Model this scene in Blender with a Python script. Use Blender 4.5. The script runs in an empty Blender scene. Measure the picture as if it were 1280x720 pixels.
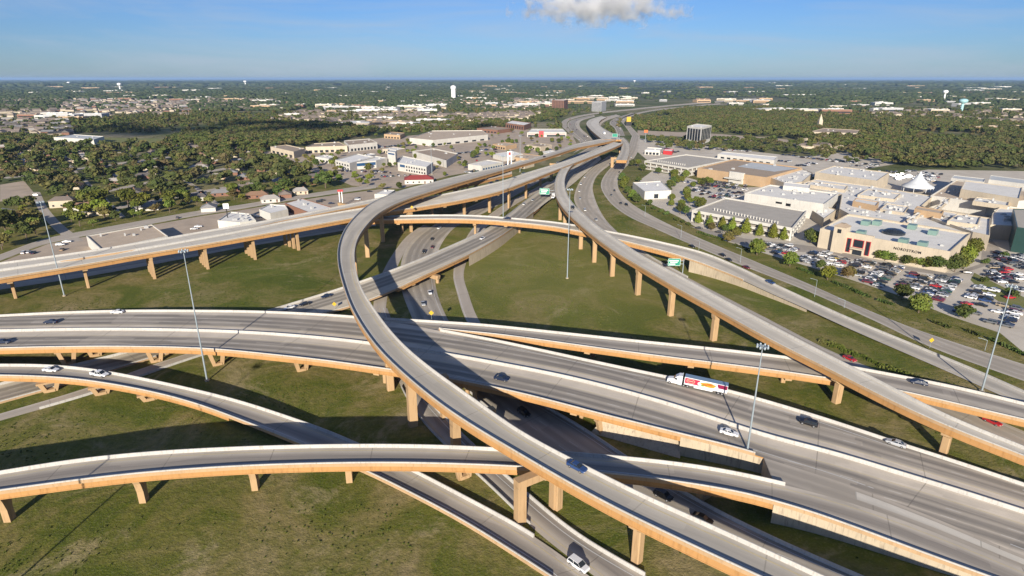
import bpy, math, random
import numpy as np
from mathutils import Vector
random.seed(7); RNG = np.random.default_rng(7)
S = bpy.context.scene
COL = S.collection
# ---------------------------------------------------------------- camera model (survey of the photo)
H, PITCH, FPX = 95.0, math.radians(19.1), 757.0
SP, CP = math.sin(PITCH), math.cos(PITCH)
def P(px, py, z=0.0):
    """point of the real world at height z seen at a photo pixel"""
    x = (px-640)/FPX; v = (py-360)/FPX
    t = (H-z)/(SP+v*CP)
    return np.array([x*t, (CP-v*SP)*t, z])
def proj(p):
    d = np.array(p)-np.array([0, 0, H]); zc = d[1]*CP-d[2]*SP
    return 640+FPX*d[0]/zc, 360-FPX*(d[1]*SP+d[2]*CP)/zc
# ---------------------------------------------------------------- helpers
def tag(o, label=None, cat=None, group=None, kind=None):
    if label: o['label'] = label
    if cat: o['category'] = cat
    if group: o['group'] = group
    if kind: o['kind'] = kind
    return o
def empty(name, loc=(0, 0, 0), rz=0.0, label=None, cat=None, group=None):
    o = bpy.data.objects.new(name, None); COL.objects.link(o)
    o.location = loc; o.rotation_euler = (0, 0, rz); o.empty_display_size = .5
    return tag(o, label, cat, group)
class MB:
    """collects faces; build() links them as one mesh object"""
    def __init__(s): s.v = []; s.f = []; s.uv = []; s.mi = []; s.cur = 0
    def face(s, pts, uv=None):
        b = len(s.v); s.v.extend([tuple(map(float, p)) for p in pts]); s.f.append(tuple(range(b, b+len(pts))))
        s.uv.append(uv); s.mi.append(s.cur)
    def box(s, c, size, rz=0.0, taper=1.0, axis=None):
        hx, hy, hz = size[0]/2, size[1]/2, size[2]/2
        ca, sa = math.cos(rz), math.sin(rz); b = len(s.v)
        for zz, k in ((-hz, 1.0), (hz, taper)):
            for xx, yy in ((-hx, -hy), (hx, -hy), (hx, hy), (-hx, hy)):
                x, y = xx*k, yy*k
                s.v.append((c[0]+x*ca-y*sa, c[1]+x*sa+y*ca, c[2]+zz))
        for q in ((3, 2, 1, 0), (4, 5, 6, 7), (0, 1, 5, 4), (1, 2, 6, 5), (2, 3, 7, 6), (3, 0, 4, 7)):
            s.f.append(tuple(b+i for i in q)); s.uv.append(None); s.mi.append(s.cur)
    def prism(s, poly, z0, z1, top=True, bottom=False):
        n = len(poly)
        a = sum(poly[i][0]*poly[(i+1) % n][1]-poly[(i+1) % n][0]*poly[i][1] for i in range(n))
        if a < 0: poly = poly[::-1]
        b = len(s.v)
        for p in poly: s.v.append((float(p[0]), float(p[1]), z0))
        for p in poly: s.v.append((float(p[0]), float(p[1]), z1))
        for i in range(n):
            j = (i+1) % n; s.f.append((b+i, b+j, b+n+j, b+n+i)); s.uv.append(None); s.mi.append(s.cur)
        if top: s.f.append(tuple(b+n+i for i in range(n))); s.uv.append(None); s.mi.append(s.cur)
        if bottom: s.f.append(tuple(b+n-1-i for i in range(n))); s.uv.append(None); s.mi.append(s.cur)
    def tube(s, p0, p1, r0, r1, n=8, cap=True):
        p0 = Vector(p0); p1 = Vector(p1); d = (p1-p0).normalized()
        a = d.orthogonal().normalized(); c = d.cross(a); b = len(s.v)
        for p, r in ((p0, r0), (p1, r1)):
            for i in range(n):
                t = 2*math.pi*i/n; s.v.append(tuple(p+a*(r*math.cos(t))+c*(r*math.sin(t))))
        for i in range(n):
            j = (i+1) % n; s.f.append((b+i, b+j, b+n+j, b+n+i)); s.uv.append(None); s.mi.append(s.cur)
        if cap:
            s.f.append(tuple(b+n-1-i for i in range(n))); s.uv.append(None); s.mi.append(s.cur)
            s.f.append(tuple(b+n+i for i in range(n))); s.uv.append(None); s.mi.append(s.cur)
    def lathe(s, prof, c=(0, 0, 0), n=16):
        b = len(s.v)
        for r, z in prof:
            for i in range(n):
                t = 2*math.pi*i/n; s.v.append((c[0]+r*math.cos(t), c[1]+r*math.sin(t), c[2]+z))
        for k in range(len(prof)-1):
            for i in range(n):
                j = (i+1) % n
                s.f.append((b+k*n+i, b+k*n+j, b+(k+1)*n+j, b+(k+1)*n+i)); s.uv.append(None); s.mi.append(s.cur)
    def sweep(s, line, prof, closed=True, uvs=False):
        """line: list of (point, right-normal); prof: list of (offset to the right, dz)"""
        n = len(prof); b = len(s.v)
        for p, nr in line:
            for o, dz in prof: s.v.append((p[0]+nr[0]*o, p[1]+nr[1]*o, p[2]+dz))
        m = len(line); rng = range(n) if closed else range(n-1)
        for k in range(m-1):
            for i in rng:
                j = (i+1) % n
                s.f.append((b+k*n+i, b+k*n+j, b+(k+1)*n+j, b+(k+1)*n+i)); s.uv.append(None); s.mi.append(s.cur)
        if closed:
            s.f.append(tuple(b+n-1-i for i in range(n))); s.uv.append(None); s.mi.append(s.cur)
            s.f.append(tuple(b+(m-1)*n+i for i in range(n))); s.uv.append(None); s.mi.append(s.cur)
    def mesh(s, name, mats, smooth=False):
        me = bpy.data.meshes.new(name); me.from_pydata(s.v, [], s.f)
        for m in (mats if isinstance(mats, (list, tuple)) else [mats]): me.materials.append(m)
        me.polygons.foreach_set('material_index', s.mi)
        if any(u is not None for u in s.uv):
            ul = me.uv_layers.new(name='UVMap'); k = 0; flat = []
            for f, u in zip(s.f, s.uv):
                flat.extend([c for q in (u or [(0, 0)]*len(f)) for c in q])
            ul.data.foreach_set('uv', flat)
        if smooth: me.polygons.foreach_set('use_smooth', [True]*len(me.polygons))
        me.update(); return me
    def build(s, name, mats, parent=None, smooth=False):
        o = bpy.data.objects.new(name, s.mesh(name, mats, smooth)); COL.objects.link(o)
        if parent is not None: o.parent = parent
        return o
# ---------------------------------------------------------------- materials
class NT:
    def __init__(s, name):
        s.m = bpy.data.materials.new(name); s.m.use_nodes = True; s.t = s.m.node_tree
        s.b = s.t.nodes['Principled BSDF']; s.L = s.t.links
    def n(s, t, **k):
        o = s.t.nodes.new(t)
        for a, v in k.items(): setattr(o, a, v)
        return o
    def put(s, sock, v):
        if isinstance(v, (int, float)): sock.default_value = v
        elif isinstance(v, (tuple, list)): sock.default_value = tuple(v)+((1,) if len(v) == 3 and len(sock.default_value) == 4 else ())
        else: s.L.new(v, sock)
    def math(s, op, a, b=0.0, c=0.0, clamp=False):
        o = s.n('ShaderNodeMath', operation=op, use_clamp=clamp)
        s.put(o.inputs[0], a); s.put(o.inputs[1], b); s.put(o.inputs[2], c); return o.outputs[0]
    def mix(s, f, a, b, mode='MIX'):
        o = s.n('ShaderNodeMix', data_type='RGBA', blend_type=mode)
        s.put(o.inputs[0], f); s.put(o.inputs[6], a); s.put(o.inputs[7], b); return o.outputs[2]
    def noise(s, scale, detail=4, rough=.55, vec=None, dist=0.0, color=False):
        o = s.n('ShaderNodeTexNoise'); o.inputs['Scale'].default_value = scale; o.inputs['Detail'].default_value = detail
        o.inputs['Roughness'].default_value = rough; o.inputs['Distortion'].default_value = dist
        if vec is not None: s.L.new(vec, o.inputs['Vector'])
        return o.outputs['Color' if color else 'Fac']
    def pos(s): return s.n('ShaderNodeNewGeometry').outputs['Position']
    def obj(s): return s.n('ShaderNodeTexCoord').outputs['Object']
    def ramp(s, f, stops):
        o = s.n('ShaderNodeValToRGB'); s.L.new(f, o.inputs[0]); e = o.color_ramp.elements
        while len(e) > 1: e.remove(e[-1])
        e[0].position = stops[0][0]; e[0].color = tuple(stops[0][1])+(1,)
        for p, c in stops[1:]:
            q = e.new(p); q.color = tuple(c)+(1,)
        return o.outputs[0]
    def step(s, f, a, b):
        o = s.n('ShaderNodeMapRange', interpolation_type='SMOOTHSTEP'); s.put(o.inputs[0], f)
        o.inputs[1].default_value = a; o.inputs[2].default_value = b; return o.outputs[0]
    def bump(s, h, strength=.3, dist=.1):
        o = s.n('ShaderNodeBump'); o.inputs['Strength'].default_value = strength; o.inputs['Distance'].default_value = dist
        s.L.new(h, o.inputs['Height']); s.L.new(o.outputs[0], s.b.inputs['Normal'])
    def done(s, col, rough=.85, spec=.3, metal=0.0):
        s.put(s.b.inputs['Base Color'], col); s.put(s.b.inputs['Roughness'], rough)
        s.b.inputs['Specular IOR Level'].default_value = spec; s.b.inputs['Metallic'].default_value = metal
        return s.m
def plain(name, col, rough=.6, spec=.4, metal=0.0, var=.12, scale=.6):
    k = NT(name); f = k.noise(scale, 4, .6, k.obj())
    c = k.mix(f, tuple(x*(1-var) for x in col), tuple(min(1, x*(1+var)) for x in col))
    return k.done(c, rough, spec, metal)
def stained(name, col, dark, scale=.25, rough=.85, streak=True):
    k = NT(name); p = k.pos()
    mp = k.n('ShaderNodeMapping'); k.L.new(p, mp.inputs[0]); mp.inputs['Scale'].default_value = (1, 1, .12 if streak else 1)
    f = k.noise(scale*4, 5, .65, mp.outputs[0]); g = k.noise(scale*.4, 3, .5, p)
    c = k.mix(k.step(f, .48, .74), col, dark); c = k.mix(k.math('MULTIPLY', k.step(g, .35, .7), .4), c, tuple(x*.72 for x in col)); c = k.mix(k.math('MULTIPLY', k.noise(3.5, 3, .6, p), .10), c, tuple(x*.7 for x in dark))
    return k.done(c, rough, .25)
M = {}
M['parapet'] = stained('parapet_concrete', (.455, .44, .41), (.30, .28, .245), .5)
M['fascia'] = stained('tan_painted_concrete', (.42, .228, .086), (.29, .15, .052), .3)
M['fascia_top'] = stained('pale_tan_concrete', (.43, .29, .165), (.32, .205, .11), .4)
M['pier'] = stained('tan_pier_concrete', (.42, .28, .15), (.30, .19, .095), .3)
M['under'] = stained('deck_underside', (.40, .30, .20), (.30, .22, .14), .3)
M['wall'] = stained('retaining_wall_concrete', (.45, .375, .27), (.24, .195, .145), .45)
M['mark_w'] = plain('white_road_paint', (.52, .52, .50), .7, .2, 0, .2, 2)
M['mark_y'] = plain('yellow_road_paint', (.50, .42, .25), .7, .2, 0, .2, 2)
M['joint'] = plain('joint_rubber', (.03, .03, .03))
M['steel'] = plain('galvanised_steel', (.30, .35, .38), .5, .5, .3)
M['white'] = plain('white_paint', (.78, .78, .76), .5)
M['dark'] = plain('dark_rubber', (.02, .02, .022), .6)
M['black'] = plain('black_plastic', (.012, .012, .014), .4)
RARG = {}
def road_mat(name, base, wear, lanes, dashes=()):
    """lanes: list of (u_start, n, width) in metres from the reference edge; tyre wear darkens each lane along its wheel paths"""
    k = NT(name)
    uv = k.n('ShaderNodeUVMap').outputs[0]; sx = k.n('ShaderNodeSeparateXYZ'); k.L.new(uv, sx.inputs[0])
    u, v = sx.outputs[0], sx.outputs[1]
    mp = k.n('ShaderNodeMapping'); k.L.new(uv, mp.inputs[0]); mp.inputs['Scale'].default_value = (1.0, .025, 1)
    streak = k.noise(.9, 6, .7, mp.outputs[0]); blot = k.noise(.09, 5, .6, k.pos()); fine = k.noise(1.6, 3, .6, k.pos())
    col = k.mix(k.step(blot, .3, .7), tuple(c*.88 for c in base), tuple(c*1.08 for c in base))
    tot = None
    for (u0, n, w) in lanes:
        r = k.math('MULTIPLY', k.math('SUBTRACT', u, u0), 1/w)
        inside = k.math('MULTIPLY', k.step(r, -.12, .12), k.step(r, n+.12, n-.12))
        fr = k.math('FRACT', r)
        d = k.math('ABSOLUTE', k.math('SUBTRACT', fr, .5))
        prof = k.step(d, .5, .12)
        m = k.math('MULTIPLY', inside, k.math('MULTIPLY_ADD', prof, .45, .55))
        tot = m if tot is None else k.math('MAXIMUM', tot, m)
    if tot is not None:
        s2 = k.math('MULTIPLY', tot, k.math('MULTIPLY_ADD', streak, .9, .45, True))
        col = k.mix(s2, col, wear)
    for ud in dashes:                                  # broken lane lines, worn thin paint
        on = k.math('MULTIPLY', k.math('LESS_THAN', k.math('ABSOLUTE', k.math('SUBTRACT', u, ud)), .085), k.math('LESS_THAN', k.math('FRACT', k.math('MULTIPLY', v, 1/12.2)), .26))
        col = k.mix(k.math('MULTIPLY', on, .75), col, (.58, .57, .54))
    # slab joints and stains
    jf = k.math('FRACT', k.math('MULTIPLY', v, 1/24.0)); j = k.math('LESS_THAN', jf, .011)
    col = k.mix(k.math('MULTIPLY', j, .5), col, tuple(c*.45 for c in wear))
    lj = k.math('LESS_THAN', k.math('FRACT', k.math('MULTIPLY', u, 1/3.65)), .02)
    col = k.mix(k.math('MULTIPLY', lj, .25), col, tuple(c*.6 for c in wear))
    col = k.mix(k.math('MULTIPLY', k.step(streak, .55, .75), .45), col, tuple(c*.62 for c in wear))
    pb = k.n('ShaderNodeTexVoronoi', distance='CHEBYCHEV'); pb.inputs['Scale'].default_value = 1; pm = k.n('ShaderNodeMapping'); k.L.new(uv, pm.inputs[0]); pm.inputs['Scale'].default_value = (1/3.65, 1/16.0, 1); k.L.new(pm.outputs[0], pb.inputs['Vector'])
    ps = k.n('ShaderNodeSeparateXYZ'); k.L.new(pb.outputs['Color'], ps.inputs[0])
    col = k.mix(k.math('MULTIPLY', k.step(ps.outputs[0], .72, .76), .16), col, tuple(c*.55 for c in base)); col = k.mix(k.math('MULTIPLY', k.step(ps.outputs[1], .80, .84), .14), col, tuple(min(1, c*1.35) for c in base))
    oil = k.step(k.noise(.35, 4, .7, k.pos()), .66, .78); col = k.mix(k.math('MULTIPLY', oil, .30), col, tuple(c*.5 for c in wear))
    col = k.mix(k.math('MULTIPLY', fine, .22), col, tuple(c*.7 for c in base))
    m = k.done(col, .88, .2); RARG[m.name] = (name, base, wear, lanes); return m
def dashed(mat, lines, ref):
    d = [l[1] for l in lines if len(l) > 4 and l[0] == ref]
    if not d: return mat
    a = RARG[mat.name]; return road_mat(a[0]+'_marked', a[1], a[2], a[3], d)
# ---------------------------------------------------------------- polylines
def crspline(pts, step=2.5):
    p = [np.array(q, float) for q in pts]
    if len(p) == 2: dense = [p[0]+(p[1]-p[0])*t for t in np.linspace(0, 1, 60)]
    else:
        q = [2*p[0]-p[1]]+p+[2*p[-1]-p[-2]]; dense = []
        for i in range(1, len(q)-2):
            a, b, c, d = q[i-1:i+3]
            t0 = 0; t1 = t0+max(1e-3, np.linalg.norm(b-a))**.5; t2 = t1+max(1e-3, np.linalg.norm(c-b))**.5; t3 = t2+max(1e-3, np.linalg.norm(d-c))**.5
            for t in np.linspace(t1, t2, 24, endpoint=False):
                A1 = (t1-t)/(t1-t0)*a+(t-t0)/(t1-t0)*b; A2 = (t2-t)/(t2-t1)*b+(t-t1)/(t2-t1)*c; A3 = (t3-t)/(t3-t2)*c+(t-t2)/(t3-t2)*d
                B1 = (t2-t)/(t2-t0)*A1+(t-t0)/(t2-t0)*A2; B2 = (t3-t)/(t3-t1)*A2+(t-t1)/(t3-t1)*A3
                dense.append((t2-t)/(t2-t1)*B1+(t-t1)/(t2-t1)*B2)
        dense.append(p[-1])
    return resample(np.array(dense), step)
def resample(d, step):
    s = np.concatenate([[0], np.cumsum(np.linalg.norm(np.diff(d[:, :2], axis=0), axis=1))])
    n = max(2, int(s[-1]/step)+1); t = np.linspace(0, s[-1], n)
    return np.stack([np.interp(t, s, d[:, i]) for i in range(3)], 1)
def smooth(d, passes):
    d = d.copy()
    for _ in range(passes): d[1:-1] = .25*d[:-2]+.5*d[1:-1]+.25*d[2:]
    return d
def extend(d, a, b):
    if a: t = d[0]-d[min(6, len(d)-1)]; t = t/np.linalg.norm(t[:2]); t[2] = 0; d = np.vstack([[d[0]+t*a], [d[0]+t*a*.5], d])
    if b: t = d[-1]-d[-min(7, len(d))]; t = t/np.linalg.norm(t[:2]); t[2] = 0; d = np.vstack([d, [d[-1]+t*b*.5], [d[-1]+t*b]])
    return d
def trace(pts, zf, dz=0.0, ext=(0, 0), sm=12, step=2.5):
    """photo pixels of an edge whose deck height is zf(px) -> smooth world polyline on the deck surface"""
    w = []
    for q in pts:
        z = q[2] if len(q) > 2 else float(np.interp(q[0], [a for a, b in zf], [b for a, b in zf]))
        p = P(q[0], q[1], z+dz); p[2] = z; w.append(p)
    d = smooth(crspline(w, step), sm)
    return resample(extend(d, *ext), step)
def normals(d):
    t = np.gradient(d[:, :2], axis=0); t /= np.linalg.norm(t, axis=1)[:, None]+1e-9
    return np.stack([t[:, 1], -t[:, 0]], 1)          # to the right of travel
def pair(A, B):
    """for each point of A the matching point of B (monotone nearest)"""
    j = np.array([np.argmin(((B[:, :2]-a[:2])**2).sum(1)) for a in A]); j = np.maximum.accumulate(j)
    jf = smooth(np.stack([j]*3, 1).astype(float), 6)[:, 0]
    return np.stack([np.interp(jf, np.arange(len(B)), B[:, i]) for i in range(3)], 1)
def vlen(A): return np.concatenate([[0], np.cumsum(np.linalg.norm(np.diff(A[:, :2], axis=0), axis=1))])
def ribbon(mb, A, B2, dz=0.0):
    v = vlen(A); u = np.linalg.norm((B2-A)[:, :2], axis=1)
    up = np.array([0, 0, dz])
    for i in range(len(A)-1):
        a, b, c, d = A[i]+up, B2[i]+up, B2[i+1]+up, A[i+1]+up
        q = [a, b, c, d]; w = [(0, v[i]), (u[i], v[i]), (u[i+1], v[i+1]), (0, v[i+1])]
        if np.cross((b-a)[:2], (d-a)[:2]) < 0: q = q[::-1]; w = w[::-1]
        mb.face(q, w)
def line_strip(mb, A, B2, off, width=.18, dash=None, dz=.02, s0=0, s1=1e9):
    """painted line at 'off' metres from edge A towards edge B"""
    v = vlen(A); U = (B2-A); L = np.linalg.norm(U[:, :2], axis=1)[:, None]+1e-9; U = U/L
    for i in range(len(A)-1):
        if not (s0 <= v[i] <= s1): continue
        if dash and (v[i] % 12.5) > dash: continue
        if off+width > L[i, 0]-.3 or off+width > L[i+1, 0]-.3: continue
        up = np.array([0, 0, dz]); q = [A[i]+U[i]*off+up, A[i]+U[i]*(off+width)+up, A[i+1]+U[i+1]*(off+width)+up, A[i+1]+U[i+1]*off+up]
        if np.cross((q[1]-q[0])[:2], (q[3]-q[0])[:2]) < 0: q = q[::-1]
        mb.face(q)
def barrier_prof(h=.86, w=.42):                       # jersey barrier, offset 0 = outer face
    return [(0, 0), (0, h), (w*.5, h), (w*.62, .35), (w, .08), (w, 0)]
DECKS = {}
# ---------------------------------------------------------------- road surfaces
CON = (.58, .51, .415); WEAR = (.17, .155, .137); CON2 = (.42, .385, .32)
M['r_A'] = road_mat('ramp_concrete', (.50, .455, .38), (.36, .33, .28), [(2.2, 1, 3.9)])
M['r_J'] = road_mat('curved_ramp_concrete', (.46, .41, .34), (.225, .20, .175), [(2.4, 1, 4.0)])
M['r_main'] = road_mat('main_deck_concrete', CON, WEAR, [(5.2, 3, 3.65)])
M['r_mainS'] = road_mat('main_deck_concrete_south', CON, WEAR, [(5.2, 2, 3.65), (12.5, 1, 3.65)])
M['r_C'] = road_mat('light_concrete', (.62, .57, .48), (.48, .44, .37), [(2.0, 2, 3.65)])
M['r_B'] = road_mat('pale_deck_concrete', (.66, .61, .515), (.51, .47, .395), [(2.0, 2, 3.6)])
M['r_E'] = road_mat('freeway_concrete', (.55, .49, .39), (.19, .17, .145), [(3.0, 3, 3.65)])
M['r_fwy'] = road_mat('asphalt_freeway', (.48, .425, .345), (.24, .215, .18), [(2.0, 4, 3.65)])
M['r_front'] = road_mat('frontage_concrete', (.48, .42, .34), (.34, .30, .245), [(1.0, 3, 3.6)])
M['r_street'] = road_mat('street_concrete', (.48, .42, .34), (.39, .34, .28), [(.5, 3, 3.6)])
def wall_strip(line, U, o, top, bot, mb):
    for i in range(len(line)-1):
        a = line[i]+U[i]*o; b = line[i+1]+U[i+1]*o
        mb.face([a+[0, 0, bot[i]-a[2]], b+[0, 0, bot[i+1]-b[2]], b+[0, 0, top], a+[0, 0, top]])
def deck(key, name, label, A, B, zf, mat, cat='flyover', ext=(0, 0), depth=2.1, lines=(), piers=(), zmin_girder=2.4,
         parA=True, parB=True, median=None, cutA=None, cutB=None, wallA=False, wallB=False, mat2=None, girder_px=None):
    la = trace(A, zf, .86, ext); lb = trace(B, zf, .86, ext)
    b2 = pair(la, lb); b2[:, 2] = la[:, 2]
    U = b2-la; W = np.linalg.norm(U[:, :2], axis=1)[:, None]; U = U/(W+1e-9)
    root = empty(name, tuple((la[len(la)//2]+b2[len(la)//2])/2*[1, 1, 0]), 0, label, cat)
    inv = Vector(root.location)
    def own(o): o.parent = root; o.matrix_parent_inverse.identity(); o.location = -inv; return o
    D = DECKS[key] = dict(A=la, B=b2, U=U, W=W[:, 0], root=root, own=own, C=(la+b2)/2)
    if median:
        lm = trace(median, zf, .86, ext); m2 = pair(la, lb*0+lb) if False else pair(la, lm); m2[:, 2] = la[:, 2]
        mb = MB(); ribbon(mb, m2, la); own(mb.build('road_deck', dashed(mat, lines, 'MA')))
        mb = MB(); ribbon(mb, m2, b2); own(mb.build('road_deck', dashed(mat2 or mat, lines, 'MB')))
        mb = MB(); nm = normals(m2)
        mb.sweep(list(zip(m2, nm)), [(-.42, 0), (-.42, .1), (-.2, .35), (-.13, .95), (.13, .95), (.2, .35), (.42, .1), (.42, 0)])
        own(mb.build('median_barrier', M['parapet'])); D['M'] = m2
    else:
        mb = MB(); ribbon(mb, la, b2); own(mb.build('road_deck', dashed(mat, lines, 'A')))
    n = len(la)
    def sel(cut, base):
        if cut is None: return [(0, n)]
        out = []
        for a, b in cut:
            r = [i for i in range(n) if a <= proj(base[i]+[0, 0, .86])[0] <= b]
            if len(r) > 2: out.append((r[0], r[-1]+1))
        return out
    for on, E, V, cut in ((parA, la, U, cutA), (parB, b2, -U, cutB)):
        if not on: continue
        for a, b in sel(cut, E):
            L = list(zip(E[a:b], V[a:b]))
            mb = MB(); mb.sweep(L, barrier_prof()); own(mb.build('parapet', M['parapet']))
            mb = MB(); mb.sweep(L, [(-.06, -.34), (-.06, .5), (0, .5), (0, -.34)]); own(mb.build('edge_beam', M['fascia_top']))
    # girder box under the deck, only where the deck is off the ground
    g = MB(); seg = [i for i in range(n) if la[i, 2] > zmin_girder and (girder_px is None or proj(b2[i])[0] > girder_px)]
    if seg:
        i0, i1 = seg[0], seg[-1]+1
        Ls = [la[i] for i in range(i0, i1)]
        prof = lambda i: [la[i]+U[i]*.0+[0, 0, -.02], la[i]+[0, 0, -.36], la[i]+U[i]*.5+[0, 0, -.42], la[i]+U[i]*.5+[0, 0, -depth+.25], la[i]+U[i]*.38+[0, 0, -depth+.2], la[i]+U[i]*.38+[0, 0, -depth],
                          b2[i]-U[i]*.38+[0, 0, -depth], b2[i]-U[i]*.38+[0, 0, -depth+.2], b2[i]-U[i]*.5+[0, 0, -depth+.25], b2[i]-U[i]*.5+[0, 0, -.42], b2[i]+[0, 0, -.36], b2[i]+[0, 0, -.02]]
        pr = [prof(i) for i in range(i0, i1)]; m = len(pr[0])
        for k in range(len(pr)-1):
            for q in range(m-1):
                g.cur = 1 if q == 5 else 0
                g.face([pr[k][q], pr[k+1][q], pr[k+1][q+1], pr[k][q+1]])
        g.cur = 0
        for e in (pr[0], pr[-1]): g.face(e)
        own(g.build('girder', [M['fascia'], M['under']]))
    for k, (on, E, V) in enumerate(((wallA, la, U), (wallB, b2, -U))):
        if on is False or on is True and not len(E): continue
        if on:
            w = MB(); r = [i for i in range(n) if on[0] <= proj(E[i])[0] <= on[1]]
            L = [(E[i]*[1, 1, 0], V[i]) for i in r]
            for i, j in zip(r[:-1], r[1:]):
                a, b = E[i]+V[i]*.25, E[j]+V[j]*.25
                w.face([a*[1, 1, 0]-[0, 0, .3], b*[1, 1, 0]-[0, 0, .3], b-[0, 0, .36], a-[0, 0, .36]])
            own(w.build('retaining_wall', M['wall']))
    for ln in lines:
        if len(ln) > 4: continue
        mb = MB(); ref, oth = {'A': (la, b2), 'B': (b2, la), 'MA': (D.get('M'), la), 'MB': (D.get('M'), b2)}[ln[0]]
        line_strip(mb, ref, oth, ln[1], ln[3] if len(ln) > 3 else .2, ln[4] if len(ln) > 4 else None)
        if mb.f: own(mb.build('lane_line', M['mark_'+ln[2]]))
    for p in piers: pier(D, depth, **p)
    return D
def pier(D, depth, px=0, py=0, kind='post', w=2.3, at=None, off=0.0, cols=4, span=None):
    own = D['own']
    b = np.array(at) if at is not None else P(px, py, 0)
    i = int(np.argmin(((D['C'][:, :2]-b[:2])**2).sum(1))); C = D['C'][i]; U = D['U'][i]; W = D['W'][i]
    zt = C[2]-depth; a = math.atan2(U[1], U[0]); T = np.array([-U[1], U[0], 0])
    lat = float(np.dot((b-C)[:2], U[:2]))
    base = C*[1, 1, 0]+U*lat
    q = lambda l, z, t=0: C*[1, 1, 0]+U*l+T*t+np.array([0, 0, z])
    def slab(mb, poly, th):                            # polygon in (lateral, z), thickness along the road
        f = [q(l, z, -th/2) for l, z in poly]; g = [q(l, z, th/2) for l, z in poly]
        mb.face(f[::-1]); mb.face(g); n = len(poly)
        for k in range(n): mb.face([f[k], f[(k+1) % n], g[(k+1) % n], g[k]])
    if kind == 'post':
        mb = MB(); c = .22; hw, hl = w/2, w*.42
        mb.prism([tuple((base+U*x+T*y)[:2]) for x, y in ((-hw+c, -hl), (hw-c, -hl), (hw, -hl+c), (hw, hl-c), (hw-c, hl), (-hw+c, hl), (-hw, hl-c), (-hw, -hl+c))], -.3, zt-.02)
        o = own(mb.build('pier', M['pier']))
        mb = MB(); h = W/2-.9 if span is None else span
        slab(mb, [(lat-hw-.05, zt-2.0), (lat+hw+.05, zt-2.0), (max(h, lat+hw+.3), zt-.85), (max(h, lat+hw+.3), zt), (min(-h, lat-hw-.3), zt), (min(-h, lat-hw-.3), zt-.85)], 2.0)
        k = mb.build('pier_cap', M['pier']); k.parent = o
    elif kind == 'vee':
        U = np.array([.85, .52, 0]); T = np.array([-.52, .85, 0]); lat = 0.0; C = np.array([b[0], b[1], C[2]])
        for s in (-1, 1):
            mb = MB(); slab(mb, [(lat+s*.5, -.3), (lat+s*1.7, -.3), (lat+s*3.1, zt+.01), (lat+s*1.7, zt+.01)], 1.2); own(mb.build('pier', M['pier']))
        mb = MB(); slab(mb, [(lat-1.2, -.2), (lat+1.2, -.2), (lat+1.2, .9), (lat-1.2, .9)], 1.6)
        own(mb.build('pier_footing', M['pier']))
        mb = MB(); h = 3.3
        slab(mb, [(-h, zt-.55), (h, zt-.55), (h, zt+.02), (-h, zt+.02)], 1.6); own(mb.build('pier_cap', M['pier']))
    elif kind == 'curved':
        mb = MB(); hw = w/2
        for s in (1,):
            slab(mb, [(lat-hw, -.3), (lat+hw, -.3), (lat+hw, zt*.45), (lat+hw+.5, zt*.8), (min(W/2-1, lat+hw+2), zt), (lat+hw-.1, zt-.01), (lat-hw+.1, zt-.01), (max(1-W/2, lat-hw-2), zt), (lat-hw-.5, zt*.8), (lat-hw, zt*.45)], 1.5)
        own(mb.build('pier', M['pier']))
    elif kind == 'bent':                               # row of posts under a wide deck
        l0, l1 = off, span
        for l in np.linspace(l0, l1, cols):
            mb = MB(); p = q(l, 0); mb.box((p[0], p[1], (zt-1)/2-.2), (1.5, 1.3, zt-.6), a); own(mb.build('pier', M['pier']))
        mb = MB(); slab(mb, [(l0-1, zt-1.2), (l1+1, zt-1.2), (l1+1, zt+.01), (l0-1, zt+.01)], 1.5); own(mb.build('pier_cap', M['pier']))
    elif kind == 'straddle':                           # at / span are the two post bases
        e = np.array(span); ax = (e-b); L = np.linalg.norm(ax[:2]); ax = ax/L; a2 = math.atan2(ax[1], ax[0])
        for pt in (b, e):
            mb = MB(); mb.box((pt[0], pt[1], (zt-1.6)/2-.15), (w, w*.85, zt-1.3), a2); o = own(mb.build('pier', M['pier']))
        m = (b+e)/2; mb = MB(); mb.box((m[0], m[1], zt-.95), (L+w, w*.95, 1.88), a2); own(mb.build('cross_beam', M['pier']))
# ================================================================ THE FLYOVERS
A_R = [(440, 270-65), (520, 240)]
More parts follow.
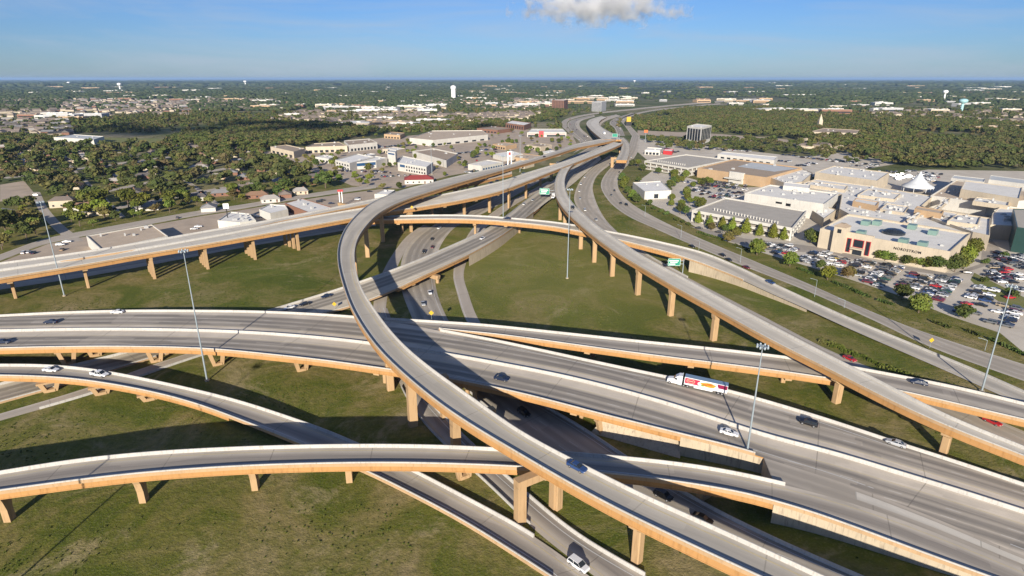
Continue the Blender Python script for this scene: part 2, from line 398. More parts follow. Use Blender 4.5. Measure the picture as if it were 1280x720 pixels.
# A: the tall curved flyover (edge A = inner/right parapet, edge B = outer/left parapet)
zA = [(439, 19.3), (460, 18.6), (505, 17), (600, 15), (700, 13.6), (800, 12.6), (960, 11.6), (1100, 11)]
deck('A', 'curved_flyover', 'tall single lane flyover sweeping in a big curve over all the other decks', 
     [(770, 174.5, 18), (745, 179.5, 18.3), (720, 184.5, 18.8), (690, 194, 19.4), (640, 208.5, 20), (600, 220, 20.7), (570, 228.5, 21.3), (540, 238, 21.8), (515, 246, 22), (495, 254, 21.8), (475, 265, 21.2), (460, 279, 20.6), (448, 296, 20), (443, 315, 19.6), (445, 337, 19.1), (452, 360, 18.6), (465, 381, 18.1), (482, 405, 17.5), (505, 431, 17), (545, 464, 16.2), (595, 499, 15.3), (650, 538, 14.5), (710, 570, 13.9), (757, 594, 13.5), (812, 621, 13), (880, 651, 12.5), (960, 687, 12), (1030, 719, 11.6)],
     [(770, 170, 18), (745, 174.5, 18.3), (720, 179.5, 18.8), (690, 190, 19.4), (640, 204.5, 20), (600, 213, 20.7), (570, 219.5, 21.3), (535, 228.5, 21.8), (507, 235.5, 22), (482, 245, 21.8), (462, 255.5, 21.2), (445, 269.5, 20.6), (431, 286.5, 20), (423, 306, 19.6), (422, 327, 19.1), (429, 357, 18.6), (439, 384, 18.1), (456, 413, 17.5), (478, 441, 17), (514, 475, 16.2), (556, 509, 15.3), (600, 538.5, 14.5), (650, 568, 13.9), (700, 597.5, 13.5), (750, 625.5, 13), (810, 656, 12.5), (880, 690, 12), (950, 722, 11.6)],
     [(0, 1), (1, 1)], M['r_A'], ext=(0, 60), depth=2.4,
     lines=[('A', 1.6, 'y', .28), ('B', 1.5, 'w', .22)],
     piers=[dict(px=793, py=700, w=2.2), dict(px=693.5, py=633, w=2.1), dict(px=489.5, py=489, w=2.3), dict(px=445.5, py=352, w=2.3), dict(px=460, py=321, w=2.3), dict(px=478, py=303, w=2.2), dict(px=510, py=281, w=2), dict(px=550.5, py=263, w=2), dict(px=572, py=257, w=2), dict(px=594, py=249, w=2),
            dict(at=P(650, 653), span=P(693.5, 634), kind='straddle', w=2.2), dict(at=P(516.5, 532), span=P(556.5, 522), kind='straddle', w=2.4), dict(at=P(570.5, 577), span=P(614, 563), kind='straddle', w=2.2)])
# B: the pale pair of decks at upper left
zB = [(0, 13), (100, 13), (300, 14), (430, 14.5), (540, 15.5), (640, 17.5), (700, 18), (775, 17.8)]
deck('BF', 'twin_deck_viaduct', 'nearer of two pale decks from the left edge to the far merge', 
     [(0, 336.5), (112, 320.5), (200, 306), (300, 288), (350, 277.5), (400, 268.5), (450, 260), (500, 252.5), (540, 245), (580, 237), (625, 226.5), (660, 215), (700, 203), (735, 190.5), (768, 177)],
     [(0, 346.5), (100, 330.5), (175, 317), (250, 305), (320, 293), (380, 282.5), (440, 271.5), (490, 263), (540, 255), (580, 247.5), (620, 238.5), (650, 228.5), (690, 213.5), (720, 202.5), (745, 193), (770, 183), (779, 178.5)],
     zB, M['r_B'], ext=(90, 0), lines=[('A', 1.2, 'y', .25), ('B', 1.2, 'w', .25), ('A', 5.2, 'w', .2, 3)],
     piers=[dict(px=px, py=py, kind='post', w=1.6) for px, py in ((18, 373), (109, 360))]+
           [dict(px=191, py=347, kind='bent', off=-11, span=4, cols=4), dict(px=261, py=336, kind='bent', off=-11, span=4, cols=4), dict(px=325, py=326, kind='bent', off=-12, span=4, cols=4), dict(px=384, py=316, kind='bent', off=-13, span=4, cols=4)]+
           [dict(px=px, py=py, w=1.9) for px, py in ((513, 290), (539, 277), (580, 271), (611, 266), (636, 260), (657, 248), (675, 233), (689, 224))])
deck('BB', 'twin_deck_viaduct', 'farther of two pale decks at left, with car lots right behind it',
     [(0, 328), (112, 312.7), (200, 298), (260, 287.5), (320, 277.5), (380, 266), (440, 254), (490, 243.5), (540, 233), (590, 222.5), (640, 211.5)],
     [(0, 336), (112, 320), (200, 305.5), (300, 287.3), (350, 275.5), (400, 266), (450, 256), (500, 246.5), (540, 238.5), (590, 227.5), (640, 216)],
     [(0, 13), (300, 14), (430, 14.5), (540, 15), (640, 16.5)], M['r_B'], ext=(90, 0), lines=[('A', 1.2, 'w', .25), ('B', 1.2, 'y', .25), ('A', 4.8, 'w', .2, 3)],
     piers=[dict(px=px, py=py, w=1.6) for px, py in ((427, 275), (497, 262), (545, 252), (568, 246), (585, 243))])
# C: the long straight flyover on tall posts to the right edge
zC = [(694, 17), (707, 16.5), (740, 15.6), (790, 15), (840, 14.2), (890, 13.4), (960, 12.3), (1035, 11.2), (1110, 10.2), (1185, 9.2), (1280, 8)]
deck('C', 'straight_flyover', 'long pale flyover on tall single posts running down to the right edge',
     [(768, 178, 17.5), (745, 187.5, 17.5), (730, 196, 17.4), (717, 204.5, 17.3), (709.5, 214, 17.1), (706, 225, 16.9), (708, 239, 16.6), (716, 253.5, 16.3), (732, 269, 15.9), (752, 285.5, 15.5), (780, 304, 15.1), (802, 318.5, 14.8), (855, 347, 14.1), (905, 374, 13.3), (960, 403.5, 12.5), (1042, 446, 11.3), (1110, 480, 10.4), (1185, 519, 9.5), (1280, 557, 8.5)],
     [(752, 182.5, 17.5), (730, 192.5, 17.5), (714, 201.5, 17.4), (702, 210, 17.3), (695.5, 220, 17.1), (693, 232, 16.9), (696, 247, 16.6), (705, 260.5, 16.3), (722, 277, 15.9), (743, 294.5, 15.5), (770, 314, 15.1), (795, 328.5, 14.8), (840, 355, 14.1), (890, 382, 13.3), (960, 420, 12.5), (1035, 458, 11.3), (1110, 496, 10.4), (1185, 531.5, 9.5), (1262, 562, 8.5)],
     zC, M['r_C'], ext=(0, 70), depth=2.2, lines=[('A', 1.4, 'w', .2), ('B', 1.4, 'y', .2), ('A', 5.2, 'w', .16, 3)],
     piers=[dict(px=px, py=py, w=2.3) for px, py in ((700, 275), (706, 280), (713.5, 284), (725.5, 311), (742, 327), (766, 346), (796.5, 368), (837.5, 394), (890.5, 424.5), (1046, 503.5), (1183, 567))])
# D: the deck that crosses behind the grass triangle
zD = [(490, 11.5), (640, 11.8), (722, 11.3), (790, 9.8), (840, 8.2), (880, 6.6), (935, 4), (1000, 2), (1080, .7), (1200, .25)]
deck('D', 'crossing_deck', 'ramp crossing behind the grass triangle from the big curve to the frontage road',
     [(470, 270), (500, 269), (560, 268), (600, 269), (640, 272), (685, 276), (722, 281), (750, 286.5), (790, 294), (840, 305), (880, 315), (930, 336), (960, 350.5), (1000, 369), (1060, 396), (1136, 427), (1180, 445), (1230, 465.5), (1285, 490)],
     [(466, 274.5), (500, 273.5), (560, 273), (600, 274), (640, 277), (685, 281.5), (722, 287.5), (750, 293), (790, 302), (840, 314.5), (880, 326.5), (930, 347), (960, 361), (1000, 379), (1060, 407), (1136, 440), (1180, 459), (1230, 481.5), (1285, 506)],
     zD, M['r_A'], cat='ramp', ext=(20, 60), depth=2.2, lines=[('A', 1.2, 'w', .2), ('B', 1.4, 'y', .2)], cutB=[(-999, 930)], wallB=(858, 1010), zmin_girder=6.8,
     piers=[dict(px=px, py=py, w=1.5) for px, py in ((504, 290), (593, 297), (648, 291))])
# G: the main deck
zG = [(-100, 7.4), (0, 7.4), (320, 7.8), (640, 8), (800, 7), (925, 5.4), (1000, 4.6), (1100, 3.2), (1280, 1.5), (1400, 1)]
GN = [(0, 393), (80, 389), (160, 387), (240, 387), (320, 388), (400, 391.5), (460, 396), (505, 402), (545, 410), (600, 420), (640, 428), (700, 441), (760, 454), (830, 468.5), (910, 486), (960, 500), (1040, 524), (1120, 551), (1184, 571), (1280, 603)]
GS = [(0, 434.5), (60, 433), (140, 432.3), (220, 433.5), (280, 436.5), (320, 440.5), (400, 449), (480, 460), (560, 472), (640, 487), (690, 499), (750, 515), (830, 535), (890, 550), (925, 558.5), (955, 567)]
GM = [(0, 412), (60, 410.8), (120, 410), (240, 411.3), (320, 414.5), (400, 420.5), (460, 427), (545, 439), (640, 455.5), (700, 467), (800, 491.5), (900, 527-5), (960, 543), (1040, 563), (1120, 588), (1200, 612), (1280, 638)]
deck('G', 'main_deck', 'widest deck, two carriageways split by a white median wall',
     GN, GS+[(1000, 582), (1070, 604), (1130, 627), (1200, 655), (1280, 690)], zG, M['r_main'], cat='highway deck', ext=(80, 60), depth=1.9, median=GM, zmin_girder=4.9,
     cutA=[(-999, 479), (546, 9999)], cutB=[(-999, 955)], wallB=(850, 960),
     lines=[('MA', 4.9, 'y', .22), ('MA', 8.7, 'w', .2, 3.2), ('MA', 12.3, 'w', .2, 3.2), ('MB', 4.9, 'y', .22), ('MB', 8.7, 'w', .2, 3.2), ('MB', 12.3, 'w', .2, 3.2), ('A', 2.2, 'w', .22), ('B', 2.2, 'w', .22)], mat2=M['r_mainS'],
     piers=[dict(px=87, py=456, kind='vee'), dict(px=120, py=445, kind='vee'), dict(px=196, py=452, kind='vee'), dict(px=273, py=456, kind='vee'), dict(px=378, py=463, kind='vee'), dict(px=482, py=478, w=1.4), dict(px=581, py=492, w=1.3), dict(px=594, py=503, w=1.4), dict(px=732, py=523, w=1.4), dict(px=755, py=541, kind='vee')])
# H: ramp leaving the main deck on its far side
zH = [(470, 7.9), (545, 8), (700, 7.6), (860, 7), (977, 6.4), (1120, 5.6), (1280, 4.6), (1400, 4)]
deck('H', 'exit_ramp', 'ramp peeling off the far side, under the straight flyover',
     [(478, 396.5), (520, 399), (560, 401.5), (600, 404), (640, 408), (720, 416.5), (800, 425), (880, 433), (960, 442), (1000, 447), (1065, 457), (1110, 465.5), (1180, 479), (1230, 490), (1282, 503)],
     [(480, 398.3), (505, 402), (545, 409.5), (600, 414.5), (640, 419), (720, 430), (800, 441), (880, 451), (960, 461), (1035, 472), (1100, 482), (1180, 500), (1230, 512), (1282, 524)],
     zH, M['r_J'], cat='ramp', ext=(0, 70), depth=1.9, cutB=[(546, 9999)], girder_px=548, lines=[('A', 1.8, 'w', .2), ('B', 1.3, 'y', .2)],
     piers=[dict(px=px, py=py, w=1.7) for px, py in ((648, 432), (743, 446), (857, 459), (976.5, 477))])
# I: left curved ramp that comes down to the ground
zI = [(-50, 5.6), (0, 5.5), (120, 5.0), (200, 4.2), (270, 3.2), (350, 2), (430, 1), (520, .5), (700, .3)]
deck('I', 'descending_ramp', 'lower left ramp curving down to the ground, white car and pickup on it',
     [(0, 454.5), (60, 455), (120, 461), (180, 472), (240, 485), (300, 500), (360, 519.5), (410, 537), (445, 552), (515, 584.5), (570, 613), (640, 650), (672, 668), (705, 692), (748, 724)],
     [(0, 468), (60, 469.5), (120, 475.5), (180, 486), (240, 501), (300, 522.5), (360, 546), (385, 556.5), (455, 585.5), (510, 613), (580, 650), (640, 687.5), (690, 720)],
     zI, M['r_J'], cat='ramp', ext=(60, 0), cutA=[(-999, 671)], depth=1.7, zmin_girder=2.6, lines=[('A', 1.5, 'y', .2), ('B', 1.5, 'w', .22)], 
     piers=[dict(px=64, py=489, kind='vee'), dict(px=128, py=492.5, kind='vee'), dict(px=188, py=500, kind='vee')])
# J: bottom curved ramp
zJ = [(-50, 9.2), (0, 9.2), (300, 9.2), (640, 8.8), (760, 8), (900, 6.6), (1000, 5.0), (1100, 3.5), (1250, 1.7), (1330, 1.2)]
deck('J', 'lower_ramp', 'bottom ramp arcing from the left edge and joining the main deck at right',
     [(0, 588), (80, 575), (160, 566), (240, 560.5), (320, 557), (400, 555), (480, 554.5), (560, 556), (640, 560), (700, 563.5), (760, 568), (840, 576), (900, 584.5), (960, 597), (995, 605), (1070, 626), (1130, 646), (1200, 673), (1280, 706)],
     [(0, 612), (80, 601), (160, 591.5), (240, 585), (320, 580.5), (440, 577.5), (520, 577.5), (640, 581.5), (700, 585.5), (760, 590.5), (840, 600), (900, 609.5), (960, 622), (1020, 640), (1100, 670), (1180, 700), (1240, 722)],
     zJ, M['r_J'], cat='ramp', ext=(60, 50), depth=2.0, cutA=[(-999, 996)], wallB=(956, 1400), zmin_girder=5.2, lines=[('A', 1.5, 'y', .2), ('B', 1.6, 'w', .22)],
     piers=[dict(px=8, py=650, kind='curved', w=1.9), dict(px=181, py=626, kind='curved', w=1.9), dict(px=316, py=611, kind='curved', w=1.9), dict(px=437, py=601, kind='curved', w=1.9), dict(px=580, py=597, kind='vee'), dict(px=880, py=622, kind='vee')])
# E: freeway that bridges the lower roads
zE = [(-200, .12), (300, .12), (380, .3), (430, 2.2), (500, 5.6), (580, 6.6), (620, 5.6), (660, 2.6), (700, .5), (740, .2), (800, .2)]
deck('E', 'freeway_bridge', 'worn grey freeway bridge climbing diagonally from under the main deck',
     [(0, 478), (90, 455), (150, 440.5), (250, 412), (345, 384), (428, 358.5), (500, 333), (555, 310), (592, 293.5), (615, 281.5), (631, 270.5), (660, 248), (700, 220), (722, 205), (745, 188)],
     [(0, 501), (55, 486), (100, 473), (195, 444), (300, 415), (412, 387.5), (470, 366), (530, 341.5), (585, 317), (620, 299.5), (644, 285), (665, 269), (685, 252), (706, 238), (728, 219), (752, 198)],
     zE, M['r_E'], cat='bridge', ext=(60, 0), depth=1.8, zmin_girder=3.4, lines=[('A', 2.4, 'w', .2), ('B', 2.4, 'y', .2), ('A', 6.1, 'w', .18, 3.2), ('A', 9.7, 'w', .18, 3.2)], wallB=(584, 668), cutA=[(-999, 735)], cutB=[(-999, 668)],
     piers=[dict(px=548.5, py=353, w=1.5), dict(px=505, py=360, w=1.6)])
# ================================================================ GROUND ROADS
def road(name, A, B, mat, z=.03, ext=(0, 0), lines=(), barA=None, barB=None, step=3.0, key=None, zr=None):
    zf = zr or [(-500, z), (3000, z)]
    la = trace(A, zf, 0, ext, step=step); lb = trace(B, zf, 0, ext, step=step); b2 = pair(la, lb); b2[:, 2] = la[:, 2]
    mb = MB(); ribbon(mb, la, b2); o = mb.build(name, dashed(mat, lines, 'A')); tag(o, kind='structure')
    U = b2-la; W = np.linalg.norm(U[:, :2], axis=1)[:, None]; U = U/(W+1e-9)
    if key: DECKS[key] = dict(A=la, B=b2, U=U, W=W[:, 0], C=(la+b2)/2)
    for ln in lines:
        if len(ln) > 4: continue
        mb = MB(); ref, oth = ((la, b2), (b2, la))[ln[0] == 'B']
        line_strip(mb, ref, oth, ln[1], ln[3] if len(ln) > 3 else .2, ln[4] if len(ln) > 4 else None, .012)
        if mb.f: k = mb.build('lane_line', M['mark_'+ln[2]]); k.parent = o
    for bar, E, V in ((barA, la, U), (barB, b2, -U)):
        if not bar: continue
        r = [i for i in range(len(E)) if bar[0] <= (proj(E[i])[bar[3] if len(bar) > 3 else 0]) <= bar[1]]
        if len(r) < 3: continue
        mb = MB(); mb.sweep([(E[i], V[i]) for i in r], barrier_prof(.82, .45)); k = mb.build('concrete_barrier', M['parapet']); tag(k, bar[2], 'barrier')
    return la, b2, U
FR = []
# K: frontage exit that passes under the big curve's posts and joins the descending ramp
road('road', [(470, 385), (480, 420), (492, 455), (500, 484), (514, 508), (530, 531), (560, 561), (592, 590), (620, 615), (645, 641), (672, 668), (705, 692), (748, 724)],
     [(484, 385), (497, 420), (512, 455), (522, 478), (537, 502), (565, 531), (600, 565), (625, 589), (663, 621), (720, 670), (770, 699), (812, 722)], M['r_J'], .05, (0, 40), key='K',
     lines=[('B', 1.6, 'w', .2), ('A', 1.3, 'y', .2)], barA=(500, 670, 'low concrete barrier along the left edge of the exit road under the lower ramp', 0), barB=(530, 820, 'concrete barrier on the right of the exit road where the white SUV drives'))
# F: lower main road
road('road', [(745, 178), (728, 189), (690, 208), (650, 229), (610, 248), (575, 264), (546, 279), (525, 292), (508, 310), (501, 330), (500, 348), (503, 367), (512, 390), (530, 430), (560, 465), (608, 510), (680, 565), (780, 632), (880, 675), (990, 722)],
     [(756, 178), (740, 189), (702, 212), (668, 231), (632, 251), (598, 270), (570, 283), (557, 297), (548, 313), (544, 330), (543, 346), (548, 372), (566, 410), (600, 450), (672, 503), (730, 536), (775, 568), (840, 608), (905, 645), (1050, 712), (1080, 724)], M['r_fwy'], .04, (0, 50), key='F',
     lines=[('A', 1.5, 'y', .16), ('B', 1.5, 'w', .16), ('A', 5.2, 'w', .14, 3.2), ('A', 8.9, 'w', .14, 3.2)], barB=(500, 9999, 'long concrete barrier on the right of the shaded lower road', 1), barA=(470, 640, 'concrete barrier on the left of the shaded lower road mostly under the big curve', 1))
road('road', [(684, 227), (660, 240), (636, 252), (612, 268), (592, 284), (580, 302), (570, 325), (566, 345), (571, 365), (582, 400), (610, 440), (650, 482), (684, 503)], [(692, 227), (668, 242), (647, 254), (624, 270), (606, 286), (594, 304), (584, 325), (579, 345), (585, 365), (597, 398), (625, 437), (668, 482), (700, 508)], M['r_street'], .05, lines=[('A', .6, 'w', .16)])
road('road', [(466, 390), (468, 370), (476, 345), (492, 316), (512, 292), (530, 281)], [(482, 390), (484, 370), (490, 350), (502, 322), (516, 300), (540, 284)], M['r_street'], .055)
# L2: second ramp at left going under
road('road', [(0, 517), (45, 504), (110, 485), (190, 455.5), (240, 440), (320, 414), (400, 392)], [(0, 526), (45, 513), (120, 492), (210, 458.5), (255, 444), (330, 421), (418, 395)], M['r_street'], .06, (60, 0), lines=[('A', .5, 'w', .16), ('B', .5, 'y', .16)],
     barB=(40, 262, 'low tan kerb wall along the near side of the narrow road at lower left'))
# N: road on the right of the straight flyover
road('road', [(762, 194), (745, 206), (728, 222), (719, 240), (718, 252), (727, 266), (745, 283), (785, 310), (840, 345), (920, 392), (1000, 436), (1080, 476), (1180, 520), (1260, 560)],
     [(775, 198), (760, 208), (747, 219), (741, 233), (743, 246), (750, 263), (760, 278), (801, 313.5), (859, 346.5), (960, 398.5), (1045, 442), (1085, 458), (1180, 497), (1285, 541)], M['r_front'], .035, (0, 60), key='N',
     lines=[('B', 1.4, 'w', .2), ('A', 1.3, 'y', .2), ('A', 5, 'w', .16, 3.2), ('A', 8.7, 'w', .16, 3.2)], barB=(798, 861, 'short white barrier beside the green sign right of the straight flyover'))
# M: frontage road
road('road', [(790, 170), (782, 190), (768, 205), (755, 220), (751, 232), (757, 246), (770, 260), (792, 274), (815, 284), (860, 304), (930, 333), (1000, 360), (1060, 386), (1100, 404), (1160, 433), (1285, 478)],
     [(800, 170), (797, 190), (789, 202), (776, 216), (772, 231), (779, 245), (793, 257), (812, 268), (850, 287), (930, 321), (1000, 350), (1065, 379), (1110, 398), (1160, 417), (1285, 457)], M['r_front'], .038, (0, 60), key='M',
     lines=[('A', .5, 'w', .18), ('B', .5, 'w', .18), ('A', 4.2, 'w', .16, 3), ('A', 7.8, 'w', .16, 3)])
# left: paved strip in the shade below the twin decks, and the street behind
road('road', [(0, 345), (100, 332), (200, 316), (300, 299), (400, 283), (470, 271)], [(0, 362), (100, 347), (200, 329), (300, 310), (400, 293), (470, 282)], M['r_fwy'], .03, (70, 0))
road('road', [(0, 318), (60, 297), (100, 289.5), (170, 277), (250, 263), (300, 256), (360, 246), (420, 237), (470, 230)], [(0, 326), (60, 304), (100, 296), (170, 283.5), (250, 269), (300, 261.5), (360, 251), (420, 242), (470, 235)], M['r_street'], .03, (60, 0))
road('road', [(39, 240), (48, 262), (66, 285), (88, 303)], [(50, 240), (61, 262), (82, 284), (108, 303)], M['r_street'], .028)

g, j = DECKS['G'], DECKS['J']
r = [i for i in range(len(g['B'])) if proj(g['B'][i])[0] > 953]
ge = g['B'][r]; je = pair(ge, j['A']); mb = MB(); ribbon(mb, ge, je); g['own'](mb.build('gore_slab', M['r_front']))
mb = MB(); mb.face([ge[0]-[0, 0, ge[0][2]], je[0]-[0, 0, je[0][2]], je[0], ge[0]]); g['own'](mb.build('end_wall', M['wall']))
mb = MB(); q = [i for i in range(len(ge)) if proj(ge[i])[0] > 1068]
gm = (ge*.75+je*.25)[q]; gn = (ge*.3+je*.7)[q]; ribbon(mb, gm, gn, .012); g['own'](mb.build('gore_paving', M['r_C']))
# the carriageway beyond the merge, and the far freeway
deck('X', 'merge_ramp', 'far ramp beyond the merge bending left, white truck on it', [(752, 173.5, 17.8), (744, 167, 15.5), (737, 160.5, 12), (733, 154, 7), (738, 149, 3), (752, 144.8, .4)], [(780, 176, 17.8), (768, 168, 15.5), (755, 160.5, 12), (749, 155, 7), (751, 150.5, 3), (759, 146.5, .4)], [(700, 0), (735, 6), (742, 11), (752, 15), (780, 17.8)], M['r_C'], cat='ramp', depth=2.2, cutA=[(-999, 9999)],
     piers=[dict(px=767, py=184, w=2), dict(px=756, py=176, w=2)])
deck('Y', 'tan_stub_ramp', 'tan ramp on bulky posts right of the far merge, dropping towards the frontage road', [(768, 171), (776, 178), (776, 188), (770, 199)], [(778, 170), (786, 178), (787, 190), (783, 202)], [(768, 14), (800, 14)], M['r_A'], cat='ramp', depth=3, piers=[dict(px=765, py=209, w=3.2), dict(px=775, py=200, w=3), dict(px=784, py=196, w=3)])
for A, B, mt in (([(716, 192), (727, 181), (711, 166), (702, 156), (708, 148.5), (740, 141.5), (785, 136.5), (835, 131.5), (960, 121.5)], [(729, 185), (730, 178), (715, 165), (708.5, 156), (714, 149.5), (742, 143), (786, 138), (836, 133), (961, 123)], 'r_front'),
                 ([(730, 184), (729, 177), (715, 164.5), (709.5, 156), (715, 150), (742, 143.6)], [(746, 178), (737, 170), (725, 158.5), (727, 151), (744, 145.5)], 'r_fwy'),
                 ([(748, 176), (738, 165), (735, 155), (745, 149), (770, 143)], [(764, 172), (753, 163), (752, 155), (760, 150), (776, 145)], 'r_front'),
                 ([(772, 170), (768, 160), (762, 154), (768, 148.5), (790, 141)], [(782, 172), (777, 160), (772, 154), (776, 149), (795, 142)], 'r_fwy'),
                 ([(790, 170), (780, 156), (776, 150), (783, 145), (815, 137.5), (900, 129)], [(800, 170), (787, 156), (782, 150), (788, 146), (818, 138.5), (901, 130.2)], 'r_front')):
    road('road', A, B, M[mt], .04, key='far%d' % len(DECKS))

# paved bank under the main deck, left of its retaining wall
r = [i for i in range(len(g['B'])) if 742 < proj(g['B'][i])[0] < 852]
top = g['B'][r]+g['U'][r]*-3.0; top[:, 2] -= 2.6; bot = np.array([P(a, b, .02) for a, b in zip(np.linspace(738, 850, len(r)), np.linspace(541, 573, len(r)))])
mb = MB(); ribbon(mb, top, bot); g['own'](mb.build('bank_paving', M['wall']))

for A, B in (([(128, 262), (190, 250), (260, 237), (330, 224.5)], [(130, 265), (192, 253), (262, 239.7), (332, 227)]), ([(58, 252), (130, 238), (220, 220), (310, 205)], [(60, 255), (132, 240.7), (222, 222.3), (312, 207)]), ([(150, 272), (128, 250), (104, 226), (84, 206)], [(157, 271), (134, 249), (109, 225.5), (88, 205.5)]), ([(268, 256), (238, 232), (208, 212), (180, 196)], [(275, 255), (244, 231.5), (213, 211.5), (184, 195.5)]), ([(0, 222), (90, 211), (190, 198), (280, 188)], [(0, 224.3), (92, 213), (192, 199.8), (282, 189.4)])):
    road('road', A, B, M['r_street'], .026)
# ================================================================ OCCUPANCY (2 m grid, keeps plants off roads, decks at grade and buildings)
GX0, GY0, GC = -1400, 20, 2.0
OCC = np.zeros((1450, 1800), bool)                      # [ix, iy]
LOW = np.zeros_like(OCC)
def mark(pts, arr=None):
    a = OCC if arr is None else arr
    ix = ((pts[:, 0]-GX0)/GC).astype(int); iy = ((pts[:, 1]-GY0)/GC).astype(int)
    ok = (ix >= 0) & (iy >= 0) & (ix < a.shape[0]) & (iy < a.shape[1]); a[ix[ok], iy[ok]] = True
def occ(x, y, r=0):
    for dx in (-r, 0, r) if r else (0,):
        for dy in (-r, 0, r) if r else (0,):
            ix, iy = int((x+dx-GX0)/GC), int((y+dy-GY0)/GC)
            if 0 <= ix < OCC.shape[0] and 0 <= iy < OCC.shape[1] and OCC[ix, iy]: return True
    return False
def mark_ribbon(A, B, m=1.0):
    for f in np.arange(-m/10, 1+m/10+1e-6, .04): mark(A+(B-A)*f)
def mark_poly(poly, pad=0):
    p = np.array(poly)[:, :2]; lo, hi = p.min(0)-pad, p.max(0)+pad
    xs = np.arange(lo[0], hi[0]+GC, GC*.9); ys = np.arange(lo[1], hi[1]+GC, GC*.9)
    X, Y = np.meshgrid(xs, ys); q = np.stack([X.ravel(), Y.ravel()], 1)
    mark(q[inpoly(q, p)])
def inpoly(q, p):
    r = np.zeros(len(q), bool); n = len(p); j = n-1
    for i in range(n):
        c = ((p[i, 1] > q[:, 1]) != (p[j, 1] > q[:, 1])) & (q[:, 0] < (p[j, 0]-p[i, 0])*(q[:, 1]-p[i, 1])/(p[j, 1]-p[i, 1]+1e-12)+p[i, 0])
        r ^= c; j = i
    return r
for o in list(COL.objects):
    if o.name.split('.')[0] == 'road' and o.type == 'MESH':
        v = np.array([p.co[:] for p in o.data.vertices]).reshape(-1, 4, 3)
        for t in np.linspace(-.06, 1.06, 24): mark((v[:, 0]*(1-t)+v[:, 1]*t)); mark((v[:, 3]*(1-t)+v[:, 2]*t))
for k in 'A BF BB C D G H I J E X Y'.split():
    d = DECKS[k]; mark_ribbon(d['A'], d['B'], .5)
def ppoly(pts): return np.array([P(x, y, 0) for x, y in pts])
# ================================================================ GROUND
k = NT('grass_and_suburb'); p = k.pos()
sx = k.n('ShaderNodeSeparateXYZ'); k.L.new(p, sx.inputs[0])
big = k.noise(.012, 4, .6, p); mid = k.noise(.032, 8, .72, p, .8); fin = k.noise(.55, 6, .72, p); tuft = k.noise(1.9, 3, .7, p)
grass = k.ramp(mid, [(.27, (.060, .088, .009)), (.40, (.094, .115, .013)), (.47, (.142, .142, .026)), (.55, (.215, .18, .058)), (.67, (.32, .245, .12))])
lush = k.mix(k.step(big, .50, .66), grass, (.105, .140, .020))
lush = k.mix(.5, grass, lush)
gr = k.mix(k.step(fin, .35, .72), lush, k.mix(.55, lush, (.055, .068, .018)))
gr = k.mix(k.math('MULTIPLY', k.step(tuft, .5, .75), .45), gr, (.30, .26, .125))
dirt = k.step(k.noise(.021, 8, .78, p, 1.6), .53, .66)
gr = k.mix(k.math('MULTIPLY', dirt, .70), gr, (.33, .265, .14))
c0 = P(705, 325); dv = k.n('ShaderNodeVectorMath', operation='DISTANCE'); k.L.new(p, dv.inputs[0]); dv.inputs[1].default_value = tuple(c0)      # the drier infield between the flyovers
dry = k.math('MULTIPLY', k.step(k.math('ADD', dv.outputs['Value'], k.math('MULTIPLY', mid, 60)), 150, 75), .5); gr = k.mix(dry, gr, k.mix(fin, (.15, .16, .03), (.26, .235, .075)))
vor = k.n('ShaderNodeTexVoronoi'); vor.inputs['Scale'].default_value = .012; k.L.new(p, vor.inputs['Vector'])
far1 = k.ramp(k.noise(.006, 6, .7, p, .6), [(.3, (.06, .085, .025)), (.45, (.10, .115, .04)), (.55, (.18, .165, .085)), (.66, (.33, .28, .20)), (.8, (.18, .18, .08))])
far1 = k.mix(k.math('MULTIPLY', k.step(k.noise(.05, 3, .6, p), .5, .7), .5), far1, (.03, .042, .014))
far2 = k.ramp(k.noise(.0012, 7, .72, p, .8), [(.3, (.03, .055, .028)), (.48, (.05, .07, .036)), (.55, (.15, .14, .095)), (.6, (.05, .075, .036)), (.7, (.26, .235, .19)), (.76, (.06, .08, .04))])
leng = k.n('ShaderNodeVectorMath', operation='LENGTH'); k.L.new(p, leng.inputs[0]); r = leng.outputs['Value']
c = k.mix(k.step(r, 520, 800), gr, far1); c = k.mix(k.step(r, 2200, 4200), c, far2)
k.bump(k.math('ADD', k.math('MULTIPLY', fin, 1.0), k.math('MULTIPLY', tuft, .5)), .7, .5)
M['ground'] = k.done(c, .95, .1)
g = MB(); rad = [0]+list(np.geomspace(40, 70000, 34)); ns = 48
for i in range(len(rad)-1):
    for j in range(ns):
        a0, a1 = 2*math.pi*j/ns, 2*math.pi*(j+1)/ns
        q = [(rad[i]*math.cos(a0), rad[i]*math.sin(a0)), (rad[i+1]*math.cos(a0), rad[i+1]*math.sin(a0)), (rad[i+1]*math.cos(a1), rad[i+1]*math.sin(a1)), (rad[i]*math.cos(a1), rad[i]*math.sin(a1))]
        if i == 0: q = q[1:]; q = [(0, 0)]+q[:2] if False else [(0, 0), q[0], q[1]]
        g.face([(x, y+200, 0) for x, y in q])
tag(g.build('ground', M['ground']), kind='structure')
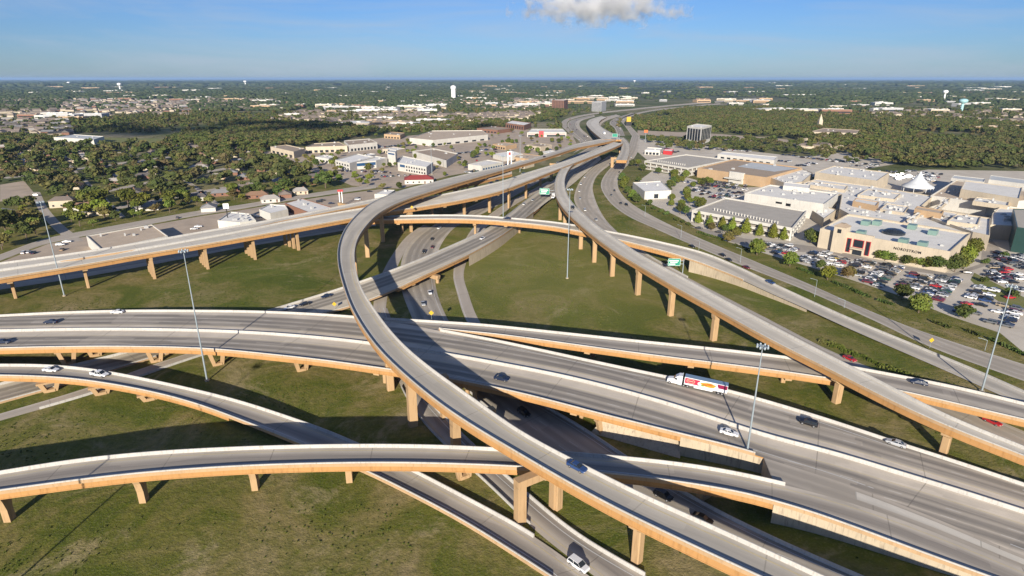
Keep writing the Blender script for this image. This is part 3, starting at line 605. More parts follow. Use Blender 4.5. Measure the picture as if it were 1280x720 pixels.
# ---- paved lots (flat sheets)
def lot_mat(name, a, b):
    k = NT(name); p = k.pos(); f = k.noise(.06, 5, .65, p); h = k.noise(.9, 4, .7, p)
    c = k.mix(k.step(f, .35, .68), a, b); c = k.mix(k.math('MULTIPLY', h, .3), c, tuple(x*.7 for x in a)); return k.done(c, .9, .2)
M['lot'] = lot_mat('pale_lot_concrete', (.58, .52, .425), (.46, .41, .335))
M['lot2'] = lot_mat('tan_lot_asphalt', (.47, .38, .285), (.36, .29, .22))
M['drive'] = lot_mat('mall_drive_asphalt', (.36, .32, .27), (.28, .25, .215))
M['lawn'] = lot_mat('mown_lawn', (.16, .18, .05), (.21, .20, .075))
def lot(pts, mat, z, name='parking_lot', occupy=True):
    w = ppoly(pts); mb = MB(); f = [(a[0], a[1], z) for a in w]
    if sum(f[i][0]*f[(i+1) % len(f)][1]-f[(i+1) % len(f)][0]*f[i][1] for i in range(len(f))) < 0: f = f[::-1]
    mb.face(f); o = mb.build(name, M[mat]); tag(o, kind='structure')
    if occupy: mark_poly(w)
    return o
lot([(800, 225), (815, 214), (860, 222), (905, 235), (1010, 232), (1160, 212), (1285, 214), (1285, 445), (1250, 416), (1190, 396), (1120, 368), (1040, 342), (960, 318), (890, 296), (850, 272), (812, 254), (797, 238)], 'lot', .012)
lot([(862, 283), (900, 298), (950, 312), (1040, 317), (1100, 333), (1190, 346), (1240, 330), (1256, 318), (1240, 300), (1228, 312), (1225, 330), (1190, 342), (1100, 328), (1040, 311), (985, 304), (930, 298), (880, 286)], 'drive', .02)
lot([(790, 172), (860, 180), (1000, 196), (1060, 190), (1120, 205), (1010, 222), (905, 215), (815, 205), (797, 190)], 'lot', .010, 'parking_lot', False)
lot([(797, 163), (860, 165.5), (905, 168), (960, 172), (1010, 177), (1010, 181), (940, 177), (860, 171), (797, 169)], 'lot2', .0095)
lot([(330, 190), (480, 172), (640, 160), (715, 168), (722, 182), (690, 194), (640, 206), (560, 220), (500, 236), (440, 232), (405, 218), (330, 200)], 'lot2', .011)
lot([(0, 328), (60, 305), (100, 297), (170, 285), (250, 270.5), (300, 263), (360, 252.5), (420, 243.5), (480, 236), (500, 240), (460, 252), (360, 271), (250, 292), (100, 320), (0, 345)], 'lot2', .013)
lot([(0, 231), (30, 226), (45, 244), (0, 252)], 'lot2', .012)
lot([(395, 140.5), (470, 139.5), (545, 136.5), (540, 133.5), (420, 135.5)], 'lawn', .01, 'field', False)
lot([(195, 131.5), (335, 131), (340, 127.5), (215, 127.5)], 'lawn', .01, 'field', False)
lot([(100, 176), (200, 182), (240, 174), (130, 172)], 'lawn', .008, 'field', False)
lot([(1218, 341), (1285, 374), (1285, 386), (1255, 381), (1225, 362), (1213, 350)], 'lawn', .024)
# ================================================================ BUILDINGS
M['cream'] = stained('cream_stucco', (.52, .445, .335), (.41, .35, .265), .3)
M['tan_w'] = stained('tan_brick', (.46, .32, .19), (.40, .27, .16), .3)
M['white_w'] = stained('white_stucco', (.56, .54, .49), (.44, .42, .38), .3)
M['redbrick'] = stained('red_brick', (.235, .125, .085), (.18, .095, .065), .3)
M['grey_w'] = stained('grey_precast', (.40, .40, .40), (.32, .32, .33), .3)
def roofm(n, a, b): return stained(n, a, b, .35, .9, False)
M['rf_grey'] = roofm('grey_membrane_roof', (.74, .715, .655), (.56, .535, .49))
M['rf_blue'] = roofm('bluish_metal_roof', (.50, .52, .52), (.40, .42, .43))
M['rf_dark'] = roofm('dark_gravel_roof', (.44, .405, .345), (.33, .30, .26))
M['rf_brown'] = roofm('brown_gravel_roof', (.38, .30, .22), (.29, .225, .165))
M['rf_white'] = roofm('white_membrane_roof', (.78, .76, .71), (.62, .60, .56))
M['rf_tan'] = roofm('tan_gravel_roof', (.52, .42, .31), (.41, .33, .24))
M['glass'] = plain('dark_window_glass', (.018, .024, .032), .15, .6)
M['glass_b'] = plain('blue_glass', (.02, .07, .16), .15, .6)
M['teal'] = plain('teal_panel', (.16, .25, .22), .4)
M['teal_shade'] = plain('teal_glazing_in_shade', (.02, .05, .045), .35)  # teal glazing darkened in its colour to stand for shade on the wall
M['redp'] = plain('red_paint', (.42, .035, .04), .45)
M['unit'] = plain('hvac_grey_metal', (.42, .42, .41), .6)
M['tent'] = plain('white_fabric', (.52, .54, .55), .8)
def inset(poly, d):
    n = len(poly); out = []
    for i in range(n):
        a, b, c = poly[i-1], poly[i], poly[(i+1) % n]
        e1 = (b-a)/np.linalg.norm(b-a); e2 = (c-b)/np.linalg.norm(c-b)
        n1 = np.array([-e1[1], e1[0]]); n2 = np.array([-e2[1], e2[0]]); m = n1+n2; m /= max(.3, np.dot(m, n1)); out.append(b+m*d)
    return out
BLD = []
def bldg(name, label, cat, pts, h, wall, roof, par=.9, units=0, group=None, world=False, seed=0, occupy=True, base=0.0):
    w = [np.array(p[:2], float) for p in pts] if world else [P(x, y, h)[:2] for x, y in pts]
    n = len(w); a = sum(w[i][0]*w[(i+1) % n][1]-w[(i+1) % n][0]*w[i][1] for i in range(n))
    if a < 0: w = w[::-1]
    c = sum(w)/n; root = empty(name, (c[0], c[1], base), 0, label, cat, group); loc = np.array([c[0], c[1]])
    q = [p-loc for p in w]; ins = inset(q, .45)
    mb = MB(); zt = h+par-base; zb = -.4 if base == 0 else 0
    for i in range(n):
        j = (i+1) % n
        mb.face([(*q[i], zb), (*q[j], zb), (*q[j], zt), (*q[i], zt)])
        mb.face([(*q[i], zt), (*q[j], zt), (*ins[j], zt), (*ins[i], zt)])
        mb.face([(*ins[i], zt), (*ins[j], zt), (*ins[j], h-base-.05), (*ins[i], h-base-.05)])
    mb.build('wall', M[wall], root)
    mb = MB(); mb.face([(*p, h-base) for p in ins]); mb.build('roof', M[roof], root)
    rr = random.Random(hash(label) % 9999 if False else len(label)*7+int(abs(c[0])))
    lo, hi = np.min(ins, 0), np.max(ins, 0); k = 0; tries = 0
    while k < units and tries < 200:
        tries += 1; x, y = rr.uniform(lo[0], hi[0]), rr.uniform(lo[1], hi[1])
        if not inpoly(np.array([[x, y]]), np.array(inset(q, 3.0)))[0]: continue
        e = q[1]-q[0]; az = math.atan2(e[1], e[0]); mb = MB(); s = rr.uniform(1.0, 3.2); hh = rr.uniform(.7, 1.8)
        mb.box((x, y, h-base+hh/2), (s, s*rr.uniform(.6, 1), hh), az); mb.box((x, y, h-base+hh+.12), (s*.6, s*.5, .24), az)
        mb.build('roof_unit', M['unit'], root); k += 1
    if occupy: mark_poly(w, 1)
    B = dict(root=root, q=q, h=h, loc=loc, label=label); BLD.append(B); return B
def edge(B, near):
    """index of the wall whose middle is nearest to photo pixel 'near' (at mid height)"""
    q = B['q']; best = (1e9, 0)
    for i in range(len(q)):
        a, b = q[i], q[(i+1) % len(q)]; m = (a+b)/2+B['loc']; n = np.array([b[1]-a[1], a[0]-b[0]])
        if np.dot(n, -m) <= 0: continue                # faces away from the viewer
        s = proj((m[0], m[1], B['h']/2)); best = min(best, (math.hypot(s[0]-near[0], s[1]-near[1]), i))
    return best[1]
def panel(B, e, f0, f1, z0, z1, mat, name='window', out=.05, th=.12):
    q = B['q']; a, b = q[e], q[(e+1) % len(q)]; d = b-a; L = np.linalg.norm(d); d = d/L; nr = np.array([d[1], -d[0]])
    c = a+d*L*(f0+f1)/2+nr*(out-th/2+.0); mb = MB(); mb.box((c[0], c[1], (z0+z1)/2), (L*(f1-f0), th, z1-z0), math.atan2(d[1], d[0]))
    return mb.build(name, M[mat] if isinstance(mat, str) else mat, B['root'])
def windows(B, e, n, z0, z1, fill=.6, a=.04, b=.96, mat='glass'):
    for i in range(n):
        s = (b-a)/n; panel(B, e, a+s*(i+.5-fill/2), a+s*(i+.5+fill/2), z0, z1, mat)
def text_on(B, e, f, z, txt, size, mat, out=.12):
    cu = bpy.data.curves.new('t', 'FONT'); cu.body = txt; cu.size = size; cu.extrude = .08; cu.offset = .006; cu.align_x = 'CENTER'; cu.space_character = 1.15
    t = bpy.data.objects.new('t', cu); COL.objects.link(t)
    me = bpy.data.meshes.new_from_object(t.evaluated_get(bpy.context.evaluated_depsgraph_get())); bpy.data.objects.remove(t)
    me.materials.clear(); me.materials.append(M[mat]); o = bpy.data.objects.new('lettering', me); COL.objects.link(o); o.parent = B['root']
    q = B['q']; a, b = q[e], q[(e+1) % len(q)]; d = (b-a)/np.linalg.norm(b-a); nr = np.array([d[1], -d[0]]); c = a+(b-a)*f+nr*out
    o.location = (c[0], c[1], z); o.rotation_euler = (math.pi/2, 0, math.atan2(d[1], d[0])); return o
# ---- the mall
b = bldg('department_store', 'cream department store with a corner clock tower and dark wall lettering', 'store', [(1025, 287.5), (1059, 269.5), (1213, 293.5), (1187.5, 316.5)], 10.5, 'cream', 'rf_grey', .9, 3)
e = edge(b, (1106, 315)); q = b['q']
text_on(b, e, .71, 7.3, 'NORDSTROM', 1.95, 'black')
for f0, f1, z0, z1 in ((.245, .272, 1, 8.6), (.30, .375, 4.6, 8.6), (.40, .428, 1, 8.6)):
    panel(b, e, f0-.006, f1+.006, z0-.3, z1+.3, 'redp', 'window_frame', .10, .2); panel(b, e, f0, f1, z0, z1, 'glass', 'window', .24, .2)
panel(b, e, .30, .375, .1, 3.2, 'glass', 'entrance_doors', .2, .3); panel(b, e, .285, .39, 3.4, 4.1, 'cream', 'canopy', 2.2, 2.4)
panel(b, e, .215, .445, 0, 12.2, 'cream', 'entrance_block', .04, 1.5)
for fx, fy in ((1082, 280), (1096, 280), (1076, 293), (1140, 285), (1166, 292), (1129, 303), (1153, 307)):
    w = P(fx, fy, 11)[:2]-b['loc']; mb = MB(); a = math.atan2(*(q[1]-q[0])[::-1]); mb.box((w[0], w[1], 11.9), (5.5, 4.2, 2.6), a); mb.build('roof_vent_house', M['teal'], b['root'])
w = P(1117, 291, 11)[:2]-b['loc']; mb = MB(); mb.lathe([(6, 0), (6, 1.2), (3.5, 2.6), (0, 3.2)], (w[0], w[1], 10.6), 14); mb.build('skylight', M['glass'], b['root'])
e0 = q[e]; dd = (q[(e+1) % 4]-e0); dd /= np.linalg.norm(dd); az = math.atan2(dd[1], dd[0]); tw = e0+dd*(np.linalg.norm(q[(e+1) % 4]-q[e])*.185)
mb = MB(); mb.box((tw[0], tw[1], 7.4), (6.4, 6.4, 15.2), az); t = mb.build('clock_tower', M['cream'], b['root'])
mb = MB(); mb.box((tw[0], tw[1], 15.9), (7.2, 7.2, 1.8), az, .35); mb.build('tower_roof', M['rf_brown'], b['root'])
nr = np.array([dd[1], -dd[0]]); c = tw+nr*3.3; mb = MB(); mb.box((c[0], c[1], 12.6), (2, .3, 2.2), az); mb.build('tower_window', M['glass'], b['root'])
b2_ = bldg('department_store', 'white department store with a grey roof behind the larger parking garage', 'store', [(931, 242.5), (962, 232), (1048, 243), (1030, 256.5)], 11, 'white_w', 'rf_grey', .9, 9)
e = edge(b2_, (978, 254)); panel(b2_, e, .42, .50, 7.4, 8.8, 'black', 'sign_board', .1); panel(b2_, e, .55, .61, 6.6, 8.6, 'black', 'sign_board', .1)
bldg('roof_penthouse', 'white box on the roof ridge of the store behind the garage', 'rooftop box', [(980, 228), (1013, 231.5), (1012, 236), (979, 232.5)], 14, 'white_w', 'rf_white', .4, 0, base=11.05, occupy=False)
b = bldg('department_store', 'tan brick store with half brown, half bluish roof behind the packed car park', 'store', [(872, 211), (957.5, 223), (1002.5, 210.5), (917, 200)], 8.5, 'tan_w', 'rf_brown', 1.0, 4)
e = edge(b, (913, 222)); panel(b, e, .50, .70, 0, 10.5, 'white_w', 'entrance_block', 1.2, 2.6); panel(b, e, .45, .70, 3.8, 4.8, 'white_w', 'canopy', 3.4, 3.5)
windows(b, e, 3, .2, 3.4, .6, .52, .68)
mb = MB(); mb.face([(*(P(x, y, 8.6)[:2]-b['loc']), 8.53) for x, y in ((922, 208), (968, 214.5), (998, 210.5), (940, 203))][::-1]); mb.build('metal_roof', M['rf_blue'], b['root'])
bldg('department_store', 'cream store with grey roofs at the mall rear beside the white tent', 'store', [(1019, 216), (1042, 208), (1112, 216.5), (1096, 227)], 11, 'cream', 'rf_grey', .8, 14)
bldg('mall_wing', 'low grey-roofed middle wing of the mall between the four big stores', 'mall', [(1003, 229.5), (1020, 224.5), (1098, 234.5), (1166, 246), (1152, 258), (1216, 289), (1213, 292.5), (1061, 268.5), (1049, 262), (1052, 244), (1012, 236)], 7.6, 'cream', 'rf_grey', .7, 60)
bldg('mall_wing', 'grey flat roof wing right of the department store with white edging', 'mall', [(1164, 273.5), (1176, 264), (1238, 274), (1237, 296), (1216, 291.5)], 8.6, 'cream', 'rf_grey', .8, 20)
bldg('mall_wing', 'long tan block standing up from the middle of the mall roofs', 'mall', [(1143, 262), (1146, 258.5), (1180, 264), (1177, 268)], 11.5, 'tan_w', 'rf_tan', .5, 0, base=7.62, occupy=False)
bldg('mall_wing', 'tan wall block above the low roof behind the corner of the front store', 'mall', [(1066, 252), (1070, 248.5), (1099, 253), (1095, 258)], 11, 'tan_w', 'rf_grey', .5, 0, base=7.62, occupy=False)
bldg('mall_wing', 'grey flat roof at the right edge of the mall, partly in shade', 'mall', [(1240, 268), (1250, 259), (1290, 264), (1290, 285), (1238, 282)], 8.4, 'cream', 'rf_grey', .7, 5)
bldg('department_store', 'broad white store with open roof yards at the far right of the mall', 'store', [(1163, 246), (1195, 226), (1285, 240), (1285, 252), (1234, 256.5)], 8, 'white_w', 'rf_tan', 1.2, 16)
bldg('mall_wing', 'plain cream upper block on the broad white store at far right', 'mall', [(1201, 237), (1206, 226.5), (1278, 235), (1274, 249)], 14, 'cream', 'rf_grey', .5, 0, base=8.02, occupy=False)
bldg('mall_wing', 'long pale block below the wood, left of a taller one', 'mall', [(1189, 223), (1192, 219.5), (1232, 224), (1230, 228)], 9, 'white_w', 'rf_blue', .5, 0)
bldg('mall_wing', 'long pale block at the back right corner of the mall below the wood', 'mall', [(1236, 225), (1238, 219.5), (1288, 226), (1286, 231)], 10, 'white_w', 'rf_blue', .5, 0)
b = bldg('office_building', 'dark green glazed building cut by the right edge beyond the car park', 'building', [(1271, 285), (1266, 262), (1310, 262), (1310, 290)], 14, 'teal_shade', 'rf_dark', .5, 0)
for lb, pts, h, base in (('white skylight strip running across the middle of the mall roofs', [(1128, 279), (1152, 262), (1157, 263), (1134, 280)], 9.2, 7.62), ('long white ridge behind the tan block on the mall roofs', [(1166, 262), (1183, 248), (1188, 249), (1172, 263)], 9.6, 7.62), ('low cream step beside the store with grey stepped roofs', [(1008, 231), (1014, 227), (1060, 233), (1056, 238)], 9.6, 7.62), ('low grey step in the centre of the mall roofs', [(1072, 244), (1084, 237), (1126, 243), (1118, 250)], 9.2, 7.62), ('white-edged low roof step left of the long tan block', [(1100, 262), (1108, 255), (1136, 259), (1130, 267)], 9, 7.62), ('cream wall block on the broad white store near its yard', [(1216, 252), (1220, 247), (1262, 252), (1260, 258)], 10.5, 8.02), ('grey raised roof at the right of the white-edged wing', [(1184, 277), (1196, 268), (1226, 272), (1222, 282)], 10.6, 8.62)):
    bldg('mall_wing', lb, 'mall', pts, h, 'cream', 'rf_grey', .6, 6, base=base, occupy=False)
bldg('mall_wing', 'flat pale roof linking the tan brick store to the mall', 'mall', [(960, 222), (1003, 211.5), (1016, 217), (1003, 228), (985, 231)], 7, 'cream', 'rf_grey', .7, 14)
bldg('mall_wing', 'low service roof between the garage and the clock tower store', 'mall', [(1012, 262), (1026, 257), (1046, 263), (1030, 274)], 5.5, 'cream', 'rf_white', .6, 5)
# tent
c = P(1145.5, 241, 0); mb = MB(); mb.lathe([(12.5, 5.2), (12.3, 6.0), (8.6, 8.0), (5.6, 10.6), (2.9, 13.6), (1.2, 16.8), (.25, 18.6)], (0, 0, 0), 20)
t = empty('tent_pavilion', (c[0], c[1], 0), 0, 'white peaked tent roof rising behind the mall roofs', 'tent'); mb.build('canopy', M['tent'], t, True)
for i in range(8):
    a = i*math.pi/4; mb = MB(); mb.tube((11.8*math.cos(a), 11.8*math.sin(a), 0), (11.8*math.cos(a), 11.8*math.sin(a), 5.6), .18, .18, 6); mb.build('pole', M['white'], t)
# garages
def garage(label, pts, h, near, nfin, fins):
    w = [P(x, y, h)[:2] for x, y in pts]; n = len(w)
    if sum(w[i][0]*w[(i+1) % n][1]-w[(i+1) % n][0]*w[i][1] for i in range(n)) < 0: w = w[::-1]
    c = sum(w)/n; root = empty('parking_garage', (c[0], c[1], 0), 0, label, 'garage'); q = [p-c for p in w]
    mb = MB(); mb.prism([tuple(p) for p in inset(q, .3)], h-.6, h); mb.build('top_deck', M['rf_dark'], root)
    mb = MB(); mb.prism([tuple(p) for p in inset(q, 2.5)], -.3, h-.7); mb.build('dark_interior', M['drive'], root)
    for z0, z1 in ((h-.9, h+1.1), (h*.5-.7, h*.5+.9), (-.3, .8)):
        mb = MB(); ins = inset(q, .35)
        for i in range(n):
            j = (i+1) % n; mb.face([(*q[i], z0), (*q[j], z0), (*q[j], z1), (*q[i], z1)]); mb.face([(*q[i], z1), (*q[j], z1), (*ins[j], z1), (*ins[i], z1)]); mb.face([(*ins[i], z0), (*ins[i], z1), (*ins[j], z1), (*ins[j], z0)]); mb.face([(*q[i], z0), (*ins[i], z0), (*ins[j], z0), (*q[j], z0)])
        mb.build('spandrel', M['white_w'], root)
    for i in range(n):
        a, b = q[i], q[(i+1) % n]; L = np.linalg.norm(b-a)
        for t in np.linspace(0, 1, max(2, int(L/9)), endpoint=False):
            p = a+(b-a)*t; p = p*(1-.6/np.linalg.norm(p)); mb = MB(); mb.box((p[0], p[1], h/2-.3), (.9, .9, h), math.atan2(b[1]-a[1], b[0]-a[0])); mb.build('column', M['white_w'], root)
    for t in np.linspace(0, 1, nfin):
        f = P(fins[0][0]*(1-t)+fins[1][0]*t, fins[0][1]*(1-t)+fins[1][1]*t, h)[:2]-c
        mb = MB(); mb.box((f[0], f[1], h+.9), (.9, .3, 1.8), .6); mb.build('ramp_fin', M['white_w'], root)
    mark_poly(w, 1); return root
garage('white two-level parking garage with cone trees along its front', [(865, 264), (907, 248.5), (1008, 265), (990, 287)], 7.2, None, 22, [(893, 263), (972, 280)])
garage('smaller far parking garage with white rails, left of the tan store', [(805.5, 202), (860, 211), (912, 200.5), (857.5, 194)], 8, None, 14, [(822, 202), (856, 207)])
b = bldg('box_store', 'small white box store with a dark doorway among the trees left of the mall', 'store', [(791, 229), (826, 227), (839, 239), (806, 240.5)], 6, 'white_w', 'rf_white', .7, 2)
e = edge(b, (822, 244)); panel(b, e, .36, .52, .6, 4.2, 'glass', 'doorway', .1)
b = bldg('strip_store', 'long low white-roofed row of shops behind the far garage', 'shops', [(897, 193), (903, 190), (972, 196.5), (968, 201)], 5.5, 'white_w', 'rf_white', .6, 0); windows(b, edge(b, (930, 198)), 8, .6, 3.2, .55)
# office slab tower
b = bldg('office_tower', 'square office block with tall dark windows between white fins by the wood', 'office', [(859, 158.5), (877, 160.5), (889.5, 157.5), (871, 155.5)], 24, 'white_w', 'rf_white', 1.2, 2)
for near, n in (((868, 168), 5), ((883, 167), 6)): windows(b, edge(b, near), n, 5.2, 22.4, .8)
windows(b, edge(b, (868, 168)), 5, .6, 3.8, .5)
# ---- centre left businesses
b = bldg('office_building', 'left wing of the white two-storey office with square windows', 'office', [(419, 200.7), (437, 205), (468, 197), (447, 193)], 8, 'white_w', 'rf_white', .9, 2)
for z in (1.2, 4.8): windows(b, edge(b, (428, 207)), 5, z, z+1.9, .5)
b = bldg('office_building', 'blue-glazed middle wing of the white two-storey office', 'office', [(438, 204), (470, 201.5), (484, 198), (469, 195.5)], 7.4, 'white_w', 'rf_white', .7, 2); panel(b, edge(b, (454, 206)), .02, .98, 3.4, 6.6, 'glass_b', 'window_band')
b = bldg('office_building', 'white stair tower with a blue top on the two-storey office', 'office', [(484, 190), (494, 191.5), (496, 188.5), (486, 187.5)], 14, 'white_w', 'rf_blue', .8, 0); panel(b, edge(b, (489, 196)), .1, .9, 11.6, 13.4, 'glass_b', 'window_band')
b = bldg('office_building', 'right wing of the white two-storey office nearest the red roof', 'office', [(497, 204), (533, 210), (541.5, 203.5), (503, 195.5)], 8, 'white_w', 'rf_white', .9, 3)
e = edge(b, (515, 210)); panel(b, e, .08, .26, 4.6, 7.2, 'glass_b', 'window_band')
for z in (1.2, 4.8): windows(b, e, 8, z, z+1.9, .5, .28, .98)
# red hip roof restaurant
def hip(name, label, cat, L, D, hw, hr, loc, rz, wall, roof, group=None, over=.6, nwin=3, ridge=.55, parts=True, door=True):
    root = empty(name, loc, rz, label, cat, group); mb = MB()
    mb.box((0, 0, hw/2-.2), (L, D, hw+.4)); mb.build('wall', M[wall], root)
    mb = MB(); x, y, r = L/2+over, D/2+over, L/2*ridge
    mb.face([(-x, -y, hw), (x, -y, hw), (r, 0, hw+hr), (-r, 0, hw+hr)]); mb.face([(x, y, hw), (-x, y, hw), (-r, 0, hw+hr), (r, 0, hw+hr)])
    mb.face([(x, -y, hw), (x, y, hw), (r, 0, hw+hr)]); mb.face([(-x, y, hw), (-x, -y, hw), (-r, 0, hw+hr)]); mb.face([(-x, -y, hw-.02), (-x, y, hw-.02), (x, y, hw-.02), (x, -y, hw-.02)])
    rf = mb.build('roof', M[roof], root)
    if parts:
        for i in range(nwin):
            mb = MB(); u = -L/2+L*(i+.5)/nwin; mb.box((u, -D/2-.03, 1.7), (1.4, .1, 1.3)); mb.build('window', M['glass'], root)
        if door: mb = MB(); mb.box((L*.5-1.6 if nwin < 3 else L/nwin, -D/2-.04, 1.05), (1.0, .12, 2.1)); mb.build('door', M['redbrick'], root)
        mb = MB(); mb.box((L*.22, D*.15, hw+hr*.9), (.9, .7, 1.5)); mb.build('chimney', M['redbrick'], rf)
    c, s = math.cos(rz), math.sin(rz); mark_poly([(loc[0]+a*c-b*s, loc[1]+a*s+b*c) for a, b in ((-L/2, -D/2), (L/2, -D/2), (L/2, D/2), (-L/2, D/2))], 1)
    return root
M['rf_red'] = roofm('red_metal_roof', (.30, .055, .05), (.24, .045, .04))
p = P(524, 228); hip('restaurant', 'low restaurant with a bright red hipped roof beside the big curve', 'restaurant', 27, 18, 4, 3.2, (p[0], p[1], 0), .15, 'white_w', 'rf_red', nwin=5, parts=True)
b = bldg('strip_store', 'left part of the long brown-roofed shopping strip beyond the white office', 'shops', [(338, 184), (367, 190.5), (381, 186.5), (358, 181.5)], 7.5, 'cream', 'rf_brown', .9, 2); windows(b, edge(b, (352, 189)), 5, .5, 3.6, .6)
b = bldg('strip_store', 'middle part of the long brown-roofed shopping strip beyond the white office', 'shops', [(382, 184.5), (434, 183), (424, 178), (392, 180)], 7.5, 'cream', 'rf_brown', .9, 3); windows(b, edge(b, (408, 186)), 7, .5, 3.6, .6)
b = bldg('strip_store', 'right part of the long brown-roofed shopping strip with a row of dark shop fronts', 'shops', [(436, 182), (471.5, 178.5), (462, 174), (430, 176.5)], 8.5, 'white_w', 'rf_brown', .9, 3); windows(b, edge(b, (454, 183)), 8, .5, 4, .6)
b = bldg('warehouse_store', 'wide low warehouse store with a long bright white front', 'store', [(512, 173), (541, 176), (610, 169), (603, 163.5), (540, 164)], 8, 'white_w', 'rf_tan', 1, 5); windows(b, edge(b, (576, 175)), 6, .5, 3, .5)
b = bldg('box_store', 'brown-roofed box store with white parapet right of the two-storey office', 'store', [(515.5, 190), (558, 202), (572.5, 193), (542, 186.5)], 7, 'white_w', 'rf_brown', 1.3, 2)
b = bldg('bank_building', 'small white building with a row of blue windows beside the far flyover', 'building', [(585, 206), (602, 208.5), (629, 203.5), (609, 200.5)], 5.5, 'white_w', 'rf_grey', .8, 1); windows(b, edge(b, (616, 207)), 8, .6, 3.6, .62, .04, .96, 'glass_b')
bldg('box_store', 'low white shed behind the tall red and white pylon sign', 'store', [(616, 193), (630, 196.5), (654, 193), (640, 189)], 5, 'white_w', 'rf_white', .5, 1)
bldg('box_store', 'low tan shed right of the pylon sign by the far flyover', 'store', [(643, 197), (668, 200), (676, 195), (650, 192)], 4.5, 'tan_w', 'rf_tan', .5, 1)
b = bldg('car_dealer', 'car dealer showroom striped white and pinkish red across its front', 'dealer', [(659, 166), (708, 166), (704, 161.5), (664, 161.5)], 7, 'white_w', 'rf_grey', .6, 1)
e = edge(b, (684, 170)); panel(b, e, .02, .98, 4.6, 5.6, 'redp', 'red_stripe', .1); panel(b, e, .30, .42, 0, 10, 'redp', 'red_portal', .4, 1.2); panel(b, e, .02, .28, .4, 3.4, 'glass', 'window'); panel(b, e, .5, .98, .4, 3.4, 'glass', 'window')
b = bldg('office_tower', 'square dark red brick office block far beyond the left of the freeway bend', 'office', [(690, 125.5), (705, 126), (710, 124.8), (696, 124.3)], 31, 'redbrick', 'rf_grey', 1, 1)
for z in range(8):
    windows(b, edge(b, (697, 131)), 7, 2+z*3.6, 3.9+z*3.6, .55)
b = bldg('office_tower', 'grey precast office block far beyond the freeway bend', 'office', [(740, 127.5), (752, 128), (758, 127), (746, 126.5)], 27, 'grey_w', 'rf_grey', 1, 1)
for z in range(7): windows(b, edge(b, (746, 132)), 8, 2+z*3.5, 3.8+z*3.5, .55)
b = bldg('brick_shops', 'long reddish brick building with white roof left of the freeway bend', 'building', [(632, 154), (655, 157), (664, 154), (640, 151)], 9, 'redbrick', 'rf_white', .8, 2); windows(b, edge(b, (644, 158)), 8, 1, 6.5, .5)
for pts, h, wl, rf, lb, nw in (([(676, 190.5), (690, 193), (701, 190.5), (688, 188)], 4.5, 'white_w', 'rf_white', 'small white shop by the pylon sign nearest the far merge', 4), ([(658, 181.5), (676, 184), (690, 181.5), (674, 179)], 5, 'cream', 'rf_brown', 'cream shop with a brown roof between the pylon sign and the car dealer', 5), ([(616, 180.5), (632, 183), (646, 180.5), (631, 178)], 5, 'tan_w', 'rf_tan', 'tan shop alone in the lot right of the warehouse store', 5),
                        ([(478, 186.5), (496, 188.5), (507, 186), (490, 184)], 5, 'cream', 'rf_grey', 'cream shop just behind the white stair tower', 5), ([(596, 160.5), (622, 163), (640, 160.5), (616, 158)], 6, 'redbrick', 'rf_brown', 'low brick building behind the right end of the warehouse store', 6), ([(394, 196.5), (411, 199), (421, 196), (404, 194)], 5, 'white_w', 'rf_grey', 'white shop left of the two-storey office', 4), ([(480, 168), (500, 169.5), (506, 166.5), (488, 165)], 6, 'tan_w', 'rf_brown', 'tan building between the shopping strip and the warehouse store', 5),
                        ([(640, 203.5), (656, 206), (668, 203), (652, 200.5)], 4.5, 'cream', 'rf_grey', 'cream shop in front of the low tan shed by the far flyover', 4), ([(446, 196.5), (462, 192), (470, 193), (456, 197)], 5.0, 'white_w', 'rf_white', 'low white annex at the back of the two-storey office', 0)):
    b = bldg('shop', lb, 'shop', pts, h, wl, rf, .6, 2)
    if nw: windows(b, edge(b, (sum(p[0] for p in pts[:2])/2, sum(p[1] for p in pts[:2])/2+3)), nw, .6, 3.0, .6)
# ---- left side along the street behind the decks
b = bldg('car_showroom', 'large flat tan-roofed building with a white end wall right behind the left viaduct', 'building', [(108, 296), (126.5, 313), (210, 296), (190, 281.5)], 6, 'white_w', 'rf_tan', .6, 5)
b = bldg('warehouse', 'grey and white metal-roofed shed beside the tall white pole sign', 'shed', [(272, 276.5), (288, 265.5), (312, 268), (320, 276), (300, 279)], 5, 'white_w', 'rf_grey', .6, 6)
bldg('box_store', 'white box building with dark trim left of the long grey shed', 'building', [(324, 262.5), (337, 256), (357, 257.5), (360, 262.5), (338, 267.5)], 5.2, 'white_w', 'rf_white', .6, 1)
b = bldg('warehouse', 'long pale grey ribbed roof shed with a brick end behind the twin decks', 'shed', [(356, 254.5), (378, 248.5), (416, 260), (385, 266)], 5.5, 'redbrick', 'rf_grey', .5, 4)
bldg('box_store', 'small white building squeezed behind the big curve where it crosses the decks', 'building', [(468, 243), (480, 237.5), (494, 238), (485, 244)], 4.5, 'white_w', 'rf_white', .4, 1)
b = bldg('school_building', 'long white low building on the far left beyond the tree belt', 'building', [(67, 172), (117, 175), (130, 171), (92, 168.5)], 8, 'white_w', 'rf_blue', .8, 2); windows(b, edge(b, (92, 175)), 8, 1, 4, .5)
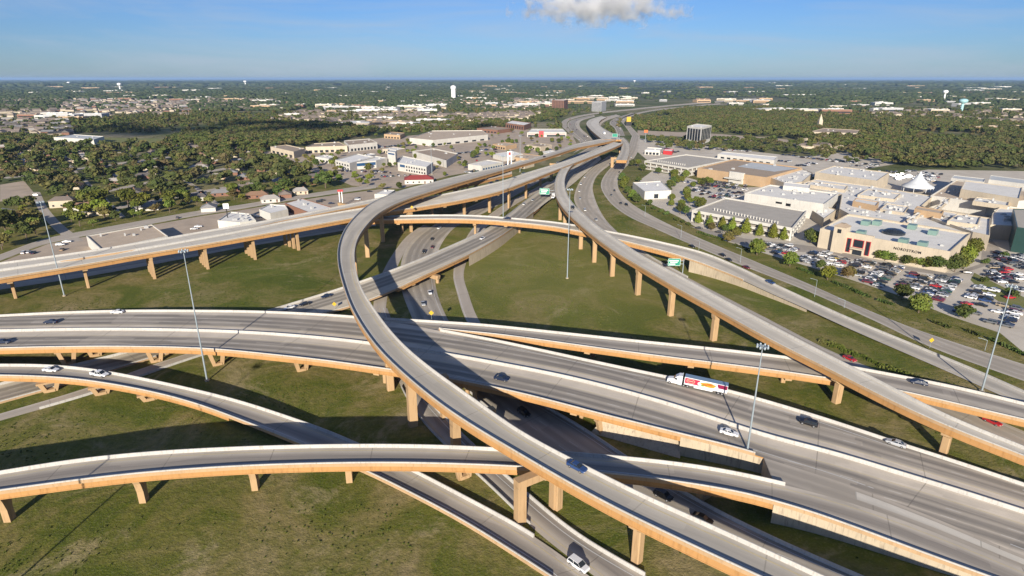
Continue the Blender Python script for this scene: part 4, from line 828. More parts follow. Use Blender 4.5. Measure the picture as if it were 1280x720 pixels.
# right: dark-blue small shop and fuel stop
b = bldg('fuel_station', 'white and blue station canopy building right of the tan stub ramp', 'station', [(806, 188), (825, 189), (828, 186), (809, 185)], 5.5, 'white_w', 'rf_white', 1, 1); windows(b, edge(b, (815, 191)), 4, .4, 3.4, .7)
bldg('corner_store', 'low shop with a red side right of the blue and white station', 'shop', [(829, 188.5), (840, 189.5), (842, 187), (831, 186.5)], 4.5, 'redp', 'rf_white', .5, 0)
bldg('church_building', 'pale church complex with grey roofs in the right-hand wood', 'church', [(1012, 165), (1070, 167), (1074, 163), (1030, 160.5)], 9, 'cream', 'rf_brown', .6, 3)
c = P(1028, 163); mb = MB(); mb.box((0, 0, 9), (7, 7, 18)); mb.box((0, 0, 24), (6, 6, 12), 0, .05); t = mb.build('church_steeple', M['cream']); t.location = (c[0], c[1]+14, 0); tag(t, 'slim pale steeple standing at the church in the right-hand wood', 'steeple')
# ---- water towers
def water_tower(label, px, py0, py1, w_px, col, kind=0):
    b = P(px, py1); d = math.hypot(b[0], b[1]); h = H-(H-0)*0
    zc = b[1]*CP-(b[2]-H)*SP; hh = (py1-py0)*zc/FPX; r = w_px/2*zc/FPX
    t = empty('water_tower', tuple(b), 0, label, 'water tower')
    mb = MB(); mb.lathe([(r*.34 if kind == 0 else r*.8, -1), (r*.30 if kind == 0 else r*.8, hh*.55), (r*.3 if kind == 0 else r*.8, hh*.68)], n=14); mb.build('stem', M[col], t, True)
    mb = MB(); mb.lathe([(r*.3, hh*.6), (r*.8, hh*.68), (r, hh*.8), (r*.97, hh*.9), (r*.6, hh*.97), (0, hh)], n=18); mb.build('tank', M[col], t, True)
M['tealp'] = plain('pale_teal_paint', (.30, .50, .52), .5)
water_tower('big white water tower with a wide column standing nearest the centre of the skyline', 567, 107.5, 124, 7, 'white', 1)
water_tower('pale teal water tower at the far right above the wood', 1201.5, 124, 139, 10, 'tealp')
water_tower('white water tower just left of the pale teal one', 1180, 113, 124, 6, 'white')
water_tower('white water tower on the far left with a thin stem', 150.5, 104, 113, 5, 'white')
water_tower('tiny white water tower at the very far left of the horizon', 86.5, 102.5, 107, 4, 'white')
water_tower('tiny white water tower between the far left one and the centre', 307, 101, 107, 4, 'white')
water_tower('tiny white water tower on the horizon right of the cloud', 793, 100.5, 104.5, 3.5, 'white')
# ================================================================ TREES
def leaf_mat(name, a, b, c):
    k = NT(name); oi = k.n('ShaderNodeObjectInfo').outputs['Random']; p = k.pos()
    f = k.noise(.5, 4, .7, p); g = k.noise(.11, 3, .6, p)
    col = k.mix(k.step(f, .3, .7), a, b); col = k.mix(k.math('MULTIPLY', k.step(g, .45, .65), .6), col, c)
    hs = k.n('ShaderNodeHueSaturation'); k.L.new(col, hs.inputs['Color'])
    k.L.new(k.math('MULTIPLY_ADD', oi, .05, .475), hs.inputs['Hue']); k.L.new(k.math('MULTIPLY_ADD', oi, .6, .7), hs.inputs['Value'])
    return k.done(hs.outputs[0], .75, .15)
M['leaf_g'] = leaf_mat('green_foliage', (0.07247, 0.1009, 0.01544), (0.1159, 0.1355, 0.02231), (0.1449, 0.1326, 0.0326))
M['leaf_d'] = leaf_mat('dark_green_foliage', (0.04348, 0.06538, 0.01544), (0.06956, 0.0934, 0.02059), (0.08696, 0.0934, 0.02574))
M['leaf_o'] = leaf_mat('olive_foliage', (0.1063, 0.1009, 0.02746), (0.1401, 0.1261, 0.03775), (0.1595, 0.1121, 0.0429))
M['leaf_l'] = leaf_mat('bright_green_foliage', (0.1063, 0.1307, 0.01544), (0.1498, 0.1681, 0.02145), (0.1691, 0.1542, 0.03089))
M['bark'] = stained('bark', (.14, .105, .075), (.08, .06, .045), 2)
def wood_mat(name, stops, sc=.09):
    k = NT(name); p = k.pos(); v = k.n('ShaderNodeTexVoronoi'); v.inputs['Scale'].default_value = sc; k.L.new(p, v.inputs['Vector'])
    s = k.n('ShaderNodeSeparateXYZ'); k.L.new(v.outputs['Color'], s.inputs[0])
    c = k.ramp(s.outputs[0], stops); n = k.noise(.45, 4, .7, p); c = k.mix(k.math('MULTIPLY', k.step(n, .4, .7), .5), c, (.05, .064, .018)); b = k.noise(.006, 4, .6, p)
    c = k.mix(k.math('MULTIPLY', k.step(b, .45, .62), .35), c, (.07, .068, .034)); return k.done(c, .85, .1)
M['wood'] = wood_mat('mixed_wood_foliage', [(0, (0.0462, 0.06889, 0.0186)), (.3, (0.07392, 0.09274, 0.02325)), (.55, (0.09702, 0.106, 0.0279)), (.75, (0.1247, 0.1104, 0.03905)), (.9, (0.1155, 0.0839, 0.04185)), (1, (0.06006, 0.08832, 0.02046))])
M['wood_far'] = wood_mat('far_wood_foliage', [(0, (0.02957, 0.04915, 0.01948)), (.4, (0.04435, 0.06528, 0.02657)), (.8, (0.06653, 0.08064, 0.0372)), (1, (0.04805, 0.06528, 0.02657))], .02)
def rot_rand(r):
    a = r.normal(size=3); a /= np.linalg.norm(a); return a
def crown_arrays(seed, nq, shape='oak', leaf=1.0, core=True):
    """10 m tall tree crown: lobed cloud of bent leaf-clump quads round an added light-blocking inner core"""
    r = np.random.default_rng(seed); V = []; Fc = []
    if shape == 'oak':
        nl = 9; L = [(np.array([r.uniform(-2.8, 2.8), r.uniform(-2.8, 2.8), r.uniform(4.2, 7.9)]), r.uniform(1.5, 2.5)) for _ in range(nl)]+[(np.array([0, 0, 5.6]), 3.0), (np.array([0, 0, 7.5]), 2.2)]
    elif shape == 'round':
        L = [(np.array([0, 0, 5.2]), 3.9), (np.array([0, 0, 3.2]), 3.1), (np.array([0, 0, 7.2]), 2.6)]+[(np.array([2.3*math.cos(t)+r.uniform(-.4, .4), 2.3*math.sin(t), r.uniform(2.6, 6.8)]), r.uniform(1.5, 2.2)) for t in np.linspace(0, 5.5, 8)]
    elif shape == 'tall':
        L = [(np.array([r.uniform(-1.3, 1.3), r.uniform(-1.3, 1.3), z]), r.uniform(1.3, 2.0)) for z in (3, 4, 5, 6, 7, 8, 8.6)]
    elif shape == 'cone':
        L = [(np.array([0, 0, z]), w) for z, w in ((1.6, 2.5), (2.8, 2.45), (4, 2.15), (5.2, 1.8), (6.4, 1.4), (7.6, 1.0), (8.6, .7), (9.4, .4))]
    else:
        L = [(np.array([r.uniform(-2.2, 2.2), r.uniform(-2.2, 2.2), r.uniform(2, 5.5)]), r.uniform(1.8, 2.8)) for _ in range(7)]+[(np.array([0, 0, 3.5]), 3)]
    w = np.array([l[1]**2 for l in L]); w /= w.sum()
    for _ in range(nq):
        c, R = L[r.choice(len(L), p=w)]; d = rot_rand(r)
        if d[2] < -.35: d[2] *= -.6
        p = c+d*R*r.uniform(.72, 1.08)*np.array([1, 1, .85]); n = d*.8+rot_rand(r)*.75; n /= np.linalg.norm(n)
        a = np.cross(n, rot_rand(r)); a /= np.linalg.norm(a)+1e-9; b = np.cross(n, a); s = leaf*r.uniform(.5, 1.0); q = len(V)
        V += [p-a*s*.8, p-b*s*.6+n*s*.15, p+a*s*.9, p+b*s*.7-n*s*.2]; Fc += [(q, q+1, q+2), (q, q+2, q+3)]
    if core:  # solid lumps added inside the crown to stop light passing
        for c, R in L:
            q = len(V); t = (1+5**.5)/2
            ico = np.array([(-1, t, 0), (1, t, 0), (-1, -t, 0), (1, -t, 0), (0, -1, t), (0, 1, t), (0, -1, -t), (0, 1, -t), (t, 0, -1), (t, 0, 1), (-t, 0, -1), (-t, 0, 1)], float); ico /= np.linalg.norm(ico[0])
            V += [c+v*R*r.uniform(.6, .84)*np.array([1, 1, .8]) for v in ico]
            Fc += [(q+i, q+j, q+k) for i, j, k in ((0, 11, 5), (0, 5, 1), (0, 1, 7), (0, 7, 10), (0, 10, 11), (1, 5, 9), (5, 11, 4), (11, 10, 2), (10, 7, 6), (7, 1, 8), (3, 9, 4), (3, 4, 2), (3, 2, 6), (3, 6, 8), (3, 8, 9), (4, 9, 5), (2, 4, 11), (6, 2, 10), (8, 6, 7), (9, 8, 1))]
    return np.array(V, np.float32), np.array(Fc, np.int32)
def arr_mesh(name, V, Fc, mat):
    me = bpy.data.meshes.new(name); me.vertices.add(len(V)); me.vertices.foreach_set('co', np.ascontiguousarray(V, np.float32).ravel())
    n = len(Fc); me.loops.add(n*3); me.polygons.add(n); me.loops.foreach_set('vertex_index', np.ascontiguousarray(Fc, np.int32).ravel())
    me.polygons.foreach_set('loop_start', np.arange(0, n*3, 3, dtype=np.int32)); me.polygons.foreach_set('loop_total', np.full(n, 3, np.int32))
    me.materials.append(mat); me.update(calc_edges=True); return me
def trunk_mesh(seed, hs=5.0, r0=.32, limbs=5):
    r = random.Random(seed); mb = MB(); mb.tube((0, 0, -.3), (.1, 0, hs*.55), r0, r0*.75, 7); mb.tube((.1, 0, hs*.55), (0, .1, hs*1.2), r0*.75, r0*.35, 7)
    for i in range(limbs):
        a = 6.28*i/limbs+r.uniform(-.4, .4); z = hs*r.uniform(.5, .8); mb.tube((.05, 0, z), (2*math.cos(a), 2*math.sin(a), z+r.uniform(1, 2.2)), r0*.4, r0*.15, 5)
    return mb.mesh('trunk', M['bark'])
PROTO = {}
for key, shape, mat, n, leaf in (('oak0', 'oak', 'leaf_g', 620, 1.0), ('oak1', 'oak', 'leaf_d', 620, 1.0), ('oak2', 'oak', 'leaf_g', 560, 1.1), ('olive', 'oak', 'leaf_o', 600, 1.0), ('bright', 'oak', 'leaf_l', 600, 1.0), ('round0', 'round', 'leaf_g', 640, .95), ('round1', 'round', 'leaf_d', 640, .95), ('round2', 'round', 'leaf_l', 640, .95), ('round3', 'round', 'leaf_o', 640, .95), ('tall', 'tall', 'leaf_g', 430, .9), ('cone', 'cone', 'leaf_l', 520, .75), ('bush', 'bush', 'leaf_d', 420, 1.0)):
    V, Fc = crown_arrays(hash(key) % 1000 if False else sum(map(ord, key)), n, shape, leaf); PROTO[key] = (arr_mesh('crown', V, Fc, M[mat]), trunk_mesh(len(key)+n, 5.0 if shape in ('oak', 'tall') else 3.2 if shape == 'round' else 1.6, .3, 5 if shape == 'oak' else 0))
NTREE = 0
def tree(kind, x, y, h, label, group=None, name='tree', wide=1.0):
    global NTREE
    t = empty(name, (x, y, 0), random.uniform(0, 6.28), label, name, group); s = h/10; t.scale = (s*wide, s*wide, s); NTREE += 1
    for nm, me in (('crown', PROTO[kind][0]), ('trunk', PROTO[kind][1])):
        o = bpy.data.objects.new(nm, me); COL.objects.link(o); o.parent = t
    return t
TREEPOS = []
def tpx(kind, px, py, h, label, group=None, name='tree', wide=1.0):
    p = P(px, py); TREEPOS.append((p[0], p[1])); return tree(kind, p[0], p[1], h, label, group, name, wide)
# -- mall kerb trees
G1 = 'round trees along the kerb of the mall car park'
for px, py, h, kd, lb, wd in ((1148, 391, 9.5, 'round0', 'round green tree on the mall kerb, right of the dark green one', 1.1), (1127, 374, 8, 'round1', 'dark green tree on the kerb beside the fourth cluster of parked cars', 1.2),
        (1204, 397, 6.5, 'round1', 'low dark tree on the mall kerb below a lone red car', 1.35), (1034, 350, 8.5, 'round2', 'bright green round tree on the kerb before the yellow car', 1.1), (1025, 336, 5.5, 'round1', 'small dark tree touching the bright round tree on the kerb', 1.1),
        (1060, 347, 6.5, 'round3', 'brownish wide tree on the kerb right of the bright round tree', 1.3), (987, 333, 9, 'round0', 'round tree on the kerb below the garage corner', 1.1), (946, 319, 10.5, 'round0', 'largest round tree on the kerb below the garage front', 1.15),
        (910, 303, 7.5, 'round3', 'olive tree on the kerb left of the largest round one', 1.2), (920, 296, 6.5, 'round0', 'tree behind the olive kerb tree near the garage', 1.2), (889, 288, 6, 'round3', 'small tree between two garage cone trees', 1.1), (906, 290, 5.5, 'round1', 'dark small tree at the foot of the third garage cone tree', 1.1)):
    tpx(kd, px, py, h, lb, G1, wide=wd)
CO = ['first', 'second', 'third', 'fourth', 'fifth', 'sixth', 'seventh', 'eighth', 'ninth', 'tenth', 'eleventh', 'twelfth']
for i, (px, py, h) in enumerate(((872.5, 279, 9), (887, 284, 9), (902.5, 286, 9), (915, 289, 10), (932, 292, 11), (949, 295, 8.5), (966, 298, 10.5), (979, 300, 8.5))):
    tpx('cone', px, py, h, CO[i]+' cone-shaped tree from the left along the front of the white garage', 'cone-shaped trees along the garage front', wide=1.15)
r = random.Random(4)
for i, (px, py, h, kd) in enumerate(((1012, 304, 10, 'round1'), (1020, 306, 9, 'round0'), (1029, 308, 9, 'round1'), (1039, 310, 8, 'round2'), (1046, 311, 7.5, 'round0'))):
    tpx(kd, px, py, h, CO[i]+' tree from the left in the clump left of the clock tower', 'trees left of the clock tower')
for i, (px, py, h, kd) in enumerate(((1098, 324, 6, 'round0'), (1106, 326, 6.5, 'round0'), (1115, 327, 6.5, 'round1'), (1124, 328, 6, 'round2'), (1133, 331, 6.5, 'round1'), (1143, 332, 7, 'round3'), (1152, 334, 7, 'round0'), (1161, 336, 8, 'round0'), (1171, 338, 9.5, 'round1'), (1180, 339, 9, 'round1'))):
    tpx(kd, px, py, h, CO[i]+' tree from the left in the row under the dark wall lettering', 'trees under the wall lettering', wide=1.25)
for i, (px, py, h, kd) in enumerate(((1193, 340, 10, 'round1'), (1202, 336, 10, 'round0'), (1209, 327, 10, 'round2'), (1216, 318, 10.5, 'round0'), (1222, 310, 9, 'round0'), (1214, 307, 9, 'round1'))):
    tpx(kd, px, py, h, CO[i]+' tree up the right-hand end wall of the front department store', 'trees round the store corner')
for i, (px, py, h) in enumerate(((1229, 353, 5), (1262, 368, 5), (1269, 372, 5), (1254, 322, 6), (1232, 330, 5))):
    tpx('bush', px, py, h, CO[i]+' small tree counted from the left round the right-hand car lot', 'small trees round the right-hand lot')
# -- frontage clumps left of the white box store, and garden trees there
for i, (px, py, h, kd) in enumerate(((777, 226, 9, 'round1'), (781, 231, 9, 'round0'), (779, 236, 8, 'round0'), (784, 243, 8, 'oak1'), (790, 249, 9, 'round0'), (795, 254, 9, 'round1'), (790, 208, 9, 'round1'), (797, 209, 9.5, 'oak0'), (803, 214, 9, 'round1'), (809, 211, 9, 'oak2'), (798, 228, 6, 'oak1'), (823, 218, 8, 'oak1'))):
    tpx(kd, px, py, h, CO[i]+' tree of the clumps between the frontage road and the white box store', 'trees by the frontage road')
for i in range(34):
    px, py = r.uniform(826, 888), r.uniform(214, 262)
    w = P(px, py)
    if occ(w[0], w[1]) and r.random() < .0 or any(inpoly(np.array([w[:2]]), np.array(b['q'])+b['loc'])[0] for b in BLD): continue
    if abs(px-(812+(py-250)*-.2)) < 14 and py > 228: continue
    tpx(r.choice(['round0', 'round1', 'oak2']), px, py, r.uniform(6, 9), 'garden tree in the planted strip between the white box store and the garages', 'garden trees between box store and garages')
for i, (px, py, h) in enumerate(((817, 262, 4.5), (826, 266, 5), (833, 269, 5), (846, 276, 4.5), (854, 279, 4), (861, 282, 4), (812, 258, 6), (850, 268, 9), (857, 270, 8), (872, 262, 7))):
    tpx('bush' if h < 6 else 'oak1', px, py, h, CO[i]+' shrub or tree from the left on the green corner before the white garage', 'planting on the green corner')
# -- businesses left of the far flyover
spots = [(388, 205, 9), (395, 208, 10), (385, 214, 9), (444, 226, 8), (450, 232, 8), (459, 233, 7), (462, 228, 9), (478, 238, 7), (499, 236, 7), (505, 214, 5), (524, 216, 6), (447, 207, 6), (457, 208, 6), (462, 207, 6), (480, 210, 6), (494, 209, 6), (510, 192, 6), (549, 208, 7), (560, 207, 8), (556, 220, 5), (580, 211, 7), (596, 213, 7), (592, 198, 11), (596, 194, 9), (615, 198, 9), (626, 200, 9), (632, 201, 8), (572, 201, 6), (658, 190, 9), (663, 189, 8), (672, 191, 8), (676, 196, 8), (548, 182, 6), (556, 183, 6), (504, 184, 8), (512, 183, 8), (530, 184, 6), (600, 185, 7), (606, 184, 7), (640, 180, 8), (636, 178, 8), (628, 180, 7), (668, 184, 7), (640, 166, 9), (652, 170, 9), (690, 178, 8), (710, 176, 8), (700, 186, 7), (684, 190, 7), (420, 215, 7), (413, 222, 8)]
rb = random.Random(9)
while len(spots) < 165:
    px = rb.uniform(352, 715); py = rb.uniform(166, 236-(px-420)*.17 if px > 420 else 236)
    if px < 400 and py < 190 or any((px-a)**2+((py-b)*2.2)**2 < 30 for a, b, c in spots): continue
    spots.append((px, py, rb.uniform(4.5, 9)))
for px, py, h in spots:
    w = P(px, py)
    if any(inpoly(np.array([w[:2]]), np.array(b['q'])+b['loc'])[0] for b in BLD): continue
    tpx(r.choice(['round0', 'round1', 'oak2', 'bright', 'olive']), px, py, h, 'car park tree among the businesses left of the far flyover', 'trees among the businesses left of the flyover')
# ================================================================ HOUSES of the left neighbourhood
for nm, a, b in (('rh0', (.20, .165, .14), (.15, .12, .10)), ('rh1', (.27, .165, .105), (.21, .125, .08)), ('rh2', (.25, .245, .24), (.19, .185, .18)), ('rh3', (.135, .12, .11), (.10, .09, .08)), ('rh4', (.40, .37, .33), (.32, .29, .26))): M[nm] = roofm('house_shingle_'+nm, a, b)
HW = ['cream', 'redbrick', 'white_w', 'tan_w']
RN = {'rh0': 'brown', 'rh1': 'orange-tan', 'rh2': 'grey', 'rh3': 'dark', 'rh4': 'pale'}
houses = [(80, 258, 16, 'rh0', 'cream', 'cream two-storey house with a brown roof above the side street', 5.5), (103, 262, 22, 'rh1', 'white_w', 'orange-roofed bungalow beside the cream house above the side street', 3), (26, 277, 18, 'rh1', 'redbrick', 'orange-roofed house among dark trees near the left edge', 3), (122, 268, 17, 'rh2', 'cream', 'grey-roofed house right of the orange bungalow by the side street', 3),
          (184, 262, 17, 'rh2', 'white_w', 'white house with a grey roof tucked in trees behind the tan showroom', 3), (204, 229, 18, 'rh1', 'redbrick', 'orange-roofed house in the middle of the tree belt', 3), (322, 247, 17, 'rh1', 'redbrick', 'orange-tan roofed house by the street left of the white gabled one', 3), (338, 252, 14, 'rh4', 'white_w', 'white gabled house by the street above the white box building', 3), (357, 246, 12, 'rh0', 'redbrick', 'small brown-roofed house with a red front by the street', 3), (376, 242, 12, 'rh4', 'cream', 'small pale house at the street end below the tall trees', 3), (262, 263, 12, 'rh2', 'white_w', 'low white house by the street left of the white pole sign', 3), (247, 250, 15, 'rh3', 'white_w', 'dark-roofed house in deep shade of trees by the street', 3), (306, 238, 15, 'rh0', 'redbrick', 'brown-roofed house above the orange-tan one by the street', 3)]
HP = []
for px, py, L, rf, wl, lb, hw in houses:
    p = P(px, py); HP.append(p); hip('house', lb, 'house', L, 10, hw, 2.6, (p[0], p[1], 0), random.choice([.35, .45, 1.9]), wl, rf, 'houses of the left neighbourhood')
RES = [(0, 314), (60, 294), (100, 286.5), (170, 274), (250, 260), (300, 253), (360, 243.5), (415, 234), (408, 212), (370, 195), (250, 182), (130, 186), (0, 178)]
rp = ppoly(RES)[:, :2]; lo, hi = rp.min(0), rp.max(0); cand = []
for X in np.arange(lo[0], hi[0], 27):
    for Y in np.arange(lo[1], hi[1], 30):
        u = (X+RNG.uniform(-5, 5), Y+RNG.uniform(-5, 5)); cand.append((u[0]*math.cos(.35)-u[1]*math.sin(.35)*.0+0, u[1]))
cand = np.array(cand); cand = cand[inpoly(cand, rp)]; cand = cand[np.argsort(np.hypot(cand[:, 0], cand[:, 1]))]
vh = []
for rf in RN:
    for wl in ('cream', 'redbrick'):
        vh.append((rf, wl))
PH = {}
for i, (x, y) in enumerate(cand):
    if any(np.hypot(x-h[0], y-h[1]) < 24 for h in HP) or occ(x, y, 11): continue
    HP.append((x, y)); rf, wl = vh[RNG.integers(len(vh))]
    near = i < 70; rz = random.choice([.3, .38, 1.9, 1.95])
    lb = f"{RN[rf]}-roofed {'brick' if wl == 'redbrick' else 'pale-walled'} house half hidden by trees in the left neighbourhood"
    if (rf, wl) not in PH: PH[(rf, wl)] = hip('house', lb, 'house', 17, 10.5, 2.9, 2.5, (x, y, 0), rz, wl, rf, 'houses of the left neighbourhood')
    else:
        s = PH[(rf, wl)]; c = s.copy(); COL.objects.link(c); c.location = (x, y, 0); c.rotation_euler.z = rz; c.scale = (random.uniform(.85, 1.15), random.uniform(.85, 1.2), 1)
        for ch in list(s.children):
            d = ch.copy(); COL.objects.link(d); d.parent = c
            for g2 in ch.children: e = g2.copy(); COL.objects.link(e); e.parent = d
        mark_poly([(x-9, y-6), (x+9, y-6), (x+9, y+6), (x-9, y+6)], 0)
# -- individual trees of the neighbourhood (nearest), the rest as wood
n_pts = 5000; q = np.stack([RNG.uniform(lo[0], hi[0], n_pts), RNG.uniform(lo[1], hi[1], n_pts)], 1); q = q[inpoly(q, rp)]
q = q[np.argsort(np.hypot(q[:, 0], q[:, 1]))]; kept = []; REST = []
for x, y in q:
    if occ(x, y, 1.2): continue
    if any((x-a)**2+(y-b)**2 < 58 for a, b in kept[-260:]): continue
    kept.append((x, y))
TREE_LIMIT = 296
KN = {'oak0': 'green', 'oak1': 'dark green', 'oak2': 'green', 'olive': 'olive-brown', 'bright': 'bright green', 'tall': 'slim green'}
for x, y in kept:
    if NTREE < TREE_LIMIT:
        kd = random.choices(list(KN), [4, 4, 3, 3, 2, 1])[0]; h = random.choice([5, 7, 9, 11, 14])*random.uniform(.8, 1.2)
        tree(kd, x, y, h, f"{KN[kd]} tree among the houses of the left neighbourhood", 'trees of the left neighbourhood', wide=random.uniform(1, 1.3))
    else: REST.append((x, y, random.choice([5, 7.5, 9, 11, 14])*random.uniform(.8, 1.2)))
# ================================================================ WOODS (one object per wood)
BL = []
for i in range(5):
    r2 = np.random.default_rng(50+i); t = (1+5**.5)/2
    ico = np.array([(-1, t, 0), (1, t, 0), (-1, -t, 0), (1, -t, 0), (0, -1, t), (0, 1, t), (0, -1, -t), (0, 1, -t), (t, 0, -1), (t, 0, 1), (-t, 0, -1), (-t, 0, 1)], float); ico /= np.linalg.norm(ico[0])
    V = ico*r2.uniform(.7, 1.25, (12, 1)); V[:, 2] = (V[:, 2]+.8)*.55; Fc = np.array([(0, 11, 5), (0, 5, 1), (0, 1, 7), (0, 7, 10), (0, 10, 11), (1, 5, 9), (5, 11, 4), (11, 10, 2), (10, 7, 6), (7, 1, 8), (3, 9, 4), (3, 4, 2), (3, 2, 6), (3, 6, 8), (3, 8, 9), (4, 9, 5), (2, 4, 11), (6, 2, 10), (8, 6, 7), (9, 8, 1)], np.int32)
    BL.append((V.astype(np.float32), Fc))
LOW_T = [crown_arrays(100+i, 75, 'oak', 1.9) for i in range(5)]
def small_crown(seed):
    V, Fc = crown_arrays(seed, 34, 'bush', 2.6, False); V2, F2 = BL[seed % 5]; W2 = V2*np.array([3.4, 3.4, 5.2]); return np.concatenate([V, W2]).astype(np.float32), np.concatenate([Fc, F2+len(V)])
def merge(name, inst, protos, mat, label, cat='wood'):
    Vs, Fs, off = [], [], 0
    for (x, y, sx, sz, z0) in inst:
        V, Fc = protos[RNG.integers(len(protos))]; a = RNG.uniform(0, 6.28); c, s = math.cos(a), math.sin(a)
        W = np.empty_like(V); W[:, 0] = (V[:, 0]*c-V[:, 1]*s)*sx+x; W[:, 1] = (V[:, 0]*s+V[:, 1]*c)*sx+y; W[:, 2] = V[:, 2]*sz+z0
        Vs.append(W); Fs.append(Fc+off); off += len(V)
    me = arr_mesh(name, np.concatenate(Vs), np.concatenate(Fs), M[mat]); o = bpy.data.objects.new(name, me); COL.objects.link(o); return tag(o, label, cat, None, 'stuff')
merge('tree_belt', [(x, y, h/10*random.uniform(1, 1.35), h/10, 0) for x, y, h in REST], LOW_T, 'wood', 'dense belt of trees over the rear of the left neighbourhood', 'trees')
def field(pts, dens_area, hmin=7, hmax=13, thin=0, seed=0):
    w = ppoly(pts)[:, :2]; lo, hi = w.min(0), w.max(0); n = int((hi[0]-lo[0])*(hi[1]-lo[1])/dens_area)
    r = np.random.default_rng(seed+5); q = np.stack([r.uniform(lo[0], hi[0], n), r.uniform(lo[1], hi[1], n)], 1); q = q[inpoly(q, w)]; out = []
    for x, y in q:
        if occ(x, y, 4): continue
        if thin and math.sin(x*.013+y*.004+seed)+math.sin(y*.0085-x*.006+2*seed)+r.normal()*.35 < thin: continue
        h = r.uniform(hmin, hmax); out.append((x, y, h/10*r.uniform(1, 1.4), h/10, 0))
    return out
merge('wood', field([(1000, 191), (1060, 200), (1140, 211), (1285, 216), (1285, 158), (1180, 150), (1090, 152), (1000, 150), (960, 158), (920, 168), (940, 184)], 88, 7, 14, -1.15, 3), LOW_T, 'wood', 'broad mixed wood behind the mall on the right')
merge('wood', field([(790, 158), (840, 160), (900, 164), (960, 160), (1000, 150), (1000, 141), (960, 136), (860, 137), (800, 147)], 95, 8, 14, -1.4, 6), LOW_T, 'wood', 'dense wood behind the square office block')
merge('wood', field([(200, 186), (330, 190), (385, 186), (430, 176), (470, 168), (440, 160), (330, 154), (240, 160)], 95, 8, 14, -1.3, 8), LOW_T, 'wood', 'dark wood left of the long shopping strip')
merge('wood', field([(0, 180), (130, 187), (200, 184), (240, 172), (110, 176), (0, 171)], 130, 7, 12, -.9, 9), LOW_T, 'wood', 'loose belt of trees before the long white school at far left')
merge('wood', field([(560, 166), (640, 160), (700, 148), (715, 140), (690, 138), (610, 146), (500, 150), (470, 160)], 150, 7, 12, -.5, 11), LOW_T, 'wood', 'loose trees among the houses left of the freeway bend')
merge('wood', field([(830, 188), (900, 190), (1000, 194), (1050, 205), (1115, 208), (1040, 186), (960, 178), (890, 174), (800, 175)], 190, 6, 10, -.5, 13), LOW_T, 'wood', 'scattered trees round the square office block and the row of shops')
# far country: blobs of grove, growing coarser with distance
CLEAR = [ppoly(p)[:, :2] for p in ([(60, 146), (90, 123), (230, 124), (240, 146)], [(0, 171), (0, 150), (85, 151), (95, 171)], [(360, 142), (560, 142), (560, 134), (380, 134)], [(600, 138), (840, 141), (830, 127), (640, 126)], [(740, 140), (960, 128), (1000, 121), (900, 121), (760, 133)], [(1130, 141), (1200, 142), (1210, 127), (1060, 132)], [(700, 190), (800, 190), (800, 138), (700, 138)])]
inst = []
for py0, py1, n, sz, th in ((124, 139, 9000, 11, -.15), (114, 124, 8000, 22, -.35), (106.5, 114, 6000, 60, -.45), (101.3, 106.5, 3600, 220, -.5)):
    for _ in range(n):
        px, py = RNG.uniform(-20, 1300), RNG.uniform(py0, py1); w = P(px, py); x, y = w[:2]; d = math.hypot(x, y); f = 900/d
        if math.sin(x*.011*f+y*.0035*f)+math.sin(y*.006*f-x*.004*f+1.7)+RNG.normal()*.5 < th: continue
        if d < 3500 and occ(x, y, 6): continue
        if any(inpoly(np.array([[x, y]]), c)[0] for c in CLEAR) and RNG.random() < .86: continue
        s = sz*RNG.uniform(.6, 1.3); inst.append((x, y, s*.75, min(s, RNG.uniform(9, 15) if d < 9000 else RNG.uniform(14, 42)), 0))
MID = [small_crown(70+i) for i in range(6)]; im = []
for _ in range(9000):
    w = P(RNG.uniform(-20, 1300), RNG.uniform(136, 166)); x, y = w[:2]
    if math.sin(x*.011+y*.0035)+math.sin(y*.006-x*.004+1.7)+RNG.normal()*.6 < -.1 or occ(x, y, 6): continue
    if any(inpoly(np.array([[x, y]]), c)[0] for c in CLEAR) and RNG.random() < .5: continue
    s = RNG.uniform(.7, 1.35); im.append((x, y, s*1.2, s, 0))
merge('middle_distance_woods', im, MID, 'wood', 'olive and green trees scattered over the middle distance among the estates', 'trees')
merge('distant_woods', inst, BL, 'wood_far', 'dark woods and groves spreading over the plain to the horizon', 'woods')
# -- distant houses and buildings
def far_mesh(name, wall, roof, gable):
    mb = MB(); mb.cur = 0; mb.box((0, 0, .4), (1, 1, 1.0)); mb.cur = 1
    if gable:
        v = [(-.53, -.56, .86), (.53, -.56, .86), (.53, .56, .86), (-.53, .56, .86), (-.5, 0, 1.6), (.5, 0, 1.6)]
        mb.face([v[0], v[1], v[5], v[4]]); mb.face([v[2], v[3], v[4], v[5]]); mb.face([v[1], v[2], v[5]]); mb.face([v[3], v[0], v[4]])
    else:
        mb.box((0, 0, .93), (.985, .97, .06)); mb.box((.2, .1, 1.02), (.1, .16, .14)); mb.box((-.22, -.15, 1.01), (.08, .14, .12)); mb.cur = 2; mb.box((0, -.501, .35), (.9, .01, .28))
    return mb.mesh(name, [M[wall], M[roof], M['glass']])
FM = {rf: [far_mesh('distant_house', wl, rf, True) for wl in ('cream', 'redbrick')] for rf in ('rh0', 'rh2', 'rh3', 'rh4')}
nh = 0; far_stuff = []
